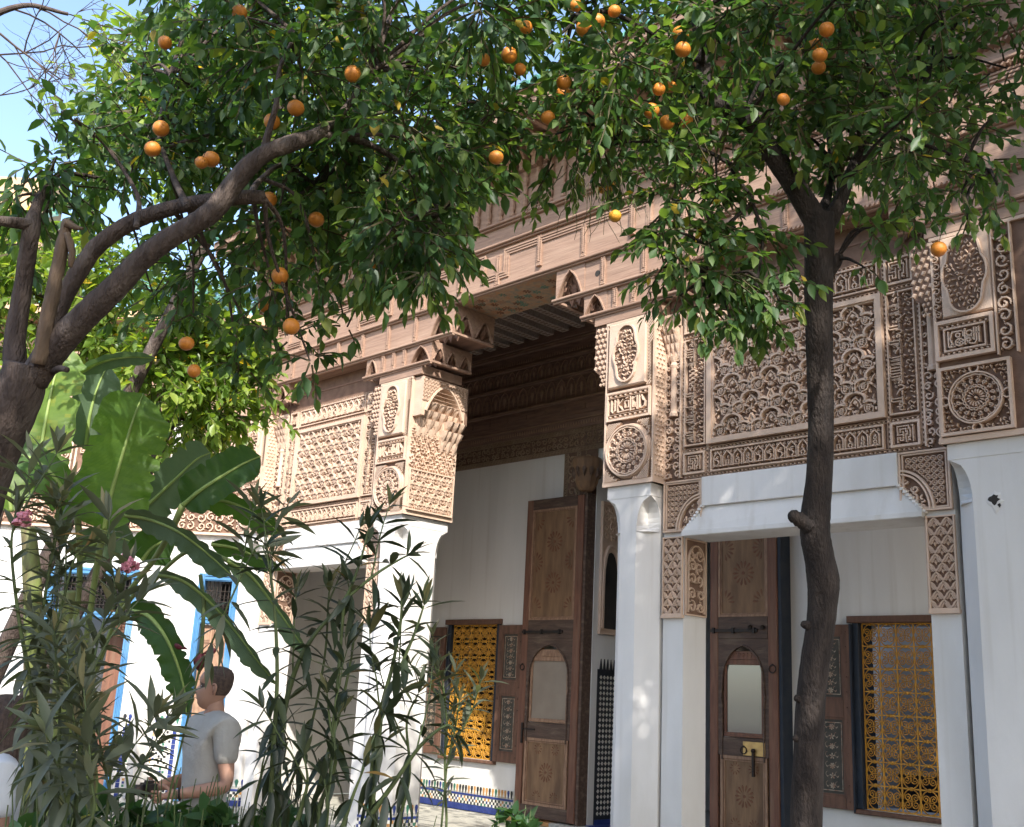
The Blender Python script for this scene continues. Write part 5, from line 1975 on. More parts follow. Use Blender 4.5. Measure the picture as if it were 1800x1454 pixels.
    petal_rose(q, (fl[0] + fl[1] * lw / 2 + fl[2] * 0.43, fl[1], fl[2], fl[3]), 0.13, 1)
    for u in (lw * 0.3, lw * 0.7):
        for v, up in ((0.12, True), (0.73, False)):
            petal_rose(q, (fl[0] + fl[1] * u + fl[2] * v, fl[1], fl[2], fl[3]), 0.075, 1, 10, half=lambda a, b, up=up: (b > -0.3) if up else (b < 0.3 or True))
    q.build('lower_panel', [M['door_panel'], M['door_petal'], M['door_light']], wko)
    # fittings
    def ring(cx_, cz_, r):
        q = MB()
        q.tube([(cx_ + r * math.cos(a), y - 0.012, cz_ + r * math.sin(a)) for a in np.linspace(0, 2 * math.pi, 15)], 0.007, 5, 0, False)
        q.box(cx_ - 0.008, cx_ + 0.008, y - 0.02, y + 0.012, cz_ + r - 0.01, cz_ + r + 0.012)
        q.build('ring', M['iron'], t)
    if bright:
        ring(x0 + w - 0.06, zz(2.02), 0.045)
        ring(wx0 + 0.36, zz(1.10), 0.04)
        q = MB()
        q.bbox(wx1 - 0.34, wx1 - 0.05, y - 0.004, y + 0.005, zz(1.045), zz(1.20), 0.003)
        q.build('brass_plate', M['brass'], wko)
        q = MB()
        q.box(wx1 - 0.205, wx1 - 0.18, y - 0.035, y - 0.005, zz(0.82), zz(1.09))
        q.lathe([(0.02, 0), (0.03, 0.02), (0.018, 0.045)], (wx1 - 0.192, y - 0.02, zz(1.08)), 8)
        q.build('handle', M['iron'], wko)
        q = MB()
        for u in (0.62, 0.80):
            q.lathe([(0.028, 0), (0.03, 0.03), (0.012, 0.05)], (x0 + w * u, y - 0.01, zz(2.47)), 8)
        q.build('pin', M['iron'], t)
    else:
        ring(x0 + 0.055, zz(1.97), 0.04)
        q = MB()
        q.box(x0 + 0.09, x0 + 0.12, y - 0.02, y, zz(0.95), zz(1.22))
        q.box(x0 + 0.12, x0 + 0.34, y - 0.014, y, zz(1.13), zz(1.15))
        q.build('latch', M['iron'], t)
    return t


door_leaf(-10.88, 1.10, 11.03, 0.07, 'tall carved wooden door leaf beside the left window, its wicket glass dull brown', False, False)
door_leaf(-7.66, 0.93, 11.02, 0.07, 'tall carved wooden door leaf beside the thin tree trunk, its wicket glass reflecting white light', True, True)
# stone kerb the left leaf stands over
for i in range(8):
    x = -11.0 + i * 0.17
    q = MB()
    q.bbox(x, x + 0.166, 10.96, 11.2, -0.012, 0.05, 0.004)
    q.build('step_tile', M['tile_ochre'] if i < 5 else M['grout'], floor_o)

# doorway: reveal with carved arch and dark tile panel, threshold, carved pivot block
dw = thing('doorway', 'deep doorway reveal with carved arch moulding over a dark tiled panel', 'doorway', (-8.72, K, 0))
for a, b in ((DX0 - 0.01, DX0 + 0.002), (DX1 - 0.002, DX1 + 0.01)):
    q = MB()
    q.box(a, b, K - 0.02, K + 0.56, 0, DZ)
    q.build('reveal', M['plaster'], dw)
for side in (1, -1):
    fx = FX(DX0 + 0.002, K + 0.08, 0) if side > 0 else (np.array([DX1 - 0.002, K + 0.52, 0]), np.array([0, -1.0, 0]), np.array([0, 0, 1.0]), np.array([-1.0, 0, 0]))
    q = MB()
    w = 0.45
    q.fbox(fx, 0, w, 2.52, 4.36, 0, 0.02, 0)
    frame_rect(q, fx, 0, w, 2.52, 4.36, 0.03, 0.02, 0.045, 0)
    n = 10
    ar = [(w * 0.10, 2.60), (w * 0.10, 3.2)] + [(w * (0.5 - 0.40 * math.cos(math.pi * i / n)), 3.2 + 0.55 * math.sin(math.pi * i / n) ** 0.8) for i in range(n + 1)] + [(w * 0.90, 3.2), (w * 0.90, 2.60)]
    q.ribbon(fx, ar, 0.05, 0.018, 0.06, False, 0)
    q.prism(fx, [(w * 0.17, 2.6), (w * 0.17, 3.2)] + [(w * (0.5 - 0.33 * math.cos(math.pi * i / n)), 3.2 + 0.46 * math.sin(math.pi * i / n) ** 0.8) for i in range(n + 1)] + [(w * 0.83, 3.2), (w * 0.83, 2.6)], 0.018, 0.024, 1)
    p_vine(w - 0.1, 0.5, 0.13, random.Random(3), 0.014).emit(q, (fx[0] + fx[1] * 0.05 + fx[2] * 3.82, fx[1], fx[2], fx[3]), 0.018, 0, n0=0.02)
    q.build('carved_arch', [M['stucco'], M['dark']], dw)
    q = MB()
    q.fbox(fx, 0.02, w, 0.0, 2.05, 0, 0.012, 0)
    c = 0.07
    for j in range(26):
        for i in range(6):
            u, v = 0.05 + i * c, 0.16 + j * c
            q.prism(fx, [(u + c * .5, v + c * .12), (u + c * .88, v + c * .5), (u + c * .5, v + c * .88), (u + c * .12, v + c * .5)], 0.012, 0.016, 1)
            q.prism(fx, [(u + c * .42, v + c * .5), (u + c * .5, v + c * .42), (u + c * .58, v + c * .5), (u + c * .5, v + c * .58)], 0.0155, 0.019, 2 if (i + j) % 2 else 3)
    for i in range(6):
        u = 0.05 + i * c
        q.prism(fx, [(u + 0.01, 2.05), (u + c - 0.01, 2.05), (u + c - 0.022, 2.12), (u + c / 2, 2.19), (u + 0.022, 2.12)], 0, 0.014, 0)
    q.fbox(fx, 0.02, w, 0.0, 0.12, 0.012, 0.02, 4)
    q.build('tile_panel', [M['tile_black'], M['tile_white'], M['tile_ochre'], M['tile_green'], M['tile_navy']], dw, kind='stuff')
q = MB()
q.bbox(DX0, DX1, K - 0.06, K + 0.55, -0.012, 0.06, 0.01, 0)
q.build('threshold', M['tile_navy'], dw)
for x, lab in ((-9.73, 'carved wooden pivot block above the left door leaf'), (-7.70, 'carved wooden pivot block above the right door leaf')):
    pb = thing('pivot_block', lab, 'pivot block', (x, 11.0, 4.45))
    q = MB()
    q.lathe([(0.09, 0), (0.13, 0.04), (0.165, 0.12), (0.175, 0.22), (0.21, 0.30), (0.22, 0.42), (0.20, 0.46)], (x, 11.02, 4.46), 12)
    q.build('block', M['door_panel'], pb)
    q = MB()
    for k in range(12):
        a = 2 * math.pi * k / 12
        n_ = np.array([math.cos(a), math.sin(a), 0])
        fr_ = (np.array([x, 11.02, 4.62]) + n_ * 0.165, np.array([-n_[1], n_[0], 0]), np.array([0, 0, 1.0]), n_)
        q.blob(fr_, teardrop(0, 0.0, 90, 0.17, 0.085), 0.0, 0.05)
    q.build('leaf_collar', M['door_dark'], pb)

# ------------------------------------------------------------------ left wing of the courtyard
WA = np.array([-13.95, 8.2, 0.0])
WD = np.array([-0.70007, -0.71407, 0.0])      # along the wall, away from the corner
WN = np.array([0.71407, -0.70007, 0.0])       # towards the courtyard
ZUP = np.array([0, 0, 1.0])


def FW(s, z, n=0.0):
    return (WA + WD * s + ZUP * z + WN * n, -WD, ZUP, WN)     # u runs towards the corner


def wbox(q, s0, s1, z0, z1, n0, n1, mi=0):
    q.fbox((WA, WD, ZUP, WN), s0, s1, z0, z1, n0, n1, mi)


wg = thing('courtyard_wing', 'sunlit white side building with blue doors and carved stucco band behind the banana plant', 'building', WA + WD * 2.2)
q = MB()
DRA, DRB = (-0.02, 0.56), (1.44, 2.74)
for s0, s1, z0, z1 in ((-0.3, -0.02, 0, 3.72), (-0.02, 0.56, 3.14, 3.72), (0.56, 1.44, 0, 3.72), (1.44, 2.74, 3.14, 3.72), (2.74, 3.6, 0, 3.72), (3.6, 4.6, 3.14, 3.72), (4.6, 9, 0, 3.72)):
    wbox(q, s0, s1, z0, z1, -0.45, 0.0)
wbox(q, -0.3, 9, 3.72, 6.0, -0.45, 0.03)
wbox(q, -0.3, 9, -0.05, 3.2, -2.0, -1.9, 0)
q.build('wall', M['plaster'], wg)
q = MB()
wbox(q, -0.3, 9, 3.70, 3.735, 0.0, 0.09)
wbox(q, -0.3, 9, 3.735, 5.45, 0.03, 0.045, 1)
rw_ = random.Random(31)
FWf = (WA + WD * 6.0 + ZUP * 3.75 + WN * 0.045, -WD, ZUP, WN)
p_vine(6.0, 0.42, 0.14, rw_, 0.02).emit(q, FWf, 0.035, 0)
for k in range(11):
    s = 6.0 - k * 0.56
    ff = (FWf[0] + FWf[1] * k * 0.56 + FWf[2] * 0.46, -WD, ZUP, WN)
    frame_rect(q, ff, 0.02, 0.54, 0, 1.0, 0.03, 0, 0.05, 0)
    if k % 2:
        p_vine(0.44, 0.9, 0.15, rw_, 0.022).emit(q, (ff[0] + ff[1] * 0.06 + ff[2] * 0.05, ff[1], ff[2], ff[3]), 0.035, 0)
    else:
        p_rosette(0.2, 12).emit(q, (ff[0] + ff[1] * 0.28 + ff[2] * 0.26, ff[1], ff[2], ff[3]), 0.035, 0)
        word(WORD_A, 0.4, 0.3, 0.016).emit(q, (ff[0] + ff[1] * 0.08 + ff[2] * 0.6, ff[1], ff[2], ff[3]), 0.035, 0)
q.build('carved_band', [M['stucco'], M['stucco_ground']], wg)
q = MB()
wbox(q, -0.3, 9, 5.45, 6.8, 0.0, 0.12)
for k in range(5):
    wbox(q, -0.3, 9, 5.5 + k * 0.28, 5.55 + k * 0.28, 0.12, 0.18)
q.build('wooden_frieze', M['wood'], wg)
# blue doors with black transom grille and wooden leaves
for s0, s1 in (DRA, DRB, (3.6, 4.6)):
    q = MB()
    for a, b, z0, z1 in ((s0, s0 + 0.09, 0, 3.14), (s1 - 0.09, s1, 0, 3.14), (s0 + 0.09, s1 - 0.09, 3.04, 3.14), (s0 + 0.09, s1 - 0.09, 2.42, 2.52)):
        wbox(q, a, b, z0, z1, -0.12, 0.03)
        if b - a < 0.1:
            wbox(q, a + 0.015, a + 0.03, z0, z1, 0.03, 0.045)
            wbox(q, b - 0.03, b - 0.015, z0, z1, 0.03, 0.045)
            wbox(q, a + 0.04, a + 0.05, z0, z1, 0.03, 0.04)
        else:
            wbox(q, a, b, z0 + 0.015, z0 + 0.035, 0.03, 0.045)
            wbox(q, a, b, z1 - 0.035, z1 - 0.015, 0.03, 0.045)
    dfr = q.build('blue_door_frame', M['blue'], wg)
    q = MB()
    n = int((s1 - s0 - 0.18) / 0.055)
    for i in range(n + 1):
        s = s0 + 0.09 + i * (s1 - s0 - 0.18) / n
        wbox(q, s - 0.006, s + 0.006, 2.52, 3.04, -0.07, -0.058)
    for z in (2.62, 2.75, 2.9):
        wbox(q, s0 + 0.09, s1 - 0.09, z - 0.006, z + 0.006, -0.058, -0.046)
    for i in range(n):
        s = s0 + 0.09 + (i + .5) * (s1 - s0 - 0.18) / n
        ff = (WA + WD * s + ZUP * 2.75 - WN * 0.05, -WD, ZUP, WN)
        for v in (-0.06, 0.07):
            q.ribbon(ff, arc(0, v, 0.022, 0, 330, 8), 0.008, 0, 0.008, True)
    q.build('transom_grille', M['iron'], dfr)
    q = MB()
    wbox(q, s0, s1, 2.5, 3.05, -0.6, -0.55)
    q.build('transom_back', M['dark'], dfr)
    if (s0, s1) != DRB:
        nl = 2 if s1 - s0 < 0.8 else 4
        lw = (s1 - s0 - 0.2) / nl
        for i in range(nl):
            a = s0 + 0.10 + i * lw
            q = MB()
            wbox(q, a + 0.004, a + lw - 0.004, 0, 2.41, -0.10, -0.06)
            for z0, z1 in ((0.12, 0.85), (0.95, 1.55), (1.65, 2.1), (2.16, 2.36)):
                wbox(q, a + 0.025, a + lw - 0.025, z0, z1, -0.06, -0.045)
                wbox(q, a + 0.05, a + lw - 0.05, z0 + 0.03, z1 - 0.03, -0.045, -0.035)
            q.build('wooden_leaf', M['door_light'], dfr)
    else:
        q = MB()
        wbox(q, s0 + 0.09, s0 + 0.5, 0, 2.41, -0.55, -0.5)
        q.build('wooden_leaf', M['door_wood'], dfr)
# tile dado between the two doors
q = MB()
f = (WA + WD * 1.40 + ZUP * 0.0 + WN * 0.0, -WD, ZUP, WN)
w = 0.82
q.fbox(f, 0, w, -0.05, 1.0, 0, 0.01, 1)
c = 0.041
rt = random.Random(12)
nx = int((w - 0.20) / c)
for j in range(23):
    for i in range(nx):
        u, v = 0.11 + i * c, 0.02 + j * c
        a, b = i % 8, j % 8
        on = ((a + b) % 8 == 0) or ((a - b) % 8 == 0)
        ctr = (a == 4 and b in (7, 0, 1)) or (b == 0 and a in (3, 5))
        ctr2 = (a == 0 and b in (3, 4, 5)) or (b == 4 and a in (7, 1))
        if on or (ctr and not on) or ctr2:
            col = 2 if on else rt.choice((4, 3, 5))
            q.prism(f, [(u + c * .1, v + c * .1), (u + c * .9, v + c * .1), (u + c * .9, v + c * .9), (u + c * .1, v + c * .9)], 0.01, 0.014, col)
for u0 in (0.03, w - 0.085):
    for j in range(14):
        q.fbox(f, u0, u0 + 0.055, j * 0.068, j * 0.068 + 0.062, 0.01, 0.015, 3)
q.fbox(f, 0.085, w - 0.085, 0.965, 0.99, 0.01, 0.015, 3)
q.fbox(f, 0, w, 1.0, 1.13, 0, 0.01, 1)
for i in range(11):
    x = (i + 0.5) * w / 11
    a = w / 11
    q.prism(f, [(x - 0.004, 1.01), (x + 0.004, 1.01), (x + a * 0.36, 1.09), (x + a * 0.2, 1.12), (x - a * 0.2, 1.12), (x - a * 0.36, 1.09)], 0.01, 0.015, rt.choice((2, 2, 5, 4, 3)))
q.build('tile_dado', [M['grout'], M['tile_white'], M['tile_black'], M['tile_navy'], M['tile_green'], M['tile_ochre']], wg, kind='stuff')
# tiled roof of the wing
q = MB()
wbox(q, -0.3, 12, 6.8, 6.95, -0.4, 0.6)
wbox(q, 3.75, 12, 6.95, 9.35, -0.6, -0.1)
q.build('upper_wall', M['roof_rim'], wg)
for s_off, zb, sl_ in ((0.0, 7.0, 0), (0.0, 8.5, 1)):
    for j in range(4):
        for i in range(26):
            s = (3.7 if sl_ else -0.2) + i * 0.2
            p_ = WA + WD * s + ZUP * (zb + j * 0.26) + WN * ((0.55 if sl_ == 0 else 0.25) - j * 0.36)
            o = place('roof_tile', rtile, wg, p_)
            o.rotation_euler = (0, 0, math.atan2(-WN[1], -WN[0]) - math.pi / 2)
            o.scale = (1.15, 1.1, 1.15)
# opposite side of the courtyard (reflected in the door glass, lights the shade)
q = MB()
q.box(-16, 9, -9.6, -9.2, -0.3, 4.6)
cw_ = q.build('courtyard_wall', M['plaster'], kind='structure')

# ------------------------------------------------------------------ leaves
def leaf_template(rows, fold, droop):
    """rows: (t, half width); along +Y, blade in XY, midrib lowered by fold"""
    vs = [(0, 0, 0)]
    for t, hw in rows:
        z = -droop * t * t
        vs += [(-hw, t, z + fold * hw), (0, t, z), (hw, t, z + fold * hw)]
    vs.append((0, 1, -droop))
    n = len(rows)
    fs = [(0, 2, 1), (0, 3, 2)]
    for k in range(n - 1):
        b = 1 + 3 * k
        fs += [(b, b + 1, b + 4, b + 3), (b + 1, b + 2, b + 5, b + 4)]
    b = 1 + 3 * (n - 1)
    e = len(vs) - 1
    fs += [(b, b + 1, e), (b + 1, b + 2, e)]
    return np.array(vs, float), fs


T_ORANGE = leaf_template([(0.10, 0.09), (0.32, 0.225), (0.60, 0.205), (0.84, 0.085)], 0.40, 0.12)
T_OLEANDER = leaf_template([(0.15, 0.058), (0.40, 0.100), (0.68, 0.084), (0.88, 0.036)], 0.35, 0.22)
T_SHRUB = leaf_template([(0.12, 0.14), (0.38, 0.26), (0.68, 0.20), (0.88, 0.08)], 0.3, 0.15)
VARS = (0.08, 0.25, 0.42, 0.60, 0.78, 0.95)


def leaf_meshes(T, material, nm='leaf'):
    out = []
    for v in VARS:
        me = bpy.data.meshes.new(nm)
        me.from_pydata(T[0].tolist(), [], T[1])
        me.materials.append(material)
        a = me.attributes.new('var', 'FLOAT', 'FACE')
        a.data.foreach_set('value', [v] * len(T[1]))
        me.polygons.foreach_set('use_smooth', [True] * len(T[1]))
        me.update()
        out.append(me)
    return out


def bulk_leaves(name, T, P, R, S, V, material, parent):
    """all remaining leaves of a crown joined into one mesh"""
    n = len(P)
    if n == 0:
        return None
    tv = T[0]
    W = np.einsum('nij,kj->nki', R, tv) * S[:, None, None] + P[:, None, :]
    off = base_of(parent)
    W = (W - off).reshape(-1, 3)
    loops, starts, tot = [], [], []
    base_l = np.concatenate([np.array(f) for f in T[1]])
    cnt = np.array([len(f) for f in T[1]])
    nl = len(base_l)
    L_all = (base_l[None, :] + (np.arange(n) * len(tv))[:, None]).ravel()
    st = np.concatenate([[0], np.cumsum(cnt)[:-1]])
    S_all = (st[None, :] + (np.arange(n) * nl)[:, None]).ravel()
    me = bpy.data.meshes.new(name)
    me.vertices.add(len(W))
    me.vertices.foreach_set('co', W.ravel().astype(np.float32))
    me.loops.add(len(L_all))
    me.loops.foreach_set('vertex_index', L_all.astype(np.int32))
    me.polygons.add(len(S_all))
    me.polygons.foreach_set('loop_start', S_all.astype(np.int32))
    me.polygons.foreach_set('use_smooth', np.ones(len(S_all), bool))
    me.materials.append(material)
    a = me.attributes.new('var', 'FLOAT', 'FACE')
    a.data.foreach_set('value', np.repeat(V, len(cnt)).astype(np.float32))
    me.update(calc_edges=True)
    me.validate()
    o = mesh_obj(name, me, parent)
    o['kind'] = 'stuff'
    return o


class Leaves:
    def __init__(self):
        self.P, self.R, self.S, self.V = [], [], [], []

    def add(self, p, d, nrm, s, v):
        y = unit(d)
        z = np.asarray(nrm, float)
        z = z - y * (z @ y)
        z = unit(z) if np.linalg.norm(z) > 1e-6 else unit(np.cross(y, [1, 0.3, 0.2]))
        x = np.cross(y, z)
        self.P.append(p)
        self.R.append(np.stack([x, y, z], 1))
        self.S.append(s)
        self.V.append(v)

    def build(self, parent, T, meshes, material, nind=300, bulk_name='foliage', leaf_name='leaf'):
        P, R, S, V = np.array(self.P), np.array(self.R), np.array(self.S), np.array(self.V)
        c = (P - CAM_LOC) @ CW
        px = 900 + FPX * ((P - CAM_LOC) @ CR) / np.maximum(c, 0.1)
        py = 727 - FPX * ((P - CAM_LOC) @ CU) / np.maximum(c, 0.1)
        ok = (c > 0.2) & (px > 0) & (px < 1800) & (py > 0) & (py < 1454)
        facing = 0.25 + np.abs(np.einsum('nk,nk->n', R[:, :, 2], (P - CAM_LOC) / np.linalg.norm(P - CAM_LOC, axis=1)[:, None]))
        size = np.where(ok, S / np.maximum(c, 0.1) * facing, -1)
        order = np.argsort(-size)
        pick = [i for i in order[:nind] if size[i] > 0]
        off = base_of(parent)
        for i in pick:
            k = int(np.argmin([abs(V[i] - v) for v in VARS]))
            m4 = Matrix.Identity(4)
            for a in range(3):
                for b in range(3):
                    m4[a][b] = R[i][a, b] * S[i]
                m4[a][3] = P[i][a] - off[a]
            mesh_obj(leaf_name, meshes[k], parent, mtx=m4)
        mask = np.ones(len(P), bool)
        mask[pick] = False
        bulk_leaves(bulk_name, T, P[mask], R[mask], S[mask], V[mask], material, parent)


LM_ORANGE = leaf_meshes(T_ORANGE, M['orange_leaf'])
LM_BRIGHT = leaf_meshes(T_ORANGE, M['bright_leaf'])
LM_OLEANDER = leaf_meshes(T_OLEANDER, M['oleander_leaf'])
LM_OLEDARK = leaf_meshes(T_OLEANDER, M['oleander_dark'])
LM_SHRUB = leaf_meshes(T_SHRUB, M['shrub_leaf'])


def rvec(r):
    while True:
        v = np.array([r.uniform(-1, 1) for _ in range(3)])
        n = np.linalg.norm(v)
        if 0.05 < n < 1:
            return v / n


def spray(LV, tw, start, d, length, droop, r, lsize=0.09, gap=0.030, young=0.0, hang=0.35, twig_r=0.0035):
    """a leafy twig"""
    n = max(3, int(length / 0.05))
    pts = [np.array(start)]
    d = unit(d)
    for i in range(n):
        d = unit(d + np.array([0, 0, -droop * 0.16]) + rvec(r) * 0.13)
        pts.append(pts[-1] + d * (length / n))
    tw.tube(pts, np.linspace(twig_r * 1.5, twig_r * 0.6, len(pts)), 3, 0, False)
    ph = r.uniform(0, 6.28)
    s = 0.04
    P = np.array(pts)
    seg = length / n
    while s < length:
        k = min(int(s / seg), n - 1)
        p = P[k] + (P[k + 1] - P[k]) * (s / seg - k)
        t = unit(P[k + 1] - P[k])
        ph += 2.4
        side = unit(np.cross(t, [0.1, 0.2, 1.0]))
        up = np.cross(side, t)
        out = side * math.cos(ph) + up * math.sin(ph) * 0.8
        ld = unit(t * 0.55 + out * 0.75 + np.array([0, 0, -hang]) * r.uniform(0.3, 1.6))
        nr = np.array([0, 0, 1.0]) * 0.75 + rvec(r) * 0.65 + out * 0.25
        sz = lsize * r.uniform(0.50, 1.28)
        LV.add(p, ld, nr, sz, 1.0 if r.random() < 0.012 else min(0.93, max(0.0, r.gauss(0.42 + young * (s / length), 0.22))))
        s += gap * r.uniform(0.7, 1.3)
    LV.add(P[-1], d, np.array([0, 0, 1.0]) + rvec(r) * 0.5, lsize * 0.9, min(0.93, 0.6 + young))


def cluster(LV, tw, c, rad, n, droop, r, lsize=0.09, young=0.0, hang=0.35, flat=1.0, gap=0.030):
    for _ in range(n):
        v = rvec(r)
        v[2] *= flat
        start = c + v * rad * r.uniform(0.0, 0.45)
        d = unit(v * 0.9 + rvec(r) * 0.5 + np.array([0, 0, 0.15 - droop * 0.35]))
        spray(LV, tw, start, d, rad * r.uniform(0.55, 1.0), droop, r, lsize, gap, young, hang)


def limb(mb, spec, mi=0, n=7, sides=10, jit=0.014, r=None, bumps=0.03):
    """spec rows: (px, py, depth, width in photo pixels) -> tapered tube"""
    P = np.array([at(a, b, d) for a, b, d, w in spec])
    W = np.array([w * d / FPX / 2 for a, b, d, w in spec])
    Q = smooth_path(np.hstack([P, W[:, None]]), n)
    rr_ = r or random.Random(1)
    rad = np.maximum(Q[:, 3], 0.004) * np.array([1 + rr_.uniform(-bumps, bumps) for _ in Q])
    mb.tube(Q[:, :3], rad, sides, mi, True, jit, rr_)
    return Q[:, :3]


def orange_mesh(old=False):
    q = MB()
    prof = [(0.0001, -0.98), (0.2, -0.97), (0.5, -0.86), (0.78, -0.62), (0.95, -0.3), (1.0, 0.02), (0.95, 0.32), (0.78, 0.62), (0.5, 0.86), (0.22, 0.95), (0.0001, 0.94)]
    q.lathe(prof, (0, 0, 0), 14)
    q.lathe([(0.10, 0.93), (0.09, 0.99), (0.05, 1.0)], (0, 0, 0), 6, 1)
    q.tube([(0, 0, 0.95), (0.03, 0.0, 1.4), (0.0, 0.05, 1.9)], [0.05, 0.045, 0.05], 5, 1)
    return q.mesh('orange', [M['orange_old'] if old else M['orange'], M['twig']], True)


ORANGE, ORANGE_OLD = orange_mesh(), orange_mesh(True)


def hang_orange(tree, px, py, d, r, rad=0.033, old=False):
    p = at(px, py, d + (r.uniform(0, 0.45) if r.random() < 0.6 else 0))
    o = place('orange', ORANGE_OLD if old else ORANGE, tree, p)
    s = rad * r.uniform(0.80, 1.12)
    o.scale = (s * r.uniform(0.96, 1.04), s, s * r.uniform(0.88, 1.03))
    o.rotation_euler = (r.uniform(-0.3, 0.3), r.uniform(-0.3, 0.3), r.uniform(0, 6))


def connect(mb, nodes, c, r, r0=0.011, r1=0.004, sag=0.15):
    """thin branch from the nearest limb point to a leaf cluster"""
    nodes = np.asarray(nodes)
    k = int(np.argmin(np.linalg.norm(nodes - c, axis=1)))
    a = nodes[k]
    L = np.linalg.norm(c - a)
    mid = (a + c) / 2 + np.array([0, 0, L * sag]) + rvec(r) * L * 0.12
    P = smooth_path([a, mid, c], 5)
    mb.tube(P, np.linspace(r0, r1, len(P)), 5, 0, False)
    return P


# ------------------------------------------------------------------ orange tree on the left
r = random.Random(41)
tl_base = at(-95, 1075, 4.0)
TL = thing('orange_tree', 'orange tree with thick leaning trunk and forked sun-dappled limbs at the left edge', 'tree', (tl_base[0], tl_base[1], -0.12), 'orange trees in the courtyard')
tb_ = MB()
nodes = []
x0, y0 = tl_base[0] - 0.22, tl_base[1] - 0.05
gq = np.array([[x0 - 0.1, y0, -0.15, 0.13], [x0, y0, 0.4, 0.11], [tl_base[0] - 0.07, tl_base[1], 1.0, 0.105]])
q4 = [at(-75, 1000, 4.0), at(-42, 880, 4.0), at(-2, 770, 4.0), at(34, 690, 4.0), at(46, 640, 4.0)]
wd = [92, 90, 86, 82, 72]
Q = smooth_path(np.vstack([gq, [np.append(p, w * 4.0 / FPX / 2) for p, w in zip(q4, wd)]]), 6)
tb_.tube(Q[:, :3], Q[:, 3] * np.array([1 + r.uniform(-.02, .02) for _ in Q]), 14, 0, True, 0.012, r)
nodes += list(limb(tb_, [(58, 668, 4.0, 54), (95, 614, 3.98, 52), (144, 561, 3.95, 48), (202, 506, 3.95, 44), (245, 460, 3.96, 40), (289, 425, 3.98, 38), (332, 399, 4.0, 36), (375, 370, 4.02, 38),
                         (412, 322, 4.05, 36), (440, 290, 4.06, 34), (470, 268, 4.08, 30), (512, 252, 4.12, 30), (556, 236, 4.2, 22), (600, 200, 4.4, 14), (650, 130, 4.6, 9)], r=r))
nodes += list(limb(tb_, [(70, 655, 4.12, 38), (92, 575, 4.14, 34), (115, 518, 4.16, 33), (150, 460, 4.17, 32), (173, 431, 4.18, 31), (217, 399, 4.2, 30), (260, 379, 4.2, 29), (318, 362, 4.2, 27),
                         (375, 352, 4.16, 26), (430, 347, 4.12, 26), (464, 347, 4.15, 24)], r=r))
nodes += list(limb(tb_, [(28, 660, 4.1, 44), (26, 600, 4.15, 38), (38, 520, 4.2, 33), (48, 450, 4.2, 31), (56, 400, 4.2, 30), (62, 370, 4.25, 20), (80, 330, 4.4, 14), (110, 300, 4.6, 9)], r=r))
nodes += list(limb(tb_, [(58, 395, 4.2, 22), (30, 392, 4.15, 20), (0, 388, 4.1, 18), (-40, 380, 4.1, 12)], r=r))
nodes += list(limb(tb_, [(440, 345, 4.18, 15), (456, 318, 4.3, 10), (500, 290, 4.6, 8), (560, 330, 4.9, 6)], r=r))
nodes += list(limb(tb_, [(462, 272, 4.08, 16), (474, 225, 4.1, 12), (486, 180, 4.1, 10), (492, 120, 4.2, 8), (520, 60, 4.3, 6)], r=r))
nodes += list(limb(tb_, [(90, 655, 4.0, 12), (105, 648, 3.9, 12), (118, 650, 3.85, 10)], r=r))
nodes += list(limb(tb_, [(556, 236, 4.2, 18), (640, 250, 4.5, 12), (720, 300, 4.6, 9), (780, 380, 4.5, 7)], r=r))
nodes += list(limb(tb_, [(330, 365, 4.1, 14), (300, 300, 4.5, 10), (280, 230, 4.8, 8), (300, 130, 5.0, 6)], r=r))
nodes += list(limb(tb_, [(240, 400, 4.1, 12), (240, 340, 4.3, 8), (180, 250, 4.4, 6), (110, 200, 4.3, 4)], r=r))
nodes = np.array(nodes)
LV, tw = Leaves(), MB()
CL = []
for y_, xs in ((-60, (380, 520, 660, 800, 940)), (25, (330, 425, 525, 635, 735, 835, 920)), (115, (255, 340, 430, 530, 640, 740, 840)), (200, (290, 370, 590, 680, 770, 850)),
               (262, (165, 250, 560, 640, 720, 795)), (325, (110, 490, 570, 660, 735, 780)), (395, (480, 560, 640, 720, 760))):
    for x_ in xs:
        CL.append((x_ + r.uniform(-25, 25), y_ + r.uniform(-22, 22), r.uniform(4.2, 5.5), 0.34, 20, 0.45))
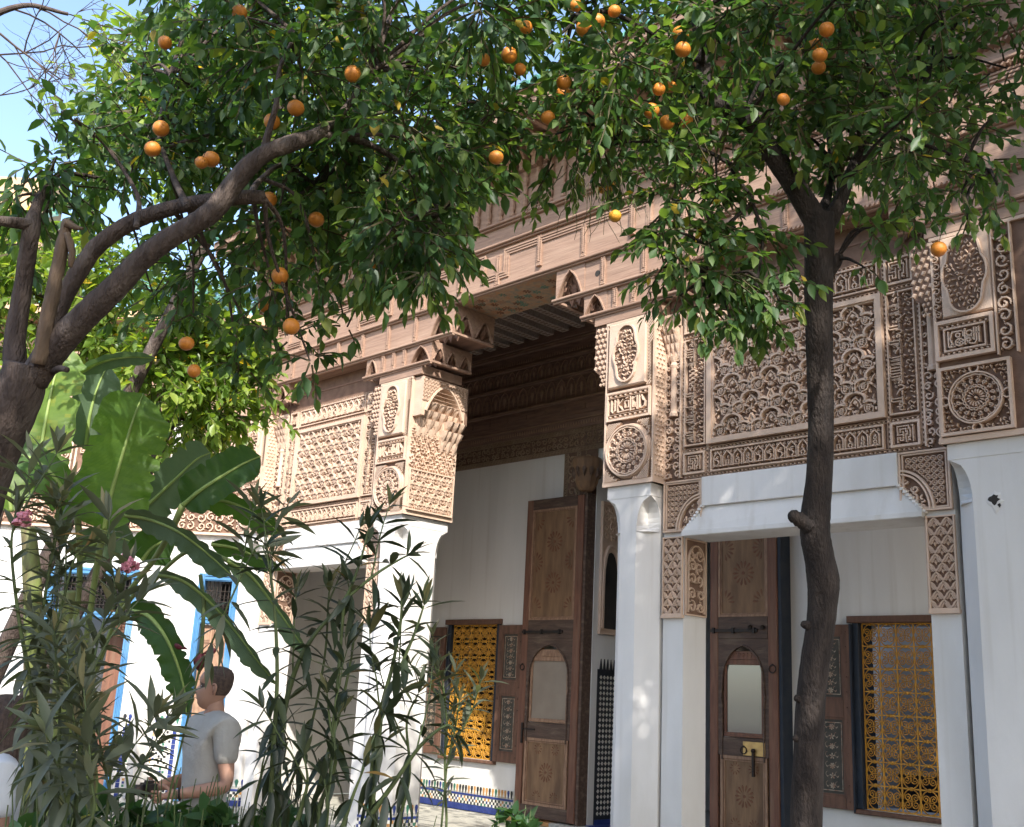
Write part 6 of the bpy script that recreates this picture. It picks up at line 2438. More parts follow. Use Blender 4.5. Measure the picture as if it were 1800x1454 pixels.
CL += [(560, 480, 4.5, 0.24, 8, 0.8), (660, 440, 4.4, 0.24, 11, 0.9), (745, 430, 4.2, 0.24, 12, 1.2), (745, 490, 4.1, 0.14, 6, 1.6), (480, 500, 4.5, 0.26, 11, 0.8),
       (430, 560, 4.5, 0.2, 6, 1.0), (505, 590, 4.4, 0.20, 8, 1.0), (545, 635, 4.4, 0.16, 6, 1.0), (340, 550, 4.9, 0.22, 6, 0.8), (420, 640, 4.6, 0.15, 6, 1.0), (690, 400, 4.2, 0.28, 12, 0.9),
       (270, 520, 5.2, 0.26, 8, 0.7), (340, 470, 5.0, 0.34, 16, 0.6), (420, 440, 4.9, 0.34, 16, 0.6), (230, 310, 5.1, 0.3, 14, 0.5), (330, 260, 5.1, 0.34, 16, 0.4), (420, 240, 4.8, 0.34, 18, 0.4),
       (120, 195, 4.3, 0.13, 4, 0.3), (100, 275, 4.4, 0.18, 6, 0.5), (165, 240, 4.5, 0.20, 7, 0.5), (30, 345, 4.3, 0.20, 9, 0.7), (95, 372, 4.6, 0.14, 5, 0.6),
       (160, 370, 5.0, 0.24, 11, 0.6), (825, 265, 4.6, 0.2, 9, 0.9), (855, 205, 4.7, 0.22, 9, 0.6), (795, 355, 4.4, 0.18, 8, 1.2), (40, 430, 4.6, 0.2, 6, 0.7), (610, 575, 4.5, 0.12, 4, 1.0),
       (620, 60, 5.8, 0.45, 22, 0.4), (450, 80, 5.8, 0.45, 22, 0.4), (750, 180, 5.8, 0.45, 22, 0.5), (340, 160, 5.8, 0.42, 20, 0.4), (620, 300, 5.6, 0.42, 20, 0.6), (700, 400, 5.4, 0.34, 16, 0.8),
       (500, 400, 5.6, 0.4, 18, 0.6), (880, 60, 5.6, 0.4, 18, 0.4), (240, 200, 5.4, 0.34, 14, 0.4)]
for (a, b, d, rad, n, dr) in CL:
    c = at(a, b, d)
    if len(tw.v) < 10 ** 7:
        connect(tb_, nodes, c, r)
    cluster(LV, tw, c, rad, int(n * 1.0), dr, r, 0.075, young=0.14, hang=0.45 + dr * 0.35, gap=0.0245)
# upper crown, above the picture
for k in range(34):
    c = np.array([-3.6 + r.uniform(-1.6, 1.9), 1.9 + r.uniform(-1.5, 1.6), 4.6 + r.uniform(0, 1.1)])
    x_, y_, d_ = project(c)
    if (y_ < -60 - 0.75 * FPX / max(d_, 0.5) and x_ > 250) or d_ < 0.5:
        cluster(LV, tw, c, 0.5, 16, 0.3, r, 0.10, gap=0.045)
tb_.build('trunk', M['bark'], TL, smooth=True)
q = MB()
limb(q, [(68, 640, 3.93, 27), (84, 560, 3.93, 26), (100, 480, 3.94, 25), (112, 420, 3.95, 22), (120, 388, 3.96, 20)], r=random.Random(5), sides=8, jit=0.12)
limb(q, [(116, 392, 3.94, 16), (134, 400, 3.93, 10), (146, 402, 3.93, 5)], r=random.Random(6), sides=6, jit=0.1)
limb(q, [(118, 410, 3.94, 12), (126, 440, 3.93, 14), (124, 470, 3.93, 8)], r=random.Random(6), sides=6, jit=0.2)
q.build('dead_stub', M['bark_peeled'], TL, 'broken pale dead stub with peeled bark', smooth=True)
tw.build('twigs', M['twig'], TL, kind='stuff')
LV.build(TL, T_ORANGE, LM_ORANGE, M['orange_leaf'])
for a, b in ((290, 75), (371, 280), (354, 286), (473, 351), (556, 386), (492, 485), (648, 467), (468, 538), (512, 574), (328, 604), (341, 652), (478, 214), (283, 226), (421, 22), (520, 190),
             (895, 97), (914, 122), (872, 277), (925, 48), (268, 262), (850, 105), (620, 130)):
    hang_orange(TL, a, b, 4.2 if (a, b) not in ((512, 574), (328, 604), (341, 652), (421, 22)) else 4.2, r)

# ------------------------------------------------------------------ orange tree on the right
r = random.Random(77)
TRb = at(1417, 1454, 4.75)
TR = thing('orange_tree', 'orange tree with slim dark bare trunk standing before the right carved wall', 'tree', (TRb[0], TRb[1], -0.12), 'orange trees in the courtyard')
tb_ = MB()
nodes = []
D_ = 4.75
low = np.array([[TRb[0] - 0.03, TRb[1] + 0.02, -0.16, 0.10], [TRb[0] - 0.02, TRb[1] + 0.01, 0.5, 0.08]])
spec = [(1417, 1454, 60), (1421, 1350, 57), (1424, 1250, 55), (1432, 1170, 54), (1441, 1110, 53), (1446, 1060, 55), (1447, 1020, 60), (1440, 980, 56), (1433, 940, 56), (1434, 900, 54), (1440, 840, 49),
        (1443, 760, 47), (1442, 680, 49), (1440, 600, 50), (1439, 520, 53), (1440, 460, 54), (1440, 410, 56), (1440, 375, 54)]
Q = smooth_path(np.vstack([low, [np.append(at(a, b, D_), w * D_ / FPX / 2) for a, b, w in spec]]), 6)
tb_.tube(Q[:, :3], Q[:, 3] * 0.94 * np.array([1 + r.uniform(-.012, .012) for _ in Q]), 16, 0, True, 0.008, r)
limb(tb_, [(1425, 925, D_ - 0.02, 36), (1406, 914, D_ - 0.03, 26), (1396, 908, D_ - 0.04, 24), (1389, 905, D_ - 0.05, 14)], r=r, bumps=0.12)
for a, b in ((1399, 1230), (1397, 1300), (1466, 1030), (1411, 1100)):
    limb(tb_, [(a + (12 if a < 1430 else -12), b, D_ - 0.01, 20), (a, b - 3, D_ - 0.02, 12), (a - (3 if a < 1430 else -3), b - 4, D_ - 0.02, 6)], r=r)
nodes += list(limb(tb_, [(1440, 400, D_, 44), (1418, 362, D_, 42), (1395, 325, D_, 39), (1368, 285, D_, 37), (1340, 245, D_, 36), (1312, 208, D_ + .02, 36), (1282, 190, D_ + .04, 34), (1252, 176, D_ + .06, 30),
                         (1240, 150, D_ + .1, 28), (1236, 110, D_ + .15, 24), (1228, 60, D_ + .2, 18), (1215, 0, D_ + .3, 13)], r=r))
nodes += list(limb(tb_, [(1448, 402, D_ + .02, 34), (1470, 368, D_ + .03, 28), (1486, 330, D_ + .05, 22), (1498, 295, D_ + .1, 18), (1520, 260, D_ + .15, 16), (1545, 228, D_ + .2, 13), (1600, 170, D_ + .3, 9),
                         (1640, 110, D_ + .35, 8), (1680, 30, D_ + .4, 6)], r=r))
nodes += list(limb(tb_, [(1442, 398, D_ + .1, 26), (1446, 372, D_ + .15, 24), (1456, 340, D_ + .3, 14), (1460, 280, D_ + .5, 10), (1450, 150, D_ + .7, 8)], r=r))
nodes += list(limb(tb_, [(1455, 480, D_, 26), (1470, 462, D_ - .02, 20), (1476, 446, D_ - .03, 14)], r=r))
nodes += list(limb(tb_, [(1352, 268, D_, 16), (1310, 292, D_ - .05, 13), (1288, 292, D_ - .08, 11), (1300, 320, D_ - .1, 9), (1322, 352, D_ - .1, 8), (1290, 385, D_ - .15, 7), (1250, 430, D_ - .2, 6), (1240, 500, D_ - .25, 5)], r=r))
nodes += list(limb(tb_, [(1290, 292, D_ - .08, 9), (1240, 265, D_ - .1, 7), (1180, 250, D_ - .1, 6), (1090, 250, D_ - .1, 4)], r=r))
nodes += list(limb(tb_, [(1322, 352, D_ - .1, 7), (1340, 420, D_ - .2, 6), (1330, 500, D_ - .25, 5)], r=r))
nodes += list(limb(tb_, [(1236, 110, D_ + .1, 12), (1150, 60, D_ + .1, 9), (1050, 20, D_, 7), (960, 80, D_ - .1, 5)], r=r))
nodes += list(limb(tb_, [(1545, 228, D_ + .2, 9), (1640, 260, D_ + .1, 7), (1740, 300, D_, 5)], r=r))
nodes = np.array(nodes)
LV, tw = Leaves(), MB()
CL = []
for y_, xs in ((-60, (1000, 1130, 1260, 1390, 1520, 1650, 1780)), (25, (985, 1080, 1180, 1290, 1390, 1490, 1580, 1670)), (105, (1000, 1100, 1180, 1300, 1390, 1480, 1570, 1660)),
               (185, (1010, 1110, 1340, 1420, 1500, 1590, 1660)), (250, (985, 1060, 1130, 1200, 1270, 1410, 1500, 1590, 1670)), (315, (1190, 1250, 1500, 1570, 1640))):
    for x_ in xs:
        CL.append((x_ + r.uniform(-22, 22), y_ + r.uniform(-18, 18), r.uniform(4.3, 5.5), 0.31, 16, 0.35))
CL += [(1760, 30, 4.8, 0.3, 8, 0.4), (1770, 120, 4.9, 0.26, 6, 0.5), (1740, 210, 4.8, 0.26, 7, 0.5), (1730, 290, 4.7, 0.24, 8, 0.7), (1690, 340, 4.6, 0.2, 6, 0.9), (1755, 330, 4.6, 0.18, 5, 0.8),
       (1180, 405, 4.5, 0.20, 9, 0.8), (1235, 400, 4.6, 0.26, 13, 0.7), (1300, 410, 4.6, 0.24, 10, 0.8), (1350, 420, 4.6, 0.2, 8, 1.0), (1165, 470, 4.5, 0.16, 7, 0.9), (1225, 470, 4.5, 0.26, 14, 0.9), (1290, 480, 4.5, 0.26, 14, 1.0),
       (1345, 500, 4.5, 0.24, 12, 1.1), (1195, 520, 4.5, 0.14, 5, 1.0), (1255, 545, 4.5, 0.2, 10, 1.2), (1320, 560, 4.5, 0.2, 10, 1.2), (1290, 575, 4.4, 0.11, 5, 1.3), (1345, 560, 4.4, 0.11, 5, 1.3), (1370, 530, 4.4, 0.14, 5, 1.2),
       (1180, 350, 4.6, 0.24, 10, 0.6), (1050, 262, 4.7, 0.14, 4, 0.6), (1530, 400, 4.6, 0.16, 5, 0.9), (1590, 400, 4.6, 0.12, 3, 0.9), (1520, 470, 4.5, 0.07, 3, 1.2), (1700, 385, 4.5, 0.1, 3, 1.2),
       (1420, 40, 5.8, 0.45, 18, 0.3), (1560, 120, 5.8, 0.4, 16, 0.3), (1300, 60, 5.8, 0.45, 18, 0.3), (1100, 90, 5.8, 0.42, 16, 0.3), (1480, 230, 5.6, 0.36, 14, 0.4), (1200, 200, 5.6, 0.38, 12, 0.4)]
for (a, b, d, rad, n, dr) in CL:
    c = at(a, b, d)
    connect(tb_, nodes, c, r)
    cluster(LV, tw, c, rad, n, dr, r, 0.072, young=0.14, hang=0.30 + dr * 0.35, gap=0.024)
for k in range(60):
    c = np.array([TRb[0] + 0.3 + r.uniform(-1.9, 2.4), TRb[1] + r.uniform(-1.9, 1.4), 5.6 + r.uniform(0, 1.8)])
    x_, y_, d_ = project(c)
    if y_ < -60 - 0.4 * FPX / max(d_, 0.5) or d_ < 0.5:
        cluster(LV, tw, c, 0.55, 16, 0.3, r, 0.10, gap=0.045)
tb_.build('trunk', M['bark_dark'], TR, smooth=True)
# bare hanging twiglets at the crown's left edge
for k in range(26):
    a, b = r.uniform(980, 1120), r.uniform(270, 330)
    p = at(a, b, 4.6)
    d = unit(np.array([r.uniform(-.4, .4), r.uniform(-.3, .3), -1]))
    pts = [p]
    for i in range(6):
        d = unit(d + rvec(r) * 0.35 + np.array([0, 0, -0.1]))
        pts.append(pts[-1] + d * r.uniform(0.03, 0.06))
    tw.tube(pts, np.linspace(0.003, 0.0012, len(pts)), 3, 0, False)
tw.build('twigs', M['twig'], TR, kind='stuff')
LV.build(TR, T_ORANGE, LM_ORANGE, M['orange_leaf'])
for a, b in ((1012, 10), (1027, 50), (1050, 38), (991, 145), (990, 165), (963, 207), (1158, 157), (1178, 153), (1173, 215), (1200, 87), (1196, 60), (1432, 82), (1441, 97), (1439, 119), (1453, 52), (1377, 175),
             (1650, 438), (1145, 195), (1205, 212), (1080, 20)):
    hang_orange(TR, a, b, 4.45, r)
for a, b in ((1060, 331), (1072, 326), (1081, 380)):
    hang_orange(TR, a, b, 4.5, r, 0.026, True)

# ------------------------------------------------------------------ sunlit citrus trees behind, towards the side building
def far_tree(name, label, base, blobs, seed, lm, material, mname, lsize=0.11, group=None, n_ind=300, dens=1.0):
    r = random.Random(seed)
    t = thing(name, label, 'tree', (base[0], base[1], -0.12), group)
    tb = MB()
    LV, tw = Leaves(), MB()
    top = np.mean([b[0] for b in blobs], 0)
    P = smooth_path([np.array([base[0], base[1], -0.15]), np.array([base[0] + .05, base[1], 1.2]), np.array([(base[0] + top[0]) / 2, (base[1] + top[1]) / 2, top[2] * 0.62]), top], 6)
    tb.tube(P, np.linspace(0.11, 0.03, len(P)), 9, 0, True, 0.03, r)
    for c, rad, n in blobs:
        connect(tb, P, np.asarray(c), r, 0.03, 0.008)
        for k in range(n):
            v = rvec(r)
            cc = np.asarray(c) + v * rad * r.uniform(0.35, 0.95)
            cluster(LV, tw, cc, 0.30, max(3, int(8 * dens)), 0.4, r, lsize, young=0.25, hang=0.4, gap=0.036)
    tb.build('trunk', M['bark'], t, smooth=True)
    tw.build('twigs', M['twig'], t, kind='stuff')
    LV.build(t, T_ORANGE, lm, material, n_ind)
    return t


b1 = at(120, 700, 9.4)
far_tree('orange_tree', 'sunlit yellow-green orange tree behind the banana leaves, before the carved corner', (b1[0], b1[1]),
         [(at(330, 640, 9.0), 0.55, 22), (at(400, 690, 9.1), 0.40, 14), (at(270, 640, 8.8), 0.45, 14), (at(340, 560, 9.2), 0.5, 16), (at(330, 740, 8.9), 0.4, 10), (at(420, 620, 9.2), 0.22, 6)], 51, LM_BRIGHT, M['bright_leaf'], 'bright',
         group='orange trees in the courtyard')
b2 = at(30, 560, 9.6)
far_tree('orange_tree', 'bright sunlit orange tree seen between the forked limbs at the left edge', (b2[0], b2[1]),
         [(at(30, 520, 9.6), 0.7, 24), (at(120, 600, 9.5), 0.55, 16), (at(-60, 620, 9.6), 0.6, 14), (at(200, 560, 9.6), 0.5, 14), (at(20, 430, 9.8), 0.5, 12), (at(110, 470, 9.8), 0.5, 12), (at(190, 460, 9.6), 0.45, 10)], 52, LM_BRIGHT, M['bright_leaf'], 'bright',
         group='orange trees in the courtyard')
b3 = at(30, 800, 8.8)
far_tree('orange_tree', 'tall orange tree with sunlit crown glowing behind the left limbs', (b3[0], b3[1]),
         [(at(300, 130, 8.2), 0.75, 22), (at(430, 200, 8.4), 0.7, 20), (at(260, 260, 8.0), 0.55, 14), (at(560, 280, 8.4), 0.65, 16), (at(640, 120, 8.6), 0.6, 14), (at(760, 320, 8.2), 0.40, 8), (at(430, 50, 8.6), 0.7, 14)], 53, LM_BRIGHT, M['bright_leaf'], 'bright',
         group='orange trees in the courtyard', dens=0.8)

# ------------------------------------------------------------------ bare tree, top left
r = random.Random(19)
bt0 = at(-160, 900, 6.5)
BT = thing('bare_tree', 'leafless tree whose thin dark twigs cross the sky at the top left', 'tree', (bt0[0], bt0[1], -0.12))
q = MB()
P = limb(q, [(-160, 1100, 6.5, 40), (-150, 700, 6.5, 34), (-130, 350, 6.4, 28), (-90, 150, 6.3, 22), (-40, 50, 6.2, 14), (40, 10, 6.2, 9), (120, 25, 6.3, 6)], r=r)
q.tube([np.array([bt0[0], bt0[1], -0.2]), P[0] + np.array([0, 0, 0.05])], [0.08, 0.07], 8)


def ramify(p, d, L, w, depth):
    pts = [p]
    for i in range(5):
        d = unit(d + rvec(r) * 0.22)
        pts.append(pts[-1] + d * L / 5)
    q.tube(pts, np.linspace(w, w * 0.55, 6), 4, 0, False)
    if depth:
        for k in range(3):
            i = r.randrange(2, 6)
            ramify(pts[i], unit(d + rvec(r) * 0.8 + np.array([0, 0, -0.10])), L * r.uniform(0.5, 0.8), w * 0.6, depth - 1)


for (a, b, ex, ey, L, w) in ((-60, 100, 1, 0.1, 0.55, 0.008), (-30, 40, 1, 0.45, 0.6, 0.008), (20, 15, 1, 0.3, 0.5, 0.007), (60, 12, 1, 0.6, 0.5, 0.006), (-90, 160, 1, 0.2, 0.5, 0.007), (100, 20, 1, 0.2, 0.4, 0.005), (-40, 60, 1, 0.9, 0.55, 0.006)):
    p = at(a, b, 6.25)
    ramify(p, CR * ex - CU * ey, L, w, 3)
q.build('trunk', M['twig_dry'], BT)

# ------------------------------------------------------------------ trees standing behind the camera that shade the garden
r = random.Random(90)


def shade_tree(label, base, centre, radii, n, hgt, seed, lsize=0.16):
    r = random.Random(seed)
    t = thing('garden_tree', label, 'tree', (base[0], base[1], -0.12))
    tb, tw, LV = MB(), MB(), Leaves()
    P = smooth_path([np.array([base[0], base[1], -0.15]), np.array([base[0], base[1], hgt * 0.5]), np.asarray(centre)], 6)
    tb.tube(P, np.linspace(0.16, 0.05, len(P)), 10, 0, True, 0.03, r)
    for k in range(n):
        v = rvec(r)
        c = np.asarray(centre) + v * np.asarray(radii) * r.uniform(0.15, 1.0)
        if k % 3 == 0:
            connect(tb, P, c, r, 0.04, 0.01)
        cluster(LV, tw, c, 0.6, 9, 0.3, r, lsize, gap=0.07)
    tb.build('trunk', M['bark'], t, smooth=True)
    tw.build('twigs', M['twig'], t, kind='stuff')
    P_, R_, S_, V_ = np.array(LV.P), np.array(LV.R), np.array(LV.S), np.array(LV.V)
    bulk_leaves('foliage', T_ORANGE, P_, R_, S_, V_, M['orange_leaf'], t)


shade_tree('tall leafy tree rising beside the right orange tree', (2.7, 3.2), (2.3, 3.7, 8.2), (2.9, 3.2, 4.4), 450, 8.0, 91, 0.18)
shade_tree('leafy orange tree behind the viewer', (0.9, -1.6), (0.0, -0.8, 5.3), (2.2, 1.6, 1.9), 150, 4.2, 92, 0.13)

# ------------------------------------------------------------------ banana plant
M['banana_rib'] = mat('banana_midrib', (0.30, 0.40, 0.12), (0.24, 0.33, 0.10), 0.5, 8)
M['banana_petiole'] = mat('banana_petiole', (0.19, 0.25, 0.08), (0.14, 0.17, 0.06), 0.5, 6)
bb = at(110, 1380, 5.6)
BP = thing('banana_plant', 'banana plant with broad upright and drooping leaves at the left', 'plant', (bb[0], bb[1], -0.12))


def banana_leaf(spec, wid, roll=0.0, fold=0.35, dull=False, seed=1, ruffle=0.02, taper=0.25, droop_edge=0.0, var=None):  # var: hand-set tone, the light on each leaf put into its colour
    """spec: midrib as (px, py, depth) from foot to tip; wid: full width in photo pixels"""
    r = random.Random(seed)
    P = np.array([at(*s) for s in spec])
    C = smooth_path(P, 12)
    k = len(C)
    T = np.gradient(C, axis=0)
    notch = [[r.uniform(0.62, 0.92) if (8 < i < k - 8 and r.random() < 0.07) else 1.0 for i in range(k)] for s in (0, 1)]
    mb_v, mb_f, uv = [], [], []
    nu = 5
    for i in range(k):
        t = i / (k - 1)
        tg = unit(T[i])
        view = unit(C[i] - CAM_LOC)
        lat = unit(np.cross(tg, view))
        nn = np.cross(lat, tg)
        lat = rot_about(tg, roll) @ lat
        nn = rot_about(tg, roll) @ nn
        d = (C[i] - CAM_LOC) @ CW
        prof = (min(1.0, t / 0.16) ** 0.6) * (1.0 if t < 0.72 else max(0.0, 1 - ((t - 0.72) / 0.28) ** 2.0)) * (1 - taper * t * 0.4)
        hw = max(0.002, wid * d / FPX / 2 * prof)
        for j in range(-nu, nu + 1):
            u = j / nu
            e = abs(u)
            off = lat * (hw * u) - nn * (fold * hw * e) + np.array([0, 0, -droop_edge * hw * e * e])
            off = off + nn * (math.sin(i * 0.85 + (1 if j > 0 else 4)) * ruffle * e ** 2 * hw * 4 + r.uniform(-1, 1) * ruffle * e * e * hw)
            nt_ = notch[1 if u > 0 else 0][i]
            if e > nt_:
                off = off * (nt_ / e) - nn * 0.006 * e
            elif e == 1:
                off = off * (1 + r.uniform(-0.035, 0.02))
            mb_v.append(C[i] + off)
            uv.append((t * 3.0, u))
    n = 2 * nu + 1
    for i in range(k - 1):
        for j in range(2 * nu):
            mb_f.append((i * n + j, i * n + j + 1, (i + 1) * n + j + 1, (i + 1) * n + j))
    off = base_of(BP)
    me = bpy.data.meshes.new('leaf')
    me.from_pydata([tuple(v - off) for v in mb_v], [], mb_f)
    me.materials.append(M['banana_dull'] if dull else M['banana_leaf'])
    a = me.attributes.new('var', 'FLOAT', 'FACE')
    a.data.foreach_set('value', [min(1, max(0, (var if var is not None else 0.5 + 0.25 * math.sin(seed * 3.1)) + r.uniform(-0.06, 0.06))) for _ in mb_f])
    ul = me.uv_layers.new(name='UVMap')
    for poly in me.polygons:
        for li in poly.loop_indices:
            ul.data[li].uv = uv[me.loops[li].vertex_index]
    me.polygons.foreach_set('use_smooth', [True] * len(mb_f))
    me.update()
    o = mesh_obj('leaf', me, BP)
    q = MB()
    nn0 = unit(CAM_LOC - C[k // 2])
    q.tube(C + nn0 * 0.002, np.linspace(0.014, 0.003, k), 5, 0, True)
    q.build('midrib', M['banana_rib'], o, smooth=True)
    return C


def petiole(spec, w0=14, w1=9):
    q = MB()
    n = len(spec)
    limb(q, [(a, b, d, w0 + (w1 - w0) * i / (n - 1)) for i, (a, b, d) in enumerate(spec)], sides=7, jit=0.0, bumps=0.0)
    q.build('petiole', M['banana_petiole'], BP, smooth=True)


banana_leaf([(183, 930, 5.3), (195, 870, 5.25), (215, 800, 5.25), (235, 735, 5.3), (252, 692, 5.4)], 132, 0.22, 0.16, seed=1, taper=0.1, var=0.66)
petiole([(183, 930, 5.3), (172, 985, 5.35), (155, 1100, 5.45), (140, 1200, 5.5)])
banana_leaf([(62, 850, 5.5), (72, 790, 5.5), (84, 720, 5.55), (100, 650, 5.65), (120, 610, 5.8)], 104, -0.2, 0.15, seed=2, taper=0.1, var=0.9)
banana_leaf([(150, 790, 6.0), (158, 730, 6.0), (172, 680, 6.05), (190, 640, 6.1)], 82, 0.3, 0.2, True, seed=3)
banana_leaf([(136, 905, 5.3), (112, 862, 5.2), (85, 828, 5.15), (55, 806, 5.15), (28, 800, 5.2), (8, 812, 5.25)], 80, 0.55, 0.25, seed=4, droop_edge=0.3, var=0.45)
petiole([(136, 905, 5.3), (140, 960, 5.35), (138, 1050, 5.45), (120, 1180, 5.5)], 13, 8)
banana_leaf([(232, 908, 5.7), (268, 880, 5.7), (305, 845, 5.7), (345, 808, 5.75), (370, 796, 5.8)], 80, 0.15, 0.15, True, seed=5)
banana_leaf([(322, 888, 5.25), (352, 862, 5.2), (392, 836, 5.2), (430, 814, 5.25), (458, 802, 5.3)], 78, -0.25, 0.2, seed=6, var=0.05)
petiole([(322, 888, 5.25), (300, 935, 5.3), (270, 985, 5.4), (215, 1060, 5.5), (170, 1180, 5.6)], 13, 8)
banana_leaf([(345, 880, 5.6), (395, 880, 5.6), (440, 898, 5.6), (470, 918, 5.6), (492, 938, 5.6)], 62, 0.8, 0.3, seed=7, var=0.3)
banana_leaf([(220, 905, 5.2), (262, 912, 5.1), (310, 932, 5.0), (352, 962, 5.0), (390, 995, 5.0), (408, 1012, 5.0)], 62, 0.9, 0.35, True, seed=8)
banana_leaf([(372, 956, 5.4), (410, 962, 5.4), (450, 978, 5.4), (497, 1002, 5.4)], 40, 0.7, 0.4, seed=9, var=0.1)
banana_leaf([(276, 1008, 5.0), (322, 1020, 4.9), (370, 1058, 4.9), (415, 1110, 4.9), (452, 1160, 4.9), (488, 1205, 4.95)], 52, 0.9, 0.5, True, seed=10)
petiole([(276, 1008, 5.0), (240, 1040, 5.2), (200, 1100, 5.4), (160, 1200, 5.55)], 10, 7)
banana_leaf([(400, 985, 5.1), (440, 1010, 5.1), (480, 1060, 5.1), (515, 1110, 5.1), (548, 1160, 5.1)], 44, 0.8, 0.5, True, seed=11)
petiole([(400, 985, 5.1), (345, 965, 5.2), (290, 1000, 5.3), (220, 1090, 5.5)], 9, 7)
banana_leaf([(228, 1072, 5.0), (260, 1082, 4.95), (290, 1118, 4.9), (312, 1168, 4.9), (324, 1213, 4.9), (328, 1258, 4.9)], 62, 0.55, 0.3, seed=12, var=0.02)
banana_leaf([(140, 655, 5.9), (180, 636, 5.9), (225, 628, 5.9), (275, 630, 5.95)], 36, 0.7, 0.3, True, seed=13)
banana_leaf([(250, 985, 5.6), (265, 965, 5.6), (290, 950, 5.6), (310, 948, 5.6)], 80, 0.2, 0.3, seed=14, var=0.15)
banana_leaf([(140, 985, 5.7), (160, 960, 5.7), (200, 945, 5.7), (240, 955, 5.7)], 70, 0.3, 0.3, True, seed=15)
banana_leaf([(20, 900, 6.2), (10, 820, 6.2), (-5, 740, 6.3), (-30, 670, 6.4)], 90, 0.2, 0.2, seed=16, var=0.8)
for spec, w0, w1 in (([(105, 1480, 5.6), (110, 1300, 5.6), (118, 1150, 5.6), (122, 1040, 5.6)], 54, 34), ([(60, 1480, 5.9), (62, 1250, 5.9), (58, 1050, 5.9), (50, 930, 6.0)], 48, 26),
                     ([(160, 1480, 5.7), (152, 1300, 5.7), (146, 1130, 5.7)], 40, 22)):
    q = MB()
    n = len(spec)
    P = limb(q, [(a, b, d, w0 + (w1 - w0) * i / (n - 1)) for i, (a, b, d) in enumerate(spec)], sides=10, jit=0.03, r=random.Random(4))
    q.tube([np.array([P[0][0], P[0][1], -0.2]), P[0]], [w0 * 5.6 / FPX / 2 * 1.1, w0 * 5.6 / FPX / 2], 10)
    q.build('stem', M['banana_stem'], BP, smooth=True)
q = MB()
limb(q, [(352, 1010, 4.9, 7), (358, 1060, 4.9, 7), (356, 1110, 4.9, 7), (353, 1150, 4.9, 8)])
q.build('flower_stalk', M['stem'], BP)
q = MB()
P = [at(353, 1148, 4.9), at(352, 1160, 4.9), at(351, 1172, 4.9), at(351, 1185, 4.9)]
q.tube(smooth_path(P, 3), [0.012, 0.02, 0.026, 0.03, 0.031, 0.028, 0.022, 0.014, 0.006, 0.002][:len(smooth_path(P, 3))], 9)
for a, b, ang in ((366, 1150, 0.3), (343, 1142, 2.8)):
    c = at(a, b, 4.88)
    fr_ = (c, CR, CU, -CW)
    q.blob(fr_, teardrop(-0.03, 0, math.degrees(ang), 0.07, 0.035), 0, 0.01)
q.build('flower_bud', M['bud'], BP, smooth=True)

# ------------------------------------------------------------------ oleanders
def whorls(LV, P, r, gap=0.055, lsize=0.13, start=0.25, nper=3, hang=0.0, spread=0.75):
    """leaves in threes along a stem, ending in a tuft"""
    seg = np.linalg.norm(np.diff(P, axis=0), axis=1)
    tot = seg.sum()
    s = tot * start
    ph = r.uniform(0, 6.28)
    cum = np.concatenate([[0], np.cumsum(seg)])
    while s < tot:
        k = min(int(np.searchsorted(cum, s)) - 1, len(P) - 2)
        k = max(k, 0)
        p = P[k] + (P[k + 1] - P[k]) * ((s - cum[k]) / max(seg[k], 1e-6))
        t = unit(P[k + 1] - P[k])
        side = unit(np.cross(t, [0.3, 0.2, 1.0]))
        up = np.cross(side, t)
        f = s / tot
        for m_ in range(nper):
            if r.random() < 0.12:
                continue
            a = ph + m_ * 2 * math.pi / nper + r.uniform(-0.3, 0.3)
            o = side * math.cos(a) + up * math.sin(a)
            low = (1 - f)
            ld = unit(t * (0.75 - 1.0 * low * hang) + o * spread + np.array([0, 0, -0.9 * low * hang - 0.1]) + rvec(r) * 0.18)
            LV.add(p, ld, t * 0.7 + np.array([0, 0, 0.6]) + rvec(r) * 0.3, lsize * r.uniform(0.7, 1.15), min(1, max(0, r.gauss(0.38 + 0.25 * f, 0.18))))
        ph += 1.05
        s += gap * r.uniform(0.75, 1.25)
    for m_ in range(5):
        t = unit(P[-1] - P[-2])
        LV.add(P[-1], unit(t + rvec(r) * 0.45), rvec(r) + np.array([0, 0, 1.0]), lsize * r.uniform(0.5, 0.85), min(1, r.uniform(0.5, 1.0)))


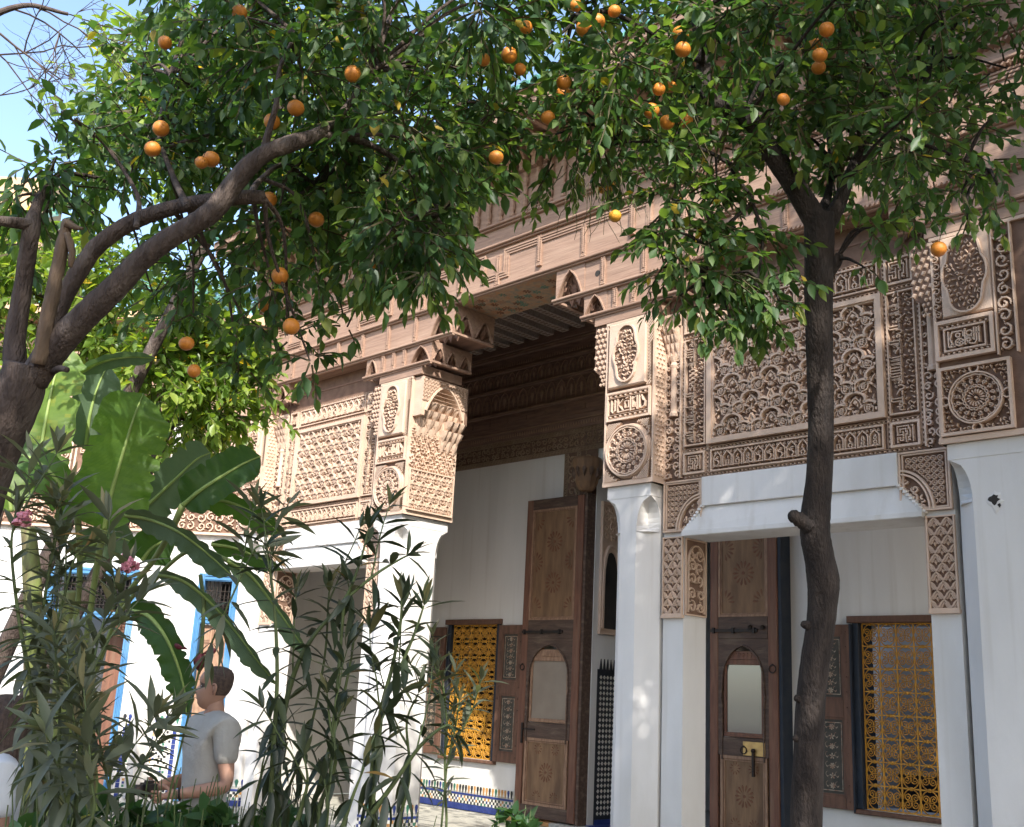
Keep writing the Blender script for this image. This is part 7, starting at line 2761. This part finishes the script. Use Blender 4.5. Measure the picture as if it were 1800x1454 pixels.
def oleander(label, base, stems, seed, lsize, side_n=2, flowers=(), hang=0.9, gap=0.055, dark=False):
    r = random.Random(seed)
    t = thing('oleander', label, 'shrub', (base[0], base[1], -0.12))
    st, LV = MB(), Leaves()
    for spec in stems:
        P = smooth_path([at(*s[:3]) for s in spec], 6)
        w0, w1 = spec[0][3] if len(spec[0]) > 3 else 0.008, 0.0028
        st.tube(P, np.linspace(w0, w1, len(P)), 6, 0, False)
        st.tube([np.array([base[0] + r.uniform(-.1, .1), base[1] + r.uniform(-.1, .1), -0.15]), P[0]], [w0 * 1.2, w0], 6, 0, False)
        whorls(LV, P, r, gap, lsize, 0.12, hang=hang)
        for k in range(side_n):
            i = r.randrange(int(len(P) * 0.25), max(int(len(P) * 0.25) + 1, int(len(P) * 0.9)))
            d = unit(rvec(r) * 0.6 + np.array([0, 0, 0.8]) + unit(P[min(i + 1, len(P) - 1)] - P[i]) * 0.4)
            pts = [P[i]]
            for m_ in range(5):
                d = unit(d + rvec(r) * 0.15)
                pts.append(pts[-1] + d * 0.055)
            pts = np.array(pts)
            st.tube(pts, np.linspace(0.004, 0.002, 6), 4, 0, False)
            whorls(LV, pts, r, gap * 0.85, lsize, 0.3, hang=hang * 0.3)
    st.build('stems', M['stem'], t, smooth=True)
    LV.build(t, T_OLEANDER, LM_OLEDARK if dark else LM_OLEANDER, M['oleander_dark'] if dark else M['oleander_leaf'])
    for (a, b, d, n) in flowers:
        for k in range(n):
            c = at(a + r.uniform(-14, 14), b + r.uniform(-12, 12), d + r.uniform(-.03, .03))
            q = MB()
            ax = unit(rvec(r) + np.array([0.3, -0.3, 0.6]))
            u_ = unit(np.cross(ax, [0, 0.1, 1]))
            v_ = np.cross(ax, u_)
            for m_ in range(5):
                q.blob((c, u_, v_, ax), teardrop(0, 0, m_ * 72, 0.017, 0.016), 0, 0.006 + 0.004 * (m_ % 2), 0, 0.1)
            q.build('flower', M['petal'], t)
    return t


ob = at(600, 1700, 3.55)
oleander('tall dark oleander with long drooping leaves before the sunlit white pillar', (ob[0], ob[1]), [
    [(486, 1430, 3.5, .012), (494, 1290, 3.5), (515, 1190, 3.5), (550, 1120, 3.5), (605, 1055, 3.5), (632, 990, 3.5), (648, 930, 3.5)],
    [(605, 1055, 3.5, .006), (660, 1010, 3.52), (700, 985, 3.55), (720, 975, 3.55)],
    [(652, 1440, 3.5, .012), (657, 1330, 3.5), (672, 1240, 3.5), (690, 1170, 3.52), (703, 1100, 3.52), (706, 1055, 3.52)],
    [(672, 1240, 3.5, .007), (705, 1170, 3.5), (730, 1110, 3.5), (745, 1065, 3.5)],
    [(474, 1440, 3.4, .010), (480, 1320, 3.4), (487, 1200, 3.4), (484, 1090, 3.42), (476, 1010, 3.42), (476, 985, 3.42)],
    [(545, 1440, 3.6, .009), (575, 1330, 3.6), (600, 1240, 3.6), (615, 1170, 3.6), (622, 1130, 3.6)],
    [(560, 1420, 3.4, .008), (590, 1340, 3.4), (580, 1270, 3.4), (575, 1220, 3.4)],
    [(640, 1450, 3.3, .009), (690, 1380, 3.3), (740, 1310, 3.3), (785, 1275, 3.3), (800, 1290, 3.3)],
    [(520, 1450, 3.3, .008), (540, 1380, 3.3), (535, 1330, 3.3)],
    [(600, 1460, 3.2, .008), (620, 1400, 3.2), (640, 1350, 3.2)],
    [(440, 1460, 3.5, .008), (455, 1380, 3.5), (470, 1330, 3.5)],
    [(480, 1450, 3.6, .006), (540, 1300, 3.6), (570, 1160, 3.6), (577, 1060, 3.6), (580, 1030, 3.6)],
    [(700, 1450, 3.6, .007), (720, 1360, 3.6), (715, 1270, 3.6), (735, 1220, 3.6)],
    [(560, 1470, 3.25, .008), (575, 1420, 3.25), (570, 1370, 3.25)],
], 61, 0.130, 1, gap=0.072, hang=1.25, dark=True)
ob = at(786, 1600, 3.9)
oleander('thin sparse young oleander before the left window shutter', (ob[0], ob[1]), [
    [(785, 1440, 3.9, .005), (782, 1340, 3.9), (785, 1270, 3.9), (778, 1200, 3.9), (770, 1175, 3.9)],
    [(785, 1350, 3.9, .004), (800, 1280, 3.9), (808, 1230, 3.9)],
], 62, 0.10, 2, hang=0.2, gap=0.04)
ob = at(150, 1750, 3.6)
oleander('dense grey-green oleander filling the lower left, with a few pink flowers', (ob[0], ob[1]), [
    [(75, 1460, 3.3, .009), (60, 1250, 3.3), (32, 1080, 3.3), (20, 960, 3.3), (30, 905, 3.3)],
    [(60, 1460, 3.4, .009), (60, 1250, 3.4), (75, 1080, 3.4), (95, 950, 3.4), (100, 895, 3.4)],
    [(90, 1460, 3.3, .006), (110, 1300, 3.3), (150, 1160, 3.3), (205, 1060, 3.3), (225, 1000, 3.3)],
    [(130, 1460, 3.1, .008), (140, 1340, 3.1), (150, 1260, 3.1), (160, 1200, 3.1), (155, 1160, 3.1)],
    [(95, 1460, 3.0, .008), (100, 1350, 3.0), (105, 1250, 3.0), (95, 1160, 3.0)],
    [(180, 1470, 3.0, .008), (190, 1410, 3.0), (195, 1350, 3.0)],
    [(110, 1470, 2.9, .008), (120, 1400, 2.9), (140, 1320, 2.9), (130, 1270, 2.9)],
    [(70, 1200, 3.4, .006), (110, 1060, 3.4), (130, 985, 3.4), (150, 960, 3.4)],
    [(215, 1460, 3.4, .007), (225, 1390, 3.4), (215, 1330, 3.4)],
    [(150, 1470, 2.8, .008), (165, 1420, 2.8), (160, 1370, 2.8)],
    [(350, 1180, 3.6, .004), (430, 1000, 3.6), (455, 960, 3.6), (478, 975, 3.6)],
], 63, 0.135, 2, flowers=((228, 992, 3.3, 6), (36, 910, 3.28, 7)), hang=1.0, gap=0.050)


# ------------------------------------------------------------------ low broad-leaved shrubs along the bottom
def low_shrub(label, px, py, d, rx, rz, n, seed, lsize=0.065):
    r = random.Random(seed)
    c0 = at(px, py, d)
    t = thing('leafy_shrub', label, 'shrub', (c0[0], c0[1], -0.12), 'low shrubs along the garden edge')
    st, LV = MB(), Leaves()
    for k in range(n):
        a = r.uniform(0, 6.28)
        rad = rx * math.sqrt(r.random())
        tip = np.array([c0[0] + rad * math.cos(a), c0[1] + rad * math.sin(a), c0[2] + rz * r.uniform(-0.9, 1.0) * (1 - 0.5 * rad / rx)])
        foot = np.array([c0[0] + rad * 0.35 * math.cos(a), c0[1] + rad * 0.35 * math.sin(a), -0.14])
        P = smooth_path([foot, (foot + tip) / 2 + rvec(r) * 0.08, tip], 5)
        st.tube(P, np.linspace(0.006, 0.002, len(P)), 4, 0, False)
        s = 0.35
        while s < 1.0:
            i = int(s * (len(P) - 1))
            tdir = unit(P[min(i + 1, len(P) - 1)] - P[max(i - 1, 0)])
            for m_ in range(4):
                o = rvec(r)
                LV.add(P[i] + rvec(r) * 0.015, unit(o + tdir * 0.4 + np.array([0, 0, -0.1])), np.array([0, 0, 1.0]) + rvec(r) * 0.5, lsize * r.uniform(0.6, 1.3), min(1, max(0, r.gauss(0.45, 0.22))))
            s += 0.055
    st.build('stems', M['stem'], t)
    LV.build(t, T_SHRUB, LM_SHRUB, M['shrub_leaf'])


low_shrub('low bright green shrub at the bottom left, in front of the standing man', 290, 1425, 3.6, 0.34, 0.17, 60, 71, 0.085)
low_shrub('low leafy shrub between the standing man and the tall oleander', 420, 1415, 3.9, 0.36, 0.15, 56, 72, 0.068)
low_shrub('low shrub in the bottom left corner under the grey-green oleander', 130, 1450, 3.0, 0.30, 0.14, 50, 73, 0.075)
low_shrub('low shrub at the foot of the tall dark oleander', 600, 1455, 3.6, 0.36, 0.12, 46, 74, 0.06)
low_shrub('small potted-size plant with broad leaves in front of the left door leaf', 905, 1425, 6.4, 0.12, 0.12, 12, 75, 0.11)

# ------------------------------------------------------------------ people
def skin_body(name, joints, edges, root, material, parent, sub=2):
    """one continuous surface grown over a skeleton; joints: name -> (x, y, z, rx, ry)"""
    me = bpy.data.meshes.new(name)
    keys = list(joints)
    keys.remove(root)
    keys = [root] + keys
    ix = {k: i for i, k in enumerate(keys)}
    me.from_pydata([joints[k][:3] for k in keys], [(ix[a], ix[b]) for a, b in edges], [])
    me.materials.append(material)
    o = mesh_obj(name, me, parent)
    sk = o.modifiers.new('skin', 'SKIN')
    sk.use_smooth_shade = True
    for i, k in enumerate(keys):
        d = me.skin_vertices[0].data[i]
        rx = joints[k][3]
        ry = joints[k][4] if len(joints[k]) > 4 else rx
        d.radius = (rx, ry)
        d.use_root = (i == 0)
    ss = o.modifiers.new('smooth', 'SUBSURF')
    ss.levels = sub
    ss.render_levels = sub
    return o


def head_mesh(c, fwd, left, parent, hair_top=True, long_hair=False):
    """head with nose, mouth, chin, eyes, ears; c = chin base point, local frame fwd/left/up"""
    up = np.array([0, 0, 1.0])
    W3 = lambda x, y, z: np.asarray(c) + fwd * x + left * y + up * z
    rings = [(-0.012, .055, .030, .030), (0.0, .078, .018, .034), (.018, .092, .030, .047), (.035, .093, .045, .056), (.050, .093, .058, .061), (.068, .092, .070, .066), (.085, .091, .083, .069),
             (.105, .090, .092, .072), (.122, .085, .098, .074), (.138, .090, .101, .075), (.155, .093, .103, .077), (.175, .088, .104, .077), (.195, .077, .098, .071), (.212, .058, .083, .058), (.225, .034, .056, .038), (.231, .01, .02, .012)]
    q = MB()
    ns = 28
    vs = []
    for z, f, b, w in rings:
        for s in range(ns):
            a = 2 * math.pi * s / ns
            ca, sa = math.cos(a), math.sin(a)
            x = (f if ca > 0 else b) * (abs(ca) ** 0.9) * (1 if ca > 0 else -1)
            y = w * (abs(sa) ** 0.85) * (1 if sa > 0 else -1)
            # nose, lips, eye sockets
            if ca > 0.93:
                nz = math.exp(-((z - 0.082) / 0.016) ** 2) * 0.026 + math.exp(-((z - 0.105) / 0.020) ** 2) * 0.012
                x += nz * (1 if ca > 0.99 else 0.35)
                x += math.exp(-((z - 0.052) / 0.006) ** 2) * 0.006 + math.exp(-((z - 0.040) / 0.006) ** 2) * 0.005 - math.exp(-((z - 0.029) / 0.008) ** 2) * 0.004
            elif ca > 0.6:
                x -= math.exp(-((z - 0.120) / 0.012) ** 2) * 0.010
            vs.append(W3(x, y, z))
    fs = []
    for i in range(len(rings) - 1):
        for s in range(ns):
            s2 = (s + 1) % ns
            fs.append((i * ns + s, i * ns + s2, (i + 1) * ns + s2, (i + 1) * ns + s))
    fs.append(tuple((len(rings) - 1) * ns + s for s in range(ns)))
    q.add(vs, fs)
    # neck
    q.tube([W3(-0.028, 0, -0.11), W3(-0.022, 0, -0.05), W3(-0.010, 0, 0.02), W3(-0.01, 0, 0.06)], [0.062, 0.053, 0.051, 0.045], 14)
    # ears
    for s in (-1, 1):
        pts = [W3(-0.004, s * .073, .074), W3(-0.010, s * .082, .082), W3(-0.016, s * .086, .10), W3(-0.016, s * .087, .118), W3(-0.006, s * .082, .13), W3(0.004, s * .076, .124)]
        q.tube(smooth_path(pts, 3), 0.0075, 6)
        q.tube([W3(-0.004, s * .074, .085), W3(-0.008, s * .079, .10), W3(-0.006, s * .077, .12)], 0.010, 6)
    h = q.build('head', M['skin'], parent, smooth=True)
    for s in (-1, 1):
        q = MB()
        q.lathe([(0.001, -.0042), (.005, -.003), (.0085, 0), (.005, .003), (.001, .0042)], W3(0.0715, s * .031, .118), 10)
        q.build('eye', M['eye'], h, smooth=True)
    for s in (-1, 1):
        q = MB()
        q.lathe([(0.0005, -.0042), (.0048, 0), (.0005, .0042)], W3(0.0775, s * .031, .119), 8)
        q.tube([W3(.083, s * .016, .134), W3(.082, s * .032, .139), W3(.068, s * .050, .134)], [0.002, 0.003, 0.0015], 5)
        q.build('eyebrow', M['hair'], h, smooth=True)
    q = MB()
    q.tube([W3(.080, -.022, .045), W3(.098, -.008, .0465), W3(.0985, .008, .0465), W3(.080, .022, .045)], [0.002, 0.0038, 0.0038, 0.002], 5)
    q.build('mouth', M['lip'], h, smooth=True)
    # hair
    q = MB()
    vs = []
    n0 = 5
    grow = 1.010 if not long_hair else 1.14
    for i, (z, f, b, w) in enumerate(rings):
        if i < n0:
            continue
        for s in range(ns):
            a = 2 * math.pi * s / ns
            ca, sa = math.cos(a), math.sin(a)
            # hairline: recedes at the front and temples
            lim = (0.214 if ca > 0.5 else (0.172 if ca > 0.2 else (0.115 if ca > -0.15 else 0.045))) if not long_hair else 0.02
            g = grow if z > lim else 0.97
            x = (f if ca > 0 else b) * g * (abs(ca) ** 0.9) * (1 if ca > 0 else -1)
            y = w * g * (abs(sa) ** 0.85) * (1 if sa > 0 else -1)
            vs.append(W3(x, y, z + (0.004 if z > .2 else 0)))
    k = len(rings) - n0
    fs = []
    for i in range(k - 1):
        for s in range(ns):
            s2 = (s + 1) % ns
            fs.append((i * ns + s, i * ns + s2, (i + 1) * ns + s2, (i + 1) * ns + s))
    fs.append(tuple((k - 1) * ns + s for s in range(ns)))
    q.add(vs, fs)
    if long_hair:
        r = random.Random(3)
        for kx in range(46):
            a = r.uniform(0.30 * math.pi, 1.70 * math.pi)
            x0, y0 = 0.105 * math.cos(a), 0.088 * math.sin(a)
            ln = r.uniform(0.26, 0.36)
            pts = [W3(x0 * .7, y0 * .7, .205), W3(x0 * 1.05, y0 * 1.05, .14), W3(x0 * 1.1, y0 * 1.12, .02), W3(x0 * 1.15 + r.uniform(-.01, .01), y0 * 1.2, .20 - ln)]
            q.tube(smooth_path(pts, 3), [0.014, 0.018, 0.020, 0.020, 0.020, 0.019, 0.018, 0.014, 0.010, 0.004][:len(smooth_path(pts, 3))], 6)
    q.build('hair', M['hair'], h, smooth=True)
    return h


def hand(J, E, pre, wrist, dirv, palm_n, side):
    """palm, four unequal fingers curled, and a thumb, appended to the skeleton"""
    d = unit(dirv)
    n = unit(np.asarray(palm_n) - d * (np.asarray(palm_n) @ d))
    s = np.cross(d, n) * side
    w = np.asarray(wrist, float)
    J[pre + 'palm'] = (*(w + d * 0.045), 0.026, 0.020)
    J[pre + 'palm2'] = (*(w + d * 0.082), 0.028, 0.016)
    E.append((pre + 'wrist', pre + 'palm'))
    E.append((pre + 'palm', pre + 'palm2'))
    for i, (o, L) in enumerate(((-0.030, 0.070), (-0.010, 0.080), (0.011, 0.075), (0.030, 0.060))):
        a = w + d * 0.088 + s * o
        b = a + d * L * 0.48 + n * 0.010
        c = b + d * L * 0.25 + n * L * 0.35
        for k, (p, r_) in enumerate(((a, .0095), (b, .0088), (c, .0078))):
            J[f'{pre}f{i}{k}'] = (*p, r_)
        E += [(pre + 'palm2', f'{pre}f{i}0'), (f'{pre}f{i}0', f'{pre}f{i}1'), (f'{pre}f{i}1', f'{pre}f{i}2')]
    a = w + d * 0.030 - s * 0.030 + n * 0.006
    b = a + d * 0.030 - s * 0.020 + n * 0.018
    c = b + d * 0.030 + n * 0.016
    for k, (p, r_) in enumerate(((a, .012), (b, .0105), (c, .009))):
        J[f'{pre}t{k}'] = (*p, r_)
    E += [(pre + 'palm', pre + 't0'), (pre + 't0', pre + 't1'), (pre + 't1', pre + 't2')]


def person(label, head_px, depth, face_deg, head_deg, hgt, shirt, trousers, arms, long_hair=False):
    top = at(head_px[0], head_px[1], depth)
    gz = -0.08
    sc = (top[2] - gz) / 1.80
    base = np.array([top[0], top[1], gz])
    f0 = unit(np.array([-CR[0], -CR[1], 0]))
    f = rot_about((0, 0, 1), math.radians(face_deg)) @ f0
    l = np.cross([0, 0, 1.0], f)
    t = thing('person', label, 'person', tuple(base))
    w3 = lambda x, y, z: f * x * sc + l * y * sc + np.array([0, 0, z * sc])
    J, E = {}, []

    def j(k, x, y, z, r, r2=None):
        p = w3(x, y, z)
        J[k] = (*p, r * sc, (r2 or r) * sc)
    j('pelvis', -.02, 0, .96, .125, .10)
    j('waist', -.01, 0, 1.12, .115, .10)
    j('chest', -.015, 0, 1.32, .135, .11)
    j('neck', -.025, 0, 1.49, .062)
    j('neck2', -.005, 0, 1.60, .052)
    E += [('pelvis', 'waist'), ('waist', 'chest'), ('chest', 'neck'), ('neck', 'neck2')]
    for s, pre in ((1, 'l'), (-1, 'r')):
        j(pre + 'sh', -.02, s * .165, 1.44, .062)
        ex, ey, ez = arms[pre][0]
        wx, wy, wz = arms[pre][1]
        j(pre + 'el', ex, s * ey, ez, .043)
        j(pre + 'fa', (ex * .6 + wx * .4), s * (ey * .6 + wy * .4), (ez * .6 + wz * .4), .042)
        j(pre + 'wrist', wx, s * wy, wz, .028, .024)
        E += [('chest', pre + 'sh'), (pre + 'sh', pre + 'el'), (pre + 'el', pre + 'fa'), (pre + 'fa', pre + 'wrist')]
        dv = w3(wx - ex, s * (wy - ey), wz - ez)
        hand(J, E, pre, w3(wx, s * wy, wz), dv, w3(0, -s * 1.0, 0.25), s)
        j(pre + 'hip', -.02, s * .09, .88, .088)
        j(pre + 'kn', .015, s * .10, .50, .058)
        j(pre + 'cf', -.015, s * .10, .33, .056)
        j(pre + 'an', -.03, s * .10, .09, .036)
        j(pre + 'toe', .11, s * .115, .035, .030)
        E += [('pelvis', pre + 'hip'), (pre + 'hip', pre + 'kn'), (pre + 'kn', pre + 'cf'), (pre + 'cf', pre + 'an'), (pre + 'an', pre + 'toe')]
    skin_body('body', J, E, 'pelvis', M['skin'], t)
    hf = rot_about((0, 0, 1), math.radians(head_deg)) @ f0
    head_mesh(base + w3(-.005, 0, 1.80) - np.array([0, 0, 0.231]), hf, np.cross([0, 0, 1.0], hf), t, long_hair=long_hair)
    # shirt
    J, E = {}, []
    j('hem', -.02, 0, .84, .175, .145)
    j('waist', -.01, 0, 1.10, .150, .130)
    j('chest', -.015, 0, 1.30, .185, .15)
    j('up', -.025, 0, 1.455, .125, .11)
    j('col', -.022, 0, 1.57, .078)
    E += [('hem', 'waist'), ('waist', 'chest'), ('chest', 'up'), ('up', 'col')]
    for s, pre in ((1, 'l'), (-1, 'r')):
        ex, ey, ez = arms[pre][0]
        j(pre + 'sh', -.02, s * .185, 1.46, .082)
        j(pre + 'sl', -.02 * .35 + ex * .65, s * (.175 * .35 + ey * .65), 1.435 * .35 + ez * .65, .070)
        E += [('up', pre + 'sh'), (pre + 'sh', pre + 'sl')]
    skin_body('shirt', J, E, 'hem', shirt, t)
    J, E = {}, []
    j('hip', -.02, 0, .97, .150, .125)
    E = []
    for s, pre in ((1, 'l'), (-1, 'r')):
        j(pre + 'th', -.015, s * .095, .84, .115)
        j(pre + 'kn', .015, s * .105, .50, .092)
        E += [('hip', pre + 'th'), (pre + 'th', pre + 'kn')]
    skin_body('shorts', J, E, 'hip', trousers, t)
    for s in (1, -1):
        q = MB()
        pts = [base + w3(-.07, s * .10, .03), base + w3(0.0, s * .105, .045), base + w3(.09, s * .112, .035), base + w3(.16, s * .118, .025)]
        q.tube(smooth_path(pts, 3), [0.035, 0.04, 0.045, 0.046, 0.046, 0.046, 0.046, 0.044, 0.038, 0.026], 10)
        q.build('shoe', M['shoe'], t, smooth=True)
    return t, base, w3


MAN, mb_, w3_ = person('man in light grey t-shirt with cropped dark hair, facing left and holding a small camera', (381, 1172), 6.3, 38, 8, 1.80,
                       M['shirt'], M['shorts'], {'l': ((-.04, .25, 1.15), (.20, .12, 1.10)), 'r': ((-.01, .25, 1.15), (.22, .13, 1.12))})
cm_ = thing('camera_device', 'small black camera held in the standing man\'s hands', 'camera', tuple(mb_ + w3_(.32, 0, 1.10)))
q = MB()
c = mb_ + w3_(.315, 0, 1.115)
q.box(c[0] - .055, c[0] + .055, c[1] - .025, c[1] + .025, c[2] - .035, c[2] + .035)
q.box(c[0] - .02, c[0] + .02, c[1] - .02, c[1] + .02, c[2] + .035, c[2] + .05)
q.build('camera_body', M['iron'], cm_)
q = MB()
q.tube([c + np.array([-.01, -.01, 0]), c + w3_(.075, 0, 0)], [0.03, 0.028], 12)
q.build('lens', M['iron'], cm_, smooth=True)
q = MB()
el, wr = w3_(-.04, .25, 1.15), w3_(.20, .12, 1.10)
p = mb_ + el + (wr - el) * 0.93
a = unit(wr - el)
u_ = unit(np.cross(a, [0, 0, 1.0]))
v_ = np.cross(a, u_)
q.tube([p + (u_ * math.cos(x) + v_ * math.sin(x)) * 0.031 for x in np.linspace(0, 2 * math.pi, 15)], 0.007, 5, 0, False)
q.build('watch', M['iron'], MAN)
person('person with long dark hair and white shirt seen from behind at the left edge', (22, 1222), 4.6, -150, -150, 1.62, M['white_shirt'], M['shorts'],
       {'l': ((.02, .25, 1.15), (.12, .22, .92)), 'r': ((.02, .25, 1.15), (.12, .22, .92))}, long_hair=True)
